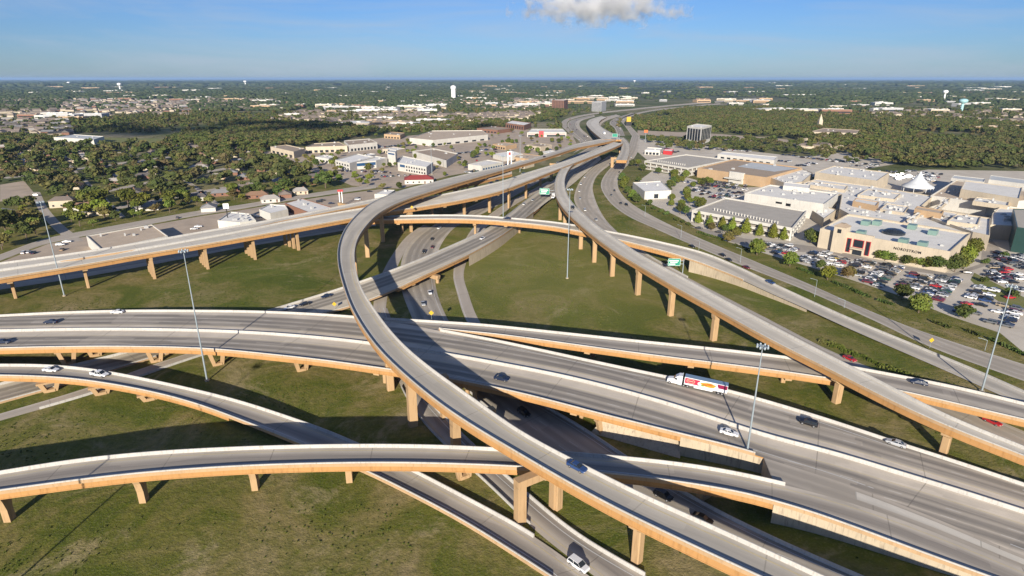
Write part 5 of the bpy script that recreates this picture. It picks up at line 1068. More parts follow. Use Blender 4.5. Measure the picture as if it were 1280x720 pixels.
for pts, lbz, n in (([(60, 146), (90, 124), (230, 125), (240, 145)], 'in the estate far away at left', 330), ([(0, 171), (0, 151), (85, 152), (92, 171)], 'in the estate at the far left edge', 90), ([(440, 162), (470, 146), (610, 142), (690, 140), (640, 152), (560, 164)], 'left of the freeway bend', 260), ([(1000, 186), (1040, 187), (1078, 186), (1070, 170), (1005, 172)], 'in the clearing by the pale church', 40), ([(150, 140), (330, 138), (360, 126), (240, 122)], 'beyond the dark wood at left', 260), ([(330, 150), (460, 160), (560, 150), (520, 140), (380, 140)], 'in the plain beyond the dark wood', 220), ([(0, 148), (60, 147), (80, 124), (0, 126)], 'beyond the far left estate', 160), ([(1080, 150), (1280, 156), (1280, 140), (1100, 138)], 'scattered in the right-hand wood', 60), ([(560, 138), (700, 136), (690, 124), (520, 124)], 'far beyond the freeway bend', 180)):
    w = ppoly(pts)[:, :2]; lo, hi = w.min(0), w.max(0); pl = []
    while len(pl) < n: pt = RNG.uniform(lo, hi); pl.append(pt) if inpoly(pt[None], w)[0] else None
    for pt in sorted(pl, key=lambda a: a[0]**2+a[1]**2):
        if occ(pt[0], pt[1], 8): continue
        rf = str(RNG.choice(list(FM))); L, D, Hh = RNG.uniform(15, 24), RNG.uniform(10, 14), RNG.uniform(3.4, 6)
        if nh < 190 and RNG.random() < .45:
            o = bpy.data.objects.new('house', FM[rf][RNG.integers(2)]); COL.objects.link(o); o.location = (pt[0], pt[1], 0); o.scale = (L, D, Hh); o.rotation_euler.z = float(RNG.choice([.3, 1.87, .8]))
            tag(o, f"small distant {RN[rf]}-roofed house {lbz}", 'house', 'distant houses '+lbz); nh += 1
        else: far_stuff.append((pt[0], pt[1], L, D, Hh, float(RNG.choice([.3, 1.87, .8]))))
mbs = MB()
for x, y, L, D, Hh, a in far_stuff:
    c, s = math.cos(a), math.sin(a); T = lambda p: (x+p[0]*L*c-p[1]*D*s, y+p[0]*L*s+p[1]*D*c, p[2]*Hh)
    v = [T(p) for p in ((-.5, -.5, 0), (.5, -.5, 0), (.5, .5, 0), (-.5, .5, 0), (-.5, -.5, .9), (.5, -.5, .9), (.5, .5, .9), (-.5, .5, .9), (-.48, 0, 1.6), (.48, 0, 1.6))]
    mbs.cur = 0
    for f in ((0, 1, 5, 4), (1, 2, 6, 5), (2, 3, 7, 6), (3, 0, 4, 7)): mbs.face([v[i] for i in f])
    mbs.cur = 1
    for f in ((4, 5, 9, 8), (6, 7, 8, 9), (5, 6, 9), (7, 4, 8)): mbs.face([v[i] for i in f])
tag(mbs.build('distant_housing', [M['cream'], M['rh0']]), 'closely packed roofs of the housing estates far off', 'houses', None, 'stuff')
FB = {'white': far_mesh('distant_building', 'white_w', 'rf_white', False), 'tan': far_mesh('distant_building', 'tan_w', 'rf_tan', False), 'grey': far_mesh('distant_building', 'grey_w', 'rf_grey', False), 'cream': far_mesh('distant_building', 'cream', 'rf_grey', False), 'reddish': far_mesh('distant_building', 'redbrick', 'rf_brown', False)}
zones = [(330, 560, 128, 142, 34, 'on the plain beyond the long shopping strip'), (560, 790, 121, 135, 46, 'beyond the freeway bend'), (150, 330, 121, 128, 16, 'behind the far left estate'), (780, 960, 124, 133, 16, 'along the far road right of the bend'), (1040, 1280, 120, 140, 30, 'round the teal water tower'), (520, 720, 112, 122, 16, 'near the big white water tower'), (0, 1280, 104, 118, 85, 'far out on the plain near the horizon'), (960, 1100, 138, 142, 6, 'between the two woods at right'), (440, 560, 148, 160, 8, 'before the far left plain in the middle distance'), (0, 130, 146, 152, 6, 'at the edge of the far left estate')]
for x0, x1, y0, y1, n, lbz in zones:
    for _ in range(n):
        w = P(RNG.uniform(x0, x1), RNG.uniform(y0, y1)); d = math.hypot(w[0], w[1])
        if d < 2500 and occ(w[0], w[1], 12): continue
        cn = str(RNG.choice(list(FB), p=[.26, .2, .22, .2, .12])); k2 = max(1, d/3200)
        o = bpy.data.objects.new('distant_building', FB[cn]); COL.objects.link(o); o.location = tuple(w); o.scale = (RNG.uniform(28, 85)*k2, RNG.uniform(18, 40)*k2, RNG.uniform(6, 12)*k2**.3); o.rotation_euler.z = RNG.uniform(-.35, .35)
        tag(o, f"{cn} flat-roofed building {lbz}", 'building', 'distant buildings '+lbz)
for px, py, wd, cn, lb in ((155, 125, 70, 'tan', 'tan roofed block on the plain straight below the far left water tower'), (182, 123, 60, 'white', 'white roofed block right of the tan one on the far left plain'), (420, 121, 230, 'white', 'very long white warehouse on the plain left of the centre'), (352, 118, 120, 'grey', 'long grey warehouse behind the very long white one'), (460, 116, 140, 'white', 'long white shed behind the right end of the very long warehouse'), (995, 120, 200, 'white', 'long white warehouse between the woods at the right'), (985, 140, 240, 'cream', 'very long low cream building in the right-hand wood'), (1255, 163, 150, 'tan', 'row of tan brick blocks in the wood at the right edge'), (91, 112, 260, 'tan', 'long tan building line near the left horizon'), (640, 134, 110, 'grey', 'grey-roofed deck building left of the dark brick block'), (672, 132, 90, 'cream', 'cream block just left of the dark brick block'), (724, 129, 120, 'tan', 'tan block between the brick and the grey office blocks'), (740, 124, 150, 'cream', 'long cream building behind the grey office block'), (92, 150, 60, 'tan', 'tan apartment block at the edge of the far left estate'), (366, 146, 40, 'white', 'small bright white hall in the fields left of the centre')):
    w = P(px, py); o = bpy.data.objects.new('distant_building', FB[cn]); COL.objects.link(o); o.location = tuple(w); o.scale = (wd, wd*.3, 9); tag(o, lb, 'building')
# -- low weeds and tussocks on the interchange grass
V = []; Fc = []
reg = ppoly([(0, 718), (900, 718), (1280, 720), (1280, 480), (900, 330), (740, 240), (560, 270), (300, 312), (0, 370)])[:, :2]; lo, hi = reg.min(0), reg.max(0)
q = np.stack([RNG.uniform(lo[0], hi[0], 60000), RNG.uniform(lo[1], hi[1], 60000)], 1)
sel = np.sin(q[:, 0]*.09+np.sin(q[:, 1]*.05)*2)+np.sin(q[:, 1]*.11-q[:, 0]*.03)+RNG.normal(size=len(q))*.8 > .9
q = q[sel]
weed = ppoly([(985, 420), (1040, 428), (1100, 455), (1160, 475), (1180, 485), (1120, 474), (1060, 455), (1000, 432)])[:, :2]; wl = np.stack([RNG.uniform(weed[:, 0].min(), weed[:, 0].max(), 1900), RNG.uniform(weed[:, 1].min(), weed[:, 1].max(), 1900)], 1); wl = wl[inpoly(wl, weed)]
bank = ppoly([(860, 395), (900, 402), (940, 420), (930, 440), (870, 425)])[:, :2]
for j, (src, s0, s1) in enumerate(((q, .12, .34), (wl, .3, 1.25))):
    for x, y in src:
        if occ(x, y, 1.5): continue
        s = RNG.uniform(s0, s1); a = RNG.uniform(0, 3.14)
        for b in (a, a+1.05, a+2.1):
            c, d = math.cos(b)*s, math.sin(b)*s; n = len(V); V += [(x-c, y-d, 0), (x+c, y+d, 0), (x+c*.7, y+d*.7, s*.75), (x-c*.6, y-d*.6, s*.9)]; Fc += [(n, n+1, n+2), (n, n+2, n+3)]
k = NT('weed_foliage'); p = k.pos(); f = k.noise(.06, 4, .65, p); g2 = k.noise(.9, 2, .5, p)
c = k.ramp(f, [(.3, (.06, .085, .014)), (.5, (.09, .11, .02)), (.62, (.14, .13, .045)), (.75, (.19, .16, .08))]); c = k.mix(k.math('MULTIPLY', g2, .5), c, (.05, .075, .012)); M['weed'] = k.done(c, .9, .1)
o = bpy.data.objects.new('weeds', arr_mesh('weeds', np.array(V), np.array(Fc), M['weed'])); COL.objects.link(o); tag(o, 'tussocks and low weeds on the grass between the ramps', 'weeds', None, 'stuff')
# hedge along the mall lot
for i, ((x0, y0), (x1, y1)) in enumerate((((872, 291), (905, 301)), ((918, 307), (938, 314)), ((998, 337), (1020, 344)), ((1042, 354), (1088, 373)), ((1097, 376), (1115, 382)), ((1165, 403), (1188, 411)), ((1208, 415), (1224, 420)), ((1237, 425), (1285, 447)))):
    a, b = P(x0, y0)[:2], P(x1, y1)[:2]; n = int(np.linalg.norm(b-a)*22); r2 = np.random.default_rng(i); t = r2.uniform(0, 1, n)[:, None]
    c0 = np.concatenate([a+(b-a)*t+r2.normal(size=(n, 2))*.35, r2.uniform(.1, 1.3, (n, 1))], 1); d1 = r2.normal(size=(n, 3)); d1 /= np.linalg.norm(d1, axis=1)[:, None]; d2 = np.cross(d1, r2.normal(size=(n, 3))); d2 /= np.linalg.norm(d2, axis=1)[:, None]
    V = np.stack([c0-d1*.5, c0-d2*.4, c0+d1*.5, c0+d2*.4], 1).reshape(-1, 3); Fc = np.array([(4*i2+u, 4*i2+v, 4*i2+w2) for i2 in range(n) for u, v, w2 in ((0, 1, 2), (0, 2, 3))])
    o = bpy.data.objects.new('hedge', arr_mesh('hedge', V, Fc, M['leaf_d'])); COL.objects.link(o); tag(o, CO[i]+' stretch of clipped dark hedge from the left along the mall kerb', 'hedge', 'hedges along the mall kerb')

# ================================================================ VEHICLES
def paint(n, c, rough=.3): return plain(n, c, rough, .5, 0, .04, .5)
PAINT = {'white': paint('white_car_paint', (.66, .66, .66)), 'silver': paint('silver_car_paint', (.36, .37, .38)), 'grey': paint('grey_car_paint', (.12, .125, .13)), 'black': paint('black_car_paint', (.012, .012, .014)), 'dark blue': paint('dark_blue_car_paint', (.010, .018, .045)), 'red': paint('red_car_paint', (.36, .02, .025)), 'maroon': paint('maroon_car_paint', (.13, .02, .03)), 'dark green': paint('dark_green_car_paint', (.02, .06, .045)), 'tan': paint('tan_car_paint', (.30, .24, .16)), 'yellow': paint('yellow_car_paint', (.55, .38, .03)), 'blue': paint('blue_car_paint', (.025, .055, .15))}
M['lampw'] = plain('clear_lamp_lens', (.6, .6, .58), .2); M['lampr'] = plain('red_lamp_lens', (.30, .01, .01), .3); M['rim'] = plain('alloy_rim', (.4, .4, .41), .35, .5, .6)
SPEC = {'sedan': ([(-2.4, .48, .86, .74), (-2.3, .30, 1.0, .88), (-1.3, .24, 1.02, .92), (.1, .24, .98, .92), (1.2, .24, .93, .92), (2.15, .30, .82, .86), (2.4, .44, .68, .74)], (-1.85, 1.05, -.95, .25, .96, 1.43, .83, .64), 1.42, .33),
        'suv': ([(-2.4, .55, 1.05, .86), (-2.35, .40, 1.14, .94), (-1.2, .32, 1.14, .97), (.2, .32, 1.12, .97), (1.3, .32, 1.06, .96), (2.2, .40, .98, .90), (2.42, .55, .84, .80)], (-2.25, 1.25, -1.95, .45, 1.08, 1.74, .90, .74), 1.45, .38),
        'pickup': ([(-2.9, .60, 1.05, .92), (-2.85, .5, 1.14, .97), (-1.5, .42, 1.14, 1.0), (.2, .42, 1.16, 1.0), (1.5, .42, 1.16, .98), (2.6, .5, 1.06, .94), (2.85, .62, .92, .84)], (-.95, 1.6, -.7, .7, 1.12, 1.86, .92, .76), 1.75, .41)}
def car_parts(kind):
    sec, cab, ax, rw = SPEC[kind]; out = []
    mb = MB(); prev = None
    for x, z0, z1, hw in sec:
        zm = z0+(z1-z0)*.55; ring = [(x, -hw*.94, z0), (x, -hw, zm), (x, -hw*.9, z1), (x, hw*.9, z1), (x, hw, zm), (x, hw*.94, z0)]
        if prev:
            for i in range(6): j = (i+1) % 6; mb.face([prev[i], prev[j], ring[j], ring[i]])
        else: mb.face(ring[::-1])
        prev = ring
    mb.face(prev)
    b0, b1, t0, t1, zb, zt, hb, ht = cab
    # roof panel and pillars in body colour
    c = ((t0+t1)/2); mb.face([(t0-.05, -ht-.03, zt+.03), (t1+.03, -ht-.03, zt+.03), (t1+.03, ht+.03, zt+.03), (t0-.05, ht+.03, zt+.03)])
    for s in (-1, 1):
        mb.face([(t0-.05, s*(ht+.03), zt+.03), (t1+.03, s*(ht+.03), zt+.03), (t1+.03, s*(ht+.04), zt-.07), (t0-.05, s*(ht+.04), zt-.07)])
        for xb, xt in ((b1, t1), ((b0+b1)/2-.1, (t0+t1)/2-.1), (b0, t0)):
            mb.face([(xb-.06, s*(hb+.02), zb), (xb+.06, s*(hb+.02), zb), (xt+.05, s*(ht+.03), zt), (xt-.05, s*(ht+.03), zt)])
    if kind == 'pickup':                               # bed walls above a dark bed
        for s in (-1, 1): mb.box((-1.95, s*.9, 1.25), (1.85, .12, .3))
        mb.box((-2.85, 0, 1.25), (.1, 1.8, .3))
    out.append(('body', mb, 'paint'))
    mb = MB(); B4 = [(b0, -hb, zb-.04), (b1, -hb, zb-.04), (b1, hb, zb-.04), (b0, hb, zb-.04)]; T4 = [(t0, -ht, zt), (t1, -ht, zt), (t1, ht, zt), (t0, ht, zt)]
    for i in range(4): j = (i+1) % 4; mb.face([B4[i], B4[j], T4[j], T4[i]])
    mb.face(T4); out.append(('windows', mb, M['glass']))
    if kind == 'pickup': mb = MB(); mb.box((-1.95, 0, 1.16), (1.75, 1.7, .06)); out.append(('cargo_bed', mb, M['dark']))
    for x in (-ax, ax):
        for s in (-1, 1):
            mb = MB(); y = s*(sec[3][3]-.12); mb.tube((x, y-.12, rw), (x, y+.12, rw), rw, rw, 14); out.append(('wheel', mb, M['dark'], ('rim', x, y, s, rw)))
    f, rr = sec[-1], sec[0]
    for s in (-1, 1):
        mb = MB(); mb.box((f[0]-.05, s*f[3]*.7, f[1]+(f[2]-f[1])*.55), (.12, .36, .16)); out.append(('headlight', mb, M['lampw']))
        mb = MB(); mb.box((rr[0]+.02, s*rr[3]*.78, rr[1]+(rr[2]-rr[1])*.6), (.10, .26, .22)); out.append(('tail_light', mb, M['lampr']))
    return out
CARP = {}
def car(kind, colour, loc, rz, label, group=None, pitch=0.0):
    key = (kind, colour)
    if key not in CARP:
        CARP[key] = []
        for part in car_parts(kind):
            me = part[1].mesh(part[0], PAINT[colour] if part[2] == 'paint' else part[2]); sub = None
            if len(part) > 3: _, x, y, s, rw = part[3]; m2 = MB(); m2.tube((x, y+s*.115, rw), (x, y+s*.135, rw), rw*.6, rw*.55, 12); sub = m2.mesh('rim', M['rim'])
            CARP[key].append((part[0], me, sub))
    t = empty({'sedan': 'car', 'suv': 'suv', 'pickup': 'pickup_truck'}[kind], loc, rz, label, {'sedan': 'car', 'suv': 'suv', 'pickup': 'pickup'}[kind], group); t.rotation_euler = (0, -pitch, rz)
    for nm, me, sub in CARP[key]:
        o = bpy.data.objects.new(nm, me); COL.objects.link(o); o.parent = t
        if sub: s = bpy.data.objects.new('rim', sub); COL.objects.link(s); s.parent = o
    return t
def on_deck(key, px, py):
    D = DECKS[key]; z = 6.0
    for _ in range(8):
        p = P(px, py, z); i = int(np.argmin(((D['C'][:, :2]-p[:2])**2).sum(1))); z = float(D['A'][i, 2])
    i = min(max(i, 2), len(D['C'])-3); t = D['C'][i+2]-D['C'][i-2]; p[2] = z+.03
    return p, math.atan2(t[1], t[0]), math.atan2(t[2], np.hypot(t[0], t[1]))
def drive(key, px, py, kind, colour, d, label, group=None):
    p, a, pt = on_deck(key, px, py); return car(kind, colour, tuple(p), a if d > 0 else a+math.pi, label, group, pt*d)
for v in (('G', 147, 391.5, 'sedan', 'white', -1, 'white car in the far lane of the main deck near the left edge'), ('G', 64, 404, 'sedan', 'dark blue', -1, 'dark blue car on the far carriageway of the main deck near the left edge'), ('G', 5, 429, 'sedan', 'dark blue', 1, 'dark car cut by the left edge on the near carriageway of the main deck'),
          ('G', 911, 543, 'sedan', 'white', 1, 'white car on the main deck above the retaining wall'), ('G', 627, 475, 'sedan', 'dark blue', 1, 'dark blue car at the shadow edge on the near carriageway of the main deck'), ('G', 1010, 531, 'suv', 'black', -1, 'black SUV on the far carriageway of the main deck right of the mast'), ('G', 1119, 556, 'sedan', 'silver', -1, 'silver car on the far carriageway of the main deck, rightmost there'),
          ('I', 64, 464, 'sedan', 'white', 1, 'white car on the descending ramp at lower left'), ('I', 125, 470, 'pickup', 'white', 1, 'white pickup truck on the descending ramp behind the white car'), ('A', 721, 586, 'sedan', 'blue', 1, 'blue car alone on the big curved flyover'), ('K', 723, 709, 'suv', 'white', 1, 'white SUV near the bottom edge on the merging exit road'),
          ('F', 829, 622, 'suv', 'black', 1, 'black SUV in the sun on the lower road past the shaded part'), ('F', 655, 518, 'suv', 'black', 1, 'black SUV in a patch of sun under the main deck'), ('F', 878, 651, 'sedan', 'black', 1, 'dark car on the lower road mostly hidden by the big curve'),
          ('F', 549, 286, 'sedan', 'white', 1, 'white car on the lower road just below the crossing deck'), ('F', 540, 300, 'sedan', 'black', 1, 'dark car behind the white one on the lower road'), ('F', 540.5, 310, 'sedan', 'maroon', 1, 'dark red car on the lower road left of the bridge'), ('F', 530, 316, 'suv', 'black', 1, 'black SUV on the lower road left of the bridge'), ('F', 537.5, 367, 'sedan', 'white', 1, 'white car on the lower road just past the bridge'), ('F', 529, 381, 'sedan', 'silver', 1, 'pale car in shade on the lower road before the main deck'),
          ('E', 408, 371.5, 'sedan', 'dark blue', -1, 'dark blue car on the freeway bridge left of the big curve'), ('E', 381, 381.5, 'sedan', 'black', -1, 'black car between the two others where the bridge road meets the main deck'), ('E', 362, 386, 'sedan', 'white', -1, 'white car disappearing under the main deck from the bridge'), ('E', 603, 299, 'sedan', 'white', -1, 'white car on the freeway bridge below the crossing deck'), ('E', 655, 256, 'sedan', 'white', -1, 'white car on the freeway just beyond the crossing deck'), ('E', 666, 251, 'sedan', 'silver', -1, 'silver car on the freeway below the green overhead sign'),
          ('H', 1148, 480, 'sedan', 'dark blue', -1, 'dark blue car on the exit ramp right of the straight flyover'), ('N', 1062, 450, 'sedan', 'red', 1, 'red car beside the straight flyover on the road behind it'), ('N', 1240, 529, 'sedan', 'red', 1, 'red car by the right edge on the road below the exit ramp'), ('C', 716, 261, 'suv', 'black', 1, 'dark SUV at the top of the straight flyover bend'), ('D', 634, 274, 'sedan', 'dark blue', -1, 'dark blue car on the crossing deck above the freeway'),
          ('D', 963, 354, 'sedan', 'blue', 1, 'blue car on the ramp by the frontage road below the hedge'),
          ('M', 768, 239, 'sedan', 'black', 1, 'upper dark car of two on the frontage road bend'), ('M', 764, 245, 'sedan', 'grey', 1, 'lower grey car of two on the frontage road bend'), ('M', 776, 255, 'sedan', 'black', 1, 'small black car on the frontage road left of the box store trees'), ('M', 783, 257, 'suv', 'black', 1, 'black SUV right behind the small black car on the frontage road'), ('M', 865, 309, 'sedan', 'black', 1, 'black car on the frontage road below the white garage'), ('M', 903, 320, 'sedan', 'black', 1, 'upper of two black cars on the frontage road by the hedge'), ('M', 911, 326, 'sedan', 'black', 1, 'lower of two black cars on the frontage road by the hedge'), ('M', 933, 335.5, 'sedan', 'maroon', 1, 'dark red car on the frontage road by the lamp post'),
          ('N', 731, 222, 'sedan', 'white', 1, 'first white car from the top on the road behind the straight flyover bend'), ('N', 726, 231, 'suv', 'white', 1, 'second white car from the top on the road behind the straight flyover bend'), ('N', 724, 239.5, 'sedan', 'white', 1, 'third white car from the top on the road behind the straight flyover bend'), ('N', 725, 249, 'sedan', 'silver', 1, 'silver car below three white ones behind the straight flyover bend'), ('N', 731, 263.5, 'suv', 'white', 1, 'white SUV on the road just above the crossing deck'), ('N', 745, 275.5, 'sedan', 'silver', 1, 'silver car beside the crossing deck on the road behind the straight flyover'),
          ('BF', 613.5, 229.5, 'sedan', 'dark blue', -1, 'dark blue car leading two on the nearer twin deck'), ('BF', 621, 227, 'sedan', 'black', -1, 'black car following the dark blue one on the nearer twin deck'), ('BF', 654, 217.5, 'sedan', 'grey', -1, 'grey car alone further up the nearer twin deck'), ('A', 680.5, 196.5, 'sedan', 'black', -1, 'small dark car on the far stretch of the big curve'), ('BF', 697, 204, 'sedan', 'grey', -1, 'small grey car where the flyovers merge'),
          ('M', 780, 210, 'sedan', 'white', 1, 'white car in the queue by the tan stub ramp'), ('M', 774, 216, 'sedan', 'black', 1, 'black car at the tail of the queue by the tan stub ramp'), ('M', 784, 204, 'sedan', 'silver', 1, 'silver car in the middle of the queue by the tan stub ramp'), ('M', 789, 197, 'suv', 'white', 1, 'white SUV at the head of the queue by the tan stub ramp')):
    drive(*v)
rr3 = random.Random(31); FG = 'distant traffic on the far freeway bend'; FARP = []
for key in [k_ for k_ in DECKS if k_.startswith('far')]:
    D = DECKS[key]; n_ = len(D['C'])
    for _ in range(11 if D['W'].mean() > 10 else 7):
        i = rr3.randrange(3, max(4, min(n_-3, int(n_*.75)))); f = rr3.choice([.25, .5, .75]); q_ = D['A'][i]*(1-f)+D['B'][i]*f; t_ = D['C'][i+2]-D['C'][i-2]; FARP.append((q_, math.atan2(t_[1], t_[0])))
# -- semi truck
p, a, pt = on_deck('G', 866.5, 484.5); t = empty('semi_truck', tuple(p), a+math.pi, 'white semi truck pulling a red food trailer on the main deck', 'truck'); t.rotation_euler = (0, pt, a+math.pi); t.scale = (.88, .88, .88)
PW = PAINT['white']; M['trail_r'] = paint('trailer_red', (.50, .025, .06)); M['trail_d'] = paint('trailer_dark_red', (.20, .01, .05)); M['trail_top'] = paint('trailer_roof_blue_grey', (.16, .24, .34), .5); M['peach'] = paint('print_peach', (.62, .30, .22)); M['oran'] = paint('print_orange', (.60, .24, .03)); M['orand'] = paint('print_brown', (.40, .12, .02)); M['prg'] = paint('print_green', (.12, .26, .04)); M['prw'] = paint('print_white', (.68, .66, .62))
mb = MB(); mb.prism([(-11, -1.28), (3.2, -1.28), (3.2, 1.28), (-11, 1.28)], 1.15, 3.98); tr = mb.build('trailer', PW, t)
mb = MB(); mb.box((-3.9, 0, 4.01), (14.24, 2.6, .08)); mb.build('trailer_roof', M['trail_top'], tr)
def print_(pts, y, mat, nm='side_print'):
    for s in (-1, 1):
        mb = MB(); f = [(x, s*y, z) for x, z in pts]; g = [(x, s*(y-.012), z) for x, z in pts]; mb.face(f if s < 0 else f[::-1])
        for i in range(len(f)): j = (i+1) % len(f); mb.face([f[i], f[j], g[j], g[i]])
        mb.build(nm, M[mat], tr)
ell = lambda cx, cz, rx, rz, n=24, w=0: [(cx+rx*math.cos(i*2*math.pi/n)*(1+w*math.sin(5*i*2*math.pi/n)), cz+rz*math.sin(i*2*math.pi/n)*(1+w*math.cos(3*i*2*math.pi/n))) for i in range(n)]
print_([(-2.4, 1.75), (3.0, 1.75), (3.0, 3.75), (-1.9, 3.75)], 1.30, 'trail_r'); print_([(-10.9, 2.35), (-7.8, 2.35), (-7.6, 3.8), (-10.9, 3.8)], 1.30, 'trail_d')
print_(ell(1.1, 2.78, 1.45, .86), 1.315, 'peach', 'oval_emblem'); print_(ell(1.1, 2.78, 1.2, .66), 1.33, 'trail_r', 'oval_emblem'); 
print_([(.15, 2.62), (2.05, 2.62), (2.2, 2.95), (.3, 2.95)], 1.345, 'peach', 'oval_emblem')
print_(ell(-4.6, 2.55, 3.4, 1.22), 1.315, 'prw'); print_(ell(-4.7, 2.72, 2.5, .82, 26, .08), 1.33, 'oran'); print_(ell(-5.2, 2.95, 1.1, .36, 20, .12), 1.345, 'orand'); print_(ell(-3.6, 2.55, .8, .32, 18, .1), 1.345, 'orand'); print_(ell(-2.9, 2.1, .55, .28, 14, .2), 1.346, 'prg')
mb = MB(); mb.box((-3.3, 1.2, .85), (6.2, .06, .6)); mb.box((-3.3, -1.2, .85), (6.2, .06, .6)); mb.build('side_skirt', PW, tr)
mb = MB(); mb.box((-4, 0, 1.0), (13.5, 1.0, .28)); mb.build('chassis', M['dark'], tr)
mb = MB(); sec = [(8.9, .75, 1.75, 1.0), (8.6, .6, 2.0, 1.1), (7.3, .6, 2.25, 1.15), (6.9, .6, 2.3, 1.2)]; prev = None
for x, z0, z1, hw in sec:
    ring = [(x, -hw, z0), (x, -hw, z1-.25), (x, -hw*.8, z1), (x, hw*.8, z1), (x, hw, z1-.25), (x, hw, z0)]
    if prev:
        for i in range(6): j = (i+1) % 6; mb.face([prev[i], prev[j], ring[j], ring[i]])
    else: mb.face(ring)
    prev = ring
mb.build('hood', PW, t)
mb = MB()
pr = [(6.9, .65), (6.9, 2.25), (6.3, 3.0), (5.2, 3.85), (4.1, 4.0), (3.9, 4.0), (3.9, .65)]
for s in (-1, 1): f = [(x, s*1.24, z) for x, z in pr]; mb.face(f if s > 0 else f[::-1])
for i in range(len(pr)): j = (i+1) % len(pr); mb.face([(pr[i][0], -1.24, pr[i][1]), (pr[j][0], -1.24, pr[j][1]), (pr[j][0], 1.24, pr[j][1]), (pr[i][0], 1.24, pr[i][1])])
cab = mb.build('cab', PW, t)
mb = MB(); mb.face([(6.93, -1.1, 2.32), (6.93, 1.1, 2.32), (6.37, 1.05, 3.02), (6.37, -1.05, 3.02)]); mb.build('windshield', M['glass'], cab)
for s in (-1, 1): mb = MB(); mb.box((6.05, s*1.25, 2.5), (.95, .04, .65)); mb.build('side_window', M['glass'], cab); mb = MB(); mb.tube((4.0, s*1.1, 1.2), (4.0, s*1.1, 4.3), .09, .09, 8); mb.build('exhaust_stack', M['steel'], cab)
mb = MB(); mb.box((8.95, 0, .65), (.18, 2.2, .45)); mb.build('bumper', M['steel'], t)
mb = MB(); mb.tube((5.3, -1.05, .6), (3.9, -1.05, .6), .32, .32, 10); mb.tube((5.3, 1.05, .6), (3.9, 1.05, .6), .32, .32, 10); mb.build('fuel_tank', M['steel'], t)
for x in (8.0, 3.2, 1.9, -8.3, -9.5):
    for s in (-1, 1):
        mb = MB(); mb.tube((x, s*.75, .52), (x, s*1.2, .52), .52, .52, 16); wv = mb.build('wheel', M['dark'], t); mb = MB(); mb.tube((x, s*1.19, .52), (x, s*1.22, .52), .3, .27, 12); mb.build('rim', M['rim'], wv)
# far box trucks
def box_truck(px, py, key, d, label, L=9):
    p, a, pt = on_deck(key, px, py); t = empty('box_truck', tuple(p), a if d > 0 else a+math.pi, label, 'truck')
    mb = MB(); mb.box((-1, 0, 2.3), (L, 2.5, 2.7)); mb.build('cargo_box', PW, t); mb = MB(); mb.box((L/2+.6, 0, 1.6), (2, 2.2, 2.1), 0, .85); mb.build('cab', PW, t); mb = MB(); mb.box((L/2+1.5, 0, 2.1), (.3, 1.9, .8)); mb.build('windshield', M['glass'], t)
    for x in (-L/2+1, L/2):
        for s in (-1, 1): mb = MB(); mb.tube((x, s*.9, .5), (x, s*1.2, .5), .5, .5, 12); mb.build('wheel', M['dark'], t)
box_truck(692.5, 247, 'E', -1, 'white and blue box truck passing the green overhead sign', 7); box_truck(755, 168, 'X', 1, 'white box truck on the far ramp beyond the merge', 14)
# -- parked cars
PK = {}
def parked_mesh(kind, colour):
    if (kind, colour) not in PK:
        al = MB(); mats = [PAINT[colour], M['glass'], M['dark'], M['lampw'], M['lampr']]
        for part in car_parts(kind):
            b = part[1]; mi = 0 if part[2] == 'paint' else mats.index(part[2]); o = len(al.v); al.v += b.v; al.f += [tuple(i+o for i in f) for f in b.f]; al.uv += b.uv; al.mi += [mi]*len(b.f)
        PK[(kind, colour)] = al.mesh('parked_car', mats)
    return PK[(kind, colour)]
COLS = ['white', 'silver', 'grey', 'black', 'dark blue', 'red', 'maroon', 'dark green', 'tan', 'blue']; CW = [5.5, 5, 4, 6, 2.5, .9, 1.0, 1, 1, .8]
NPK = 0; rr = random.Random(12)
ORD = lambda n: {1: 'first', 2: 'second', 3: 'third'}.get(n, f'{n}th')
MOREP = []
def park(x, y, rz, label, group, colour=None, kind=None):
    global NPK
    if NPK >= 300: MOREP.append((x, y, rz, rr.choices(COLS, CW)[0], rr.choice(['sedan', 'suv']))); return
    colour = colour or rr.choices(COLS, CW)[0]; kind = kind or rr.choices(['sedan', 'suv', 'pickup'], [5, 3.4, 1])[0]
    o = bpy.data.objects.new('parked_car', parked_mesh(kind, colour)); COL.objects.link(o); o.location = (x, y, .03); o.rotation_euler.z = rz; NPK += 1
    tag(o, label.format(c=colour, k={'sedan': 'car', 'suv': 'SUV', 'pickup': 'pickup'}[kind]), 'car', group)
def row(a, b, fill, label, group, double=True, pitch=2.75, cols=None):
    a, b = P(*a)[:2], P(*b)[:2]; d = b-a; L = np.linalg.norm(d); d /= L; n = np.array([-d[1], d[0]]); k = 0
    for i in range(int(L/pitch)+1):
        for s in ((-1, 1) if double else (1,)):
            if rr.random() > fill*.86: continue
            k += 1; p = a+d*(i*pitch)+n*s*(2.65 if double else 0); ang = math.atan2(n[1], n[0])+(math.pi if rr.random() < .5 else 0)
            park(p[0], p[1], ang+rr.uniform(-.03, .03), '{c} {k}, '+ORD(i+1)+' place, '+('right' if s > 0 else 'left')+' side, '+label, group, cols and rr.choice(cols))
MG = 'cars parked in the mall front lot'
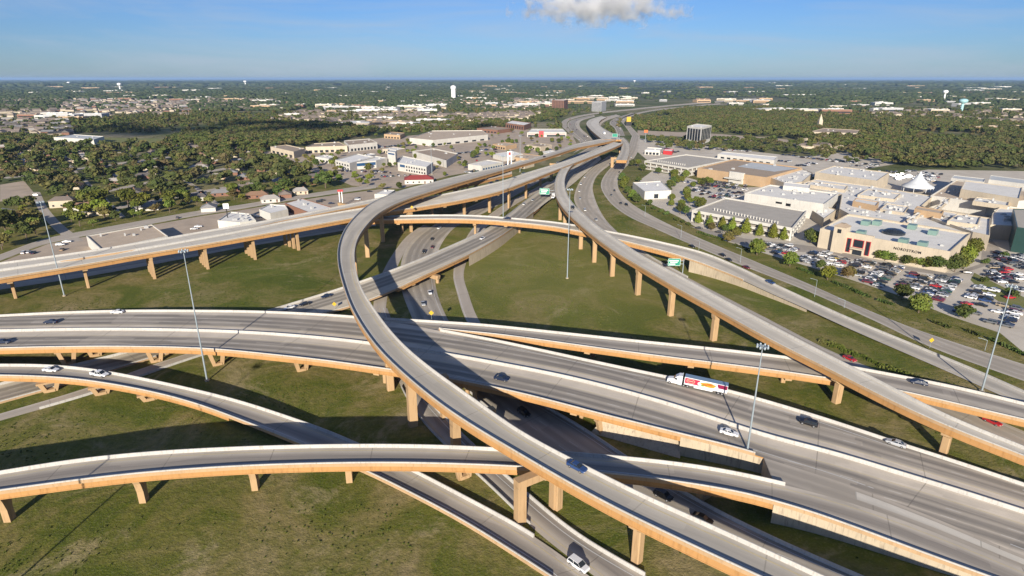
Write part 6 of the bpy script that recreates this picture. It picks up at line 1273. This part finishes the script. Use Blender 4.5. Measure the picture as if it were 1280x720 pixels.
for a, b, f, lb in (((969, 307), (956, 312), .75, 'short row before the garage corner'), ((992, 309), (973, 319), .75, 'row right of the largest kerb tree'), ((1028, 316), (1004, 329), .85, 'row below the clock tower clump'), ((1052, 323), (1036, 335), .8, 'row with the yellow car'), ((1083, 328), (1062, 345), .8, 'row straight before the store entrance'), ((1117, 334), (1088, 358), .9, 'long row right of store entrance'), ((1152, 344), (1134, 360), .85, 'row below the wall lettering'), ((1188, 349), (1163, 375), .8, 'row below the store corner'), ((1233, 361), (1206, 395), .6, 'half-empty row beside the lawn island'), ((1262, 385), (1246, 408), .35, 'sparse row at the right end')):
    row(a, b, f, lb, MG)
p = P(1044, 325); park(p[0], p[1], .3, 'bright yellow car in the mall front lot', MG, 'yellow', 'sedan'); p = P(1208, 381); park(p[0], p[1], -.1, 'bright red car alone near the low dark kerb tree', MG, 'red', 'sedan'); p = P(1262, 373); park(p[0], p[1], .1, 'red car by the lawn island at the right', MG, 'red', 'sedan')
for (px, py), lb in (((874, 286), 'black car in the drive before the second garage cone tree'), ((899, 291), 'black car in the drive before the third garage cone tree'), ((1210, 342), 'black car on the drive turning at the store corner')):
    p = P(px, py); park(p[0], p[1], -.4, lb, MG, 'black', 'sedan')
RG = 'cars parked in the right-hand lot'
for a, b, f, lb in (((1240, 332), (1286, 352), .85, 'middle row of right-hand lot'), ((1248, 322), (1290, 338), .85, 'upper row of right-hand lot'), ((1232, 341), (1286, 366), .7, 'row along the lawn island')): row(a, b, f, lb, RG)
for a, b, f, lb in (((1252, 316), (1290, 328), .8, 'top row of right-hand lot'),): row(a, b, f, lb, RG)
for q_, a_ in FARP: park(q_[0], q_[1], a_, 'tiny distant {c} {k} on the far freeway bend beyond the merge', FG)
UG = 'cars packed before the tan brick store'
for i, (a, b) in enumerate((((866, 230), (938, 238)), ((862, 233.5), (932, 243)), ((866, 238.5), (925, 247.5)))): row(a, b, .82, ('upper', 'middle', 'lower')[i]+' row before the tan brick store', UG, True, 2.9)
BG = 'cars parked behind the tent'
for i, (a, b) in enumerate((((1116, 219), (1128, 226)), ((1128, 217.5), (1140, 224)), ((1154, 217), (1172, 224)))): row(a, b, .7, ('left', 'middle', 'right')[i]+' row behind the white tent', BG, True, 3)
for a, b in (((858, 228), (915, 234)), ((880, 226.5), (936, 233.5)), ((868, 243), (905, 249)), ((1100, 214), (1122, 216)), ((1135, 214), (1175, 219)), ((1150, 221), (1165, 228)), ((920, 196), (990, 203)), ((980, 194), (1050, 203)), ((1000, 208), (1020, 204)), ((1040, 200), (1100, 208)), ((1060, 207), (1095, 211)), ((880, 186), (940, 190)), ((820, 192), (850, 190)), ((545, 180), (602, 175)), ((440, 187), (520, 181)), ((585, 216), (650, 204)), ((345, 194), (400, 190)), ((430, 214), (485, 216)), ((455, 222), (515, 219)), ((560, 194), (620, 186))):
    row(a, b, .6, 'x', 'y', True, 2.9)
SG = 'cars at the lots behind the left viaduct'
for (px, py, c, k, lb) in ((84, 303, 'white', 'suv', 'white SUV in the small lot above the viaduct left of the showroom'), (76, 307, 'dark green', 'sedan', 'dark green car beside the white SUV in the small lot'), (78, 313, 'black', 'sedan', 'black car nearest the viaduct in the small lot'), (30, 317, 'blue', 'sedan', 'blue car at the left of the row by the street corner'), (36, 316, 'white', 'sedan', 'white car in the row by the street corner'), (42, 317, 'silver', 'suv', 'silver SUV at the right of the row by the street corner'), (248, 284, 'red', 'sedan', 'red car in the lot behind the viaduct before the pole sign'), (243, 287, 'white', 'pickup', 'white pickup beside the red car before the pole sign'), (222, 273, 'black', 'sedan', 'black car on the street above the flat-roofed showroom'), (46, 245, 'white', 'pickup', 'white pickup at the top of the side street'), (316, 270, 'dark blue', 'sedan', 'dark car between the white box building and the sheds'), (322, 272, 'black', 'suv', 'black SUV between the white box building and the sheds'), (403, 251, 'maroon', 'sedan', 'dark red car in the lot right of the long grey shed'), (399, 253, 'white', 'sedan', 'white car in the lot right of the long grey shed'), (414, 255, 'white', 'suv', 'white SUV nearest the red sign post right of the shed'), (447, 250, 'blue', 'suv', 'blue van in the lot beside the big curve'), (462, 240, 'dark blue', 'sedan', 'dark blue car on the street beyond the big curve')):
    p = P(px, py); park(p[0], p[1], rr.choice([.3, 1.9]), lb, SG, c, k)
CG = 'cars scattered in the lots among the businesses'
for i in range(26):
    px, py = rr.uniform(420, 690), 0; py = rr.uniform(186, 232-(px-420)*.16); w = P(px, py)
    if any(inpoly(np.array([w[:2]]), np.array(b['q'])+b['loc'])[0] for b in BLD) or any((w[0]-a)**2+(w[1]-b)**2 < 36 for a, b in TREEPOS): continue
    park(w[0], w[1], rr.choice([.2, 1.8]), '{c} {k} parked in the tan lots among the businesses left of the far flyover', CG)
if MOREP:
    al = MB(); ml = [PAINT[c] for c in COLS]+[M['glass'], M['dark'], M['lampw'], M['lampr']]
    for x, y, rz, colr, kind in MOREP:
        me = parked_mesh(kind, colr); c, sn = math.cos(rz), math.sin(rz); o = len(al.v)
        al.v += [(x+v.co.x*c-v.co.y*sn, y+v.co.x*sn+v.co.y*c, v.co.z+.03) for v in me.vertices]
        for f in me.polygons: al.f.append(tuple(o+i for i in f.vertices)); al.uv.append(None); al.mi.append(COLS.index(colr) if f.material_index == 0 else len(COLS)+f.material_index-1)
    tag(al.build('parked_cars', ml), 'many more cars filling the farther car parks', 'cars', None, 'stuff')
# ================================================================ MASTS, LAMPS, SIGNS
def mast(px, py, h, label, at=None):
    b = P(px, py) if at is None else np.array(at); t = empty('light_mast', tuple(b), 0, label, 'light mast', 'high light masts')
    mb = MB(); mb.tube((0, 0, -.2), (0, 0, h*.35), .30, .24, 12); mb.tube((0, 0, h*.35), (0, 0, h*.7), .235, .18, 12); mb.tube((0, 0, h*.7), (0, 0, h), .175, .11, 12); mb.build('pole', M['steel'], t)
    mb = MB(); mb.lathe([(.5, 0), (.5, .35), (1.0, .35), (1.0, .2), (.55, 0)], (0, 0, h-.6), 16); mb.build('lamp_ring', M['steel'], t)
    mb = MB(); mb.lathe([(.75, 0), (.75, .5), (0, .5)], (0, 0, -.1), 12); mb.build('footing', M['wall'], t)
    for i in range(8):
        a = i*math.pi/4; c = (1.3*math.cos(a), 1.3*math.sin(a)); mb = MB(); mb.tube((.8*math.cos(a), .8*math.sin(a), h-.3), (1.1*math.cos(a), 1.1*math.sin(a), h-.3), .06, .07, 6); mb.lathe([(.24, -.3), (.28, 0), (.15, .35), (0, .4)], (c[0], c[1], h-.3), 10); mb.build('lamp', M['steel'], t)
for px, py, h, lb in ((259, 476, 45, 'tall light mast on the grass left of the big curve'), (80.5, 370, 44, 'tall leaning-looking light mast in front of the left viaduct'), (931, 584, 34.5, 'tall light mast between the retaining wall and the lower ramp'), (1227, 489, 36, 'tall light mast by the frontage ramp at the right edge'), (709, 348, 45, 'tall light mast on the grass triangle below the crossing deck'), (629, 275, 45, 'tall light mast behind the crossing deck among the flyover posts')): mast(px, py, h, lb)
mast(0, 0, 45, 'light mast below the lower left corner, seen by its long shadow', (-103, 58, 0))
for i, (px, py, h) in enumerate(((650, 215, 38), (540, 218, 30))): mast(px, py, h, ('slim mast by the pylon sign behind the far flyover', 'slim mast behind the big curve near the brown-roofed store')[i])
def lamp(px, py, h, az, label, group='street lamps along the frontage road'):
    b = P(px, py); t = empty('street_lamp', tuple(b), az, label, 'street lamp', group); mb = MB(); mb.tube((0, 0, 0), (0, 0, h), .11, .07, 8); mb.tube((0, 0, h), (2.2, 0, h+.5), .06, .05, 6); mb.build('pole', M['steel'], t); mb = MB(); mb.box((2.5, 0, h+.45), (.8, .3, .14)); mb.build('lamp_head', M['steel'], t)
for i, (px, py, h) in enumerate(((851, 298, 8), (873, 317, 7.5), (925, 329, 8), (1018, 371, 8), (1055, 385, 3.5), (1231, 438, 4), (806, 271, 8))): lamp(px, py, h, 2.6, CO[i]+' street lamp listed along the frontage road grass' if False else ('street lamp nearest the green sign by the frontage road', 'street lamp left of two black cars by the frontage road', 'street lamp right of two black cars by the frontage road', 'curved street lamp on the grass verge below the brownish kerb tree', 'short post on the verge right of the curved lamp', 'short post on the verge near the right-hand mast', 'street lamp on the green corner before the white garage')[i])
GM_ = plain('green_sign_sheeting', (.02, .23, .15), .4); YM = plain('yellow_sign_sheeting', (.50, .33, .02), .5)
def sign_panel(t, c, w, h, rz, mat, border=True, bars=()):
    mb = MB(); mb.box((c[0], c[1], c[2]), (w, .12, h), rz); o = mb.build('sign_panel', mat, t); s, cs = math.sin(rz), math.cos(rz)
    f = lambda u, v, d: (c[0]+u*cs+d*s, c[1]+u*s-d*cs, c[2]+v)
    if border:
        mb = MB()
        for u0, u1, v0, v1 in [(-w/2+.1, w/2-.1, h/2-.22, h/2-.1), (-w/2+.1, w/2-.1, -h/2+.1, -h/2+.22), (-w/2+.1, -w/2+.22, -h/2+.1, h/2-.1), (w/2-.22, w/2-.1, -h/2+.1, h/2-.1)]+list(bars): mb.face([f(u0, v0, .075), f(u1, v0, .075), f(u1, v1, .075), f(u0, v1, .075)])
        k = mb.build('sign_border', M['white'], o)
b = P(853, 343); t = empty('overhead_sign', tuple(b), 0, 'green road sign on a single arm between the straight flyover and the crossing deck', 'road sign')
mb = MB(); mb.tube((0, 0, 0), (0, 0, 8.2), .25, .2, 10); mb.tube((0, 0, 7.2), (-8.5, 0, 7.2), .14, .12, 8); mb.tube((0, 0, 5.6), (-8.5, 0, 5.6), .14, .12, 8); mb.build('post', M['steel'], t); sign_panel(t, (-4.8, -.25, 6.6), 6.4, 3.9, 0, GM_, True, [(-2.6, 2.2, .5, .95), (-2.0, 1.6, -.35, .05), (-2.6, .6, -1.2, -.8)])
b = P(700, 253.5); t = empty('overhead_sign', tuple(b), 0, 'large green sign board across the freeway beside the far flyover posts', 'road sign')
mb = MB(); mb.tube((0, 0, 0), (0, 0, 10.5), .28, .22, 10); mb.tube((0, 0, 9.6), (-17, 4, 9.6), .16, .14, 8); mb.tube((0, 0, 7.6), (-17, 4, 7.6), .16, .14, 8); mb.build('post', M['steel'], t); sign_panel(t, (-12.5, 2.5, 8.8), 8, 5.0, -.23, GM_, True, [(-3.2, 2.9, .8, 1.4), (-2.6, 2.0, -.5, .1), (-3.2, 1.2, -1.7, -1.2)])
b = P(774, 175, 17.8); t = empty('overhead_sign', tuple(b), 0, 'green sign over the far ramps beyond the merge', 'road sign'); mb = MB(); mb.tube((0, 0, 0), (0, 0, 8), .2, .2, 8); mb.tube((0, 0, 7), (-9, 0, 7), .14, .12, 8); mb.build('post', M['steel'], t); sign_panel(t, (-6, -.3, 6), 7, 4.4, 0, GM_)
def diamond(px, py, z0, h, label):
    b = P(px, py, z0); t = empty('warning_sign', tuple(b), 0, label, 'warning sign'); mb = MB(); mb.tube((0, 0, 0), (0, 0, h), .06, .06, 6); mb.build('post', M['steel'], t)
    mb = MB(); s = 1.0; mb.face([(0, -.1, h-1.4), (s, -.1, h-.4), (0, -.1, h+.6), (-s, -.1, h-.4)]); mb.face([(0, -.06, h-1.4), (-s, -.06, h-.4), (0, -.06, h+.6), (s, -.06, h-.4)]); mb.build('sign_panel', YM, t)
diamond(418.5, 386, 1.4, 2.6, 'yellow diamond sign on the bridge wall left of the big curve'); diamond(539.5, 399, 8.3, 3, 'yellow diamond sign on the far wall beside the big curve'); diamond(1162, 435, 0, 3.6, 'yellow diamond sign on the verge by the frontage ramp'); diamond(515, 262, 16, 2, 'small yellow sign on the nearer twin deck right of the big curve')
# pylon and pole signs
b = P(637, 208); t = empty('pylon_sign', tuple(b), .1, 'tall white pylon sign with a red square near its top behind the far flyover', 'sign')
for s in (-1, 1): mb = MB(); mb.box((s*2.0, 0, 8), (1.1, 1.2, 16)); mb.build('leg', M['white'], t)
mb = MB(); mb.box((0, 0, 14), (5.2, 1.4, 6)); mb.build('sign_box', M['white'], t); mb = MB(); mb.box((0, -.74, 14.4), (2.8, .1, 3.2)); mb.build('red_square', M['redp'], t)
b = P(286, 281); t = empty('pole_sign', tuple(b), .2, 'white square sign on a dark pole behind the left viaduct', 'sign'); mb = MB(); mb.tube((0, 0, 0), (0, 0, 12.5), .35, .3, 10); mb.build('pole', M['dark'], t); mb = MB(); mb.box((0, 0, 13), (3.6, .6, 3.4)); mb.build('sign_box', M['white'], t)
b = P(427, 258); t = empty('pylon_sign', tuple(b), .2, 'slim twin-legged sign with a red top in the lot left of the big curve', 'sign')
for s in (-1, 1): mb = MB(); mb.box((s*1.0, 0, 6), (.6, .6, 12)); mb.build('leg', M['white'], t)
mb = MB(); mb.box((0, 0, 12.4), (4.2, .8, 1.6)); mb.build('sign_box', M['redp'], t)
b = P(806.5, 178); t = empty('pole_sign', tuple(b), 0, 'orange sign on a tall pole right of the far merge', 'sign'); mb = MB(); mb.tube((0, 0, 0), (0, 0, 16), .4, .3, 8); mb.build('pole', M['steel'], t); mb = MB(); mb.box((0, 0, 17), (6, .8, 4)); mb.build('sign_box', paint('orange_sign', (.55, .14, .04)), t)
b = P(785.5, 157); t = empty('pole_sign', tuple(b), 0, 'yellow and black block sign by the frontage road beyond the merge', 'sign'); mb = MB(); mb.box((0, 0, 4), (12, 8, 8)); mb.build('sign_base', M['black'], t); mb = MB(); mb.box((0, 0, 13), (9, 1.5, 10)); mb.build('sign_box', YM, t)
# ================================================================ CLOUDS, HAZE
k = NT('cloud_vapour'); k.t.nodes.remove(k.b); out = k.t.nodes['Material Output']; pv = k.n('ShaderNodeVolumePrincipled'); k.L.new(pv.outputs[0], out.inputs['Volume'])
tc = k.n('ShaderNodeTexCoord').outputs['Object']; n1 = k.noise(.0042, 6, .62, tc); 
ln = k.n('ShaderNodeVectorMath', operation='MULTIPLY'); k.L.new(tc, ln.inputs[0]); ln.inputs[1].default_value = (1/1500, 1/700, 1/330); l2 = k.n('ShaderNodeVectorMath', operation='LENGTH'); k.L.new(ln.outputs[0], l2.inputs[0])
dn = k.math('SUBTRACT', k.math('MULTIPLY_ADD', n1, 3.4, -.95), l2.outputs['Value']); k.L.new(k.math('MULTIPLY', k.step(dn, .0, .75), .012), pv.inputs['Density']); pv.inputs['Color'].default_value = (1, 1, 1, 1); pv.inputs['Anisotropy'].default_value = .2
M['cloud'] = k.m
def cloud(name, loc, sc, label):
    mb = MB(); mb.box((0, 0, 0), (3000, 1400, 660)); o = mb.build(name, M['cloud']); o.location = loc; o.scale = sc; tag(o, label, 'cloud', None, 'stuff')
d = 9500.0; c = np.array([(752-640)/FPX, 0, 0]); 
def sky_at(px, py, dist):
    x = (px-640)/FPX; v = (py-360)/FPX; r = np.array([x, CP-v*SP, -SP-v*CP]); return np.array([0, 0, H])+r/np.linalg.norm(r)*dist
cloud('cloud', tuple(sky_at(748, 8, 10000)), (.92, .9, .9), 'small ragged white and grey cloud at the top of the sky')

# broken cumulus standing behind the viewer; it throws the dark patches on the woods at left
def puffs(loc, n, ext, seed, label):
    r = np.random.default_rng(seed); Vs, Fs, off = [], [], 0
    for i in range(n):
        c = r.normal(size=3)*np.array(ext)*.45; c[2] = abs(c[2]); R = r.uniform(.18, .34)*min(ext[0], ext[1])
        V = BL[r.integers(5)][0]*R*np.array([1, 1, .8])+c; Vs.append(V); Fs.append(BL[0][1]+off); off += len(V)
    o = bpy.data.objects.new('cloud', arr_mesh('cloud', np.concatenate(Vs), np.concatenate(Fs), M['tent'])); COL.objects.link(o); o.location = loc; tag(o, label, 'cloud', None, 'stuff')
sd = np.array([-math.sin(math.radians(6)), -math.cos(math.radians(6)), math.tan(math.radians(18.5))])
for i, (px, py, ex) in enumerate(((310, 163, (300, 110, 40)), (170, 169, (230, 70, 40)))):
    t = P(px, py)+sd*(1000/math.tan(math.radians(18.5))); puffs(tuple(t), 26, ex, 3+i, ('cloud behind the viewer shading the wood left of the shopping strip', 'cloud behind the viewer shading the tree belt at far left')[i])
hz = NT('haze_air'); hz.t.nodes.remove(hz.b); pv = hz.n('ShaderNodeVolumePrincipled'); pv.inputs['Color'].default_value = (.44, .66, 1, 1); pv.inputs['Density'].default_value = 3.4e-5; pv.inputs['Anisotropy'].default_value = .1
hz.L.new(pv.outputs[0], hz.t.nodes['Material Output'].inputs['Volume'])
mb = MB(); mb.box((0, 200, 64.5), (146000, 146000, 131)); tag(mb.build('haze', hz.m), kind='stuff')
# ---------------------------------------------------------------- camera, light, render
cam = bpy.data.cameras.new('camera'); cam.sensor_width = 36; cam.lens = 36*FPX/1280; cam.clip_start = 1; cam.clip_end = 200000
co = bpy.data.objects.new('camera', cam); COL.objects.link(co); co.location = (0, 0, H); co.rotation_euler = (math.pi/2-PITCH, 0, 0); S.camera = co
EL, AZ = math.radians(18.5), math.radians(6)
sun = bpy.data.lights.new('sun', 'SUN'); sun.energy = 5.0; sun.angle = math.radians(.5); sun.color = (1, .91, .78)
so = bpy.data.objects.new('sun', sun); COL.objects.link(so)
so.rotation_euler = Vector((math.sin(AZ)*math.cos(EL), math.cos(AZ)*math.cos(EL), -math.sin(EL))).to_track_quat('-Z', 'Y').to_euler(); so.location = (0, -50, 200)
w = bpy.data.worlds.new('World'); S.world = w; w.use_nodes = True; nt = w.node_tree
sky = nt.nodes.new('ShaderNodeTexSky'); sky.sky_type = 'NISHITA'; sky.sun_disc = False; sky.sun_elevation = EL; sky.sun_rotation = math.pi+AZ
sky.air_density = 1.0; sky.dust_density = .25; sky.ozone_density = 4.0; sky.altitude = 100
tcw = nt.nodes.new('ShaderNodeTexCoord'); mpw = nt.nodes.new('ShaderNodeMapping'); mpw.inputs['Scale'].default_value = (1.2, 1.2, 9); mpw.inputs['Rotation'].default_value = (0, .12, 0); nt.links.new(tcw.outputs['Generated'], mpw.inputs[0])
nz = nt.nodes.new('ShaderNodeTexNoise'); nz.inputs['Scale'].default_value = 2.2; nz.inputs['Detail'].default_value = 7; nz.inputs['Roughness'].default_value = .6; nz.inputs['Distortion'].default_value = .6; nt.links.new(mpw.outputs[0], nz.inputs['Vector'])
mr = nt.nodes.new('ShaderNodeMapRange'); mr.inputs[1].default_value = .43; mr.inputs[2].default_value = .68; mr.inputs[4].default_value = .5; nt.links.new(nz.outputs['Fac'], mr.inputs[0])
mx = nt.nodes.new('ShaderNodeMix'); mx.data_type = 'RGBA'; mx.blend_type = 'MULTIPLY'; mx.inputs[0].default_value = 1; mx.inputs[7].default_value = (.58, .77, 1.16, 1); nt.links.new(sky.outputs[0], mx.inputs[6]); m3 = nt.nodes.new('ShaderNodeMix'); m3.data_type = 'RGBA'; nt.links.new(mr.outputs[0], m3.inputs[0]); nt.links.new(mx.outputs[2], m3.inputs[6]); m3.inputs[7].default_value = (5.2, 6.0, 7.2, 1); nt.links.new(m3.outputs[2], nt.nodes['Background'].inputs[0]); nt.nodes['Background'].inputs[1].default_value = .056
S.view_settings.view_transform = 'Standard'; S.view_settings.look = 'None'; S.view_settings.gamma = 1; S.view_settings.exposure = .72
S.render.engine = 'CYCLES'; S.cycles.use_denoising = True; S.cycles.max_bounces = 5; S.cycles.diffuse_bounces = 3; S.cycles.glossy_bounces = 2; S.cycles.transmission_bounces = 3
S.cycles.volume_bounces = 6; S.cycles.sample_clamp_indirect = 6
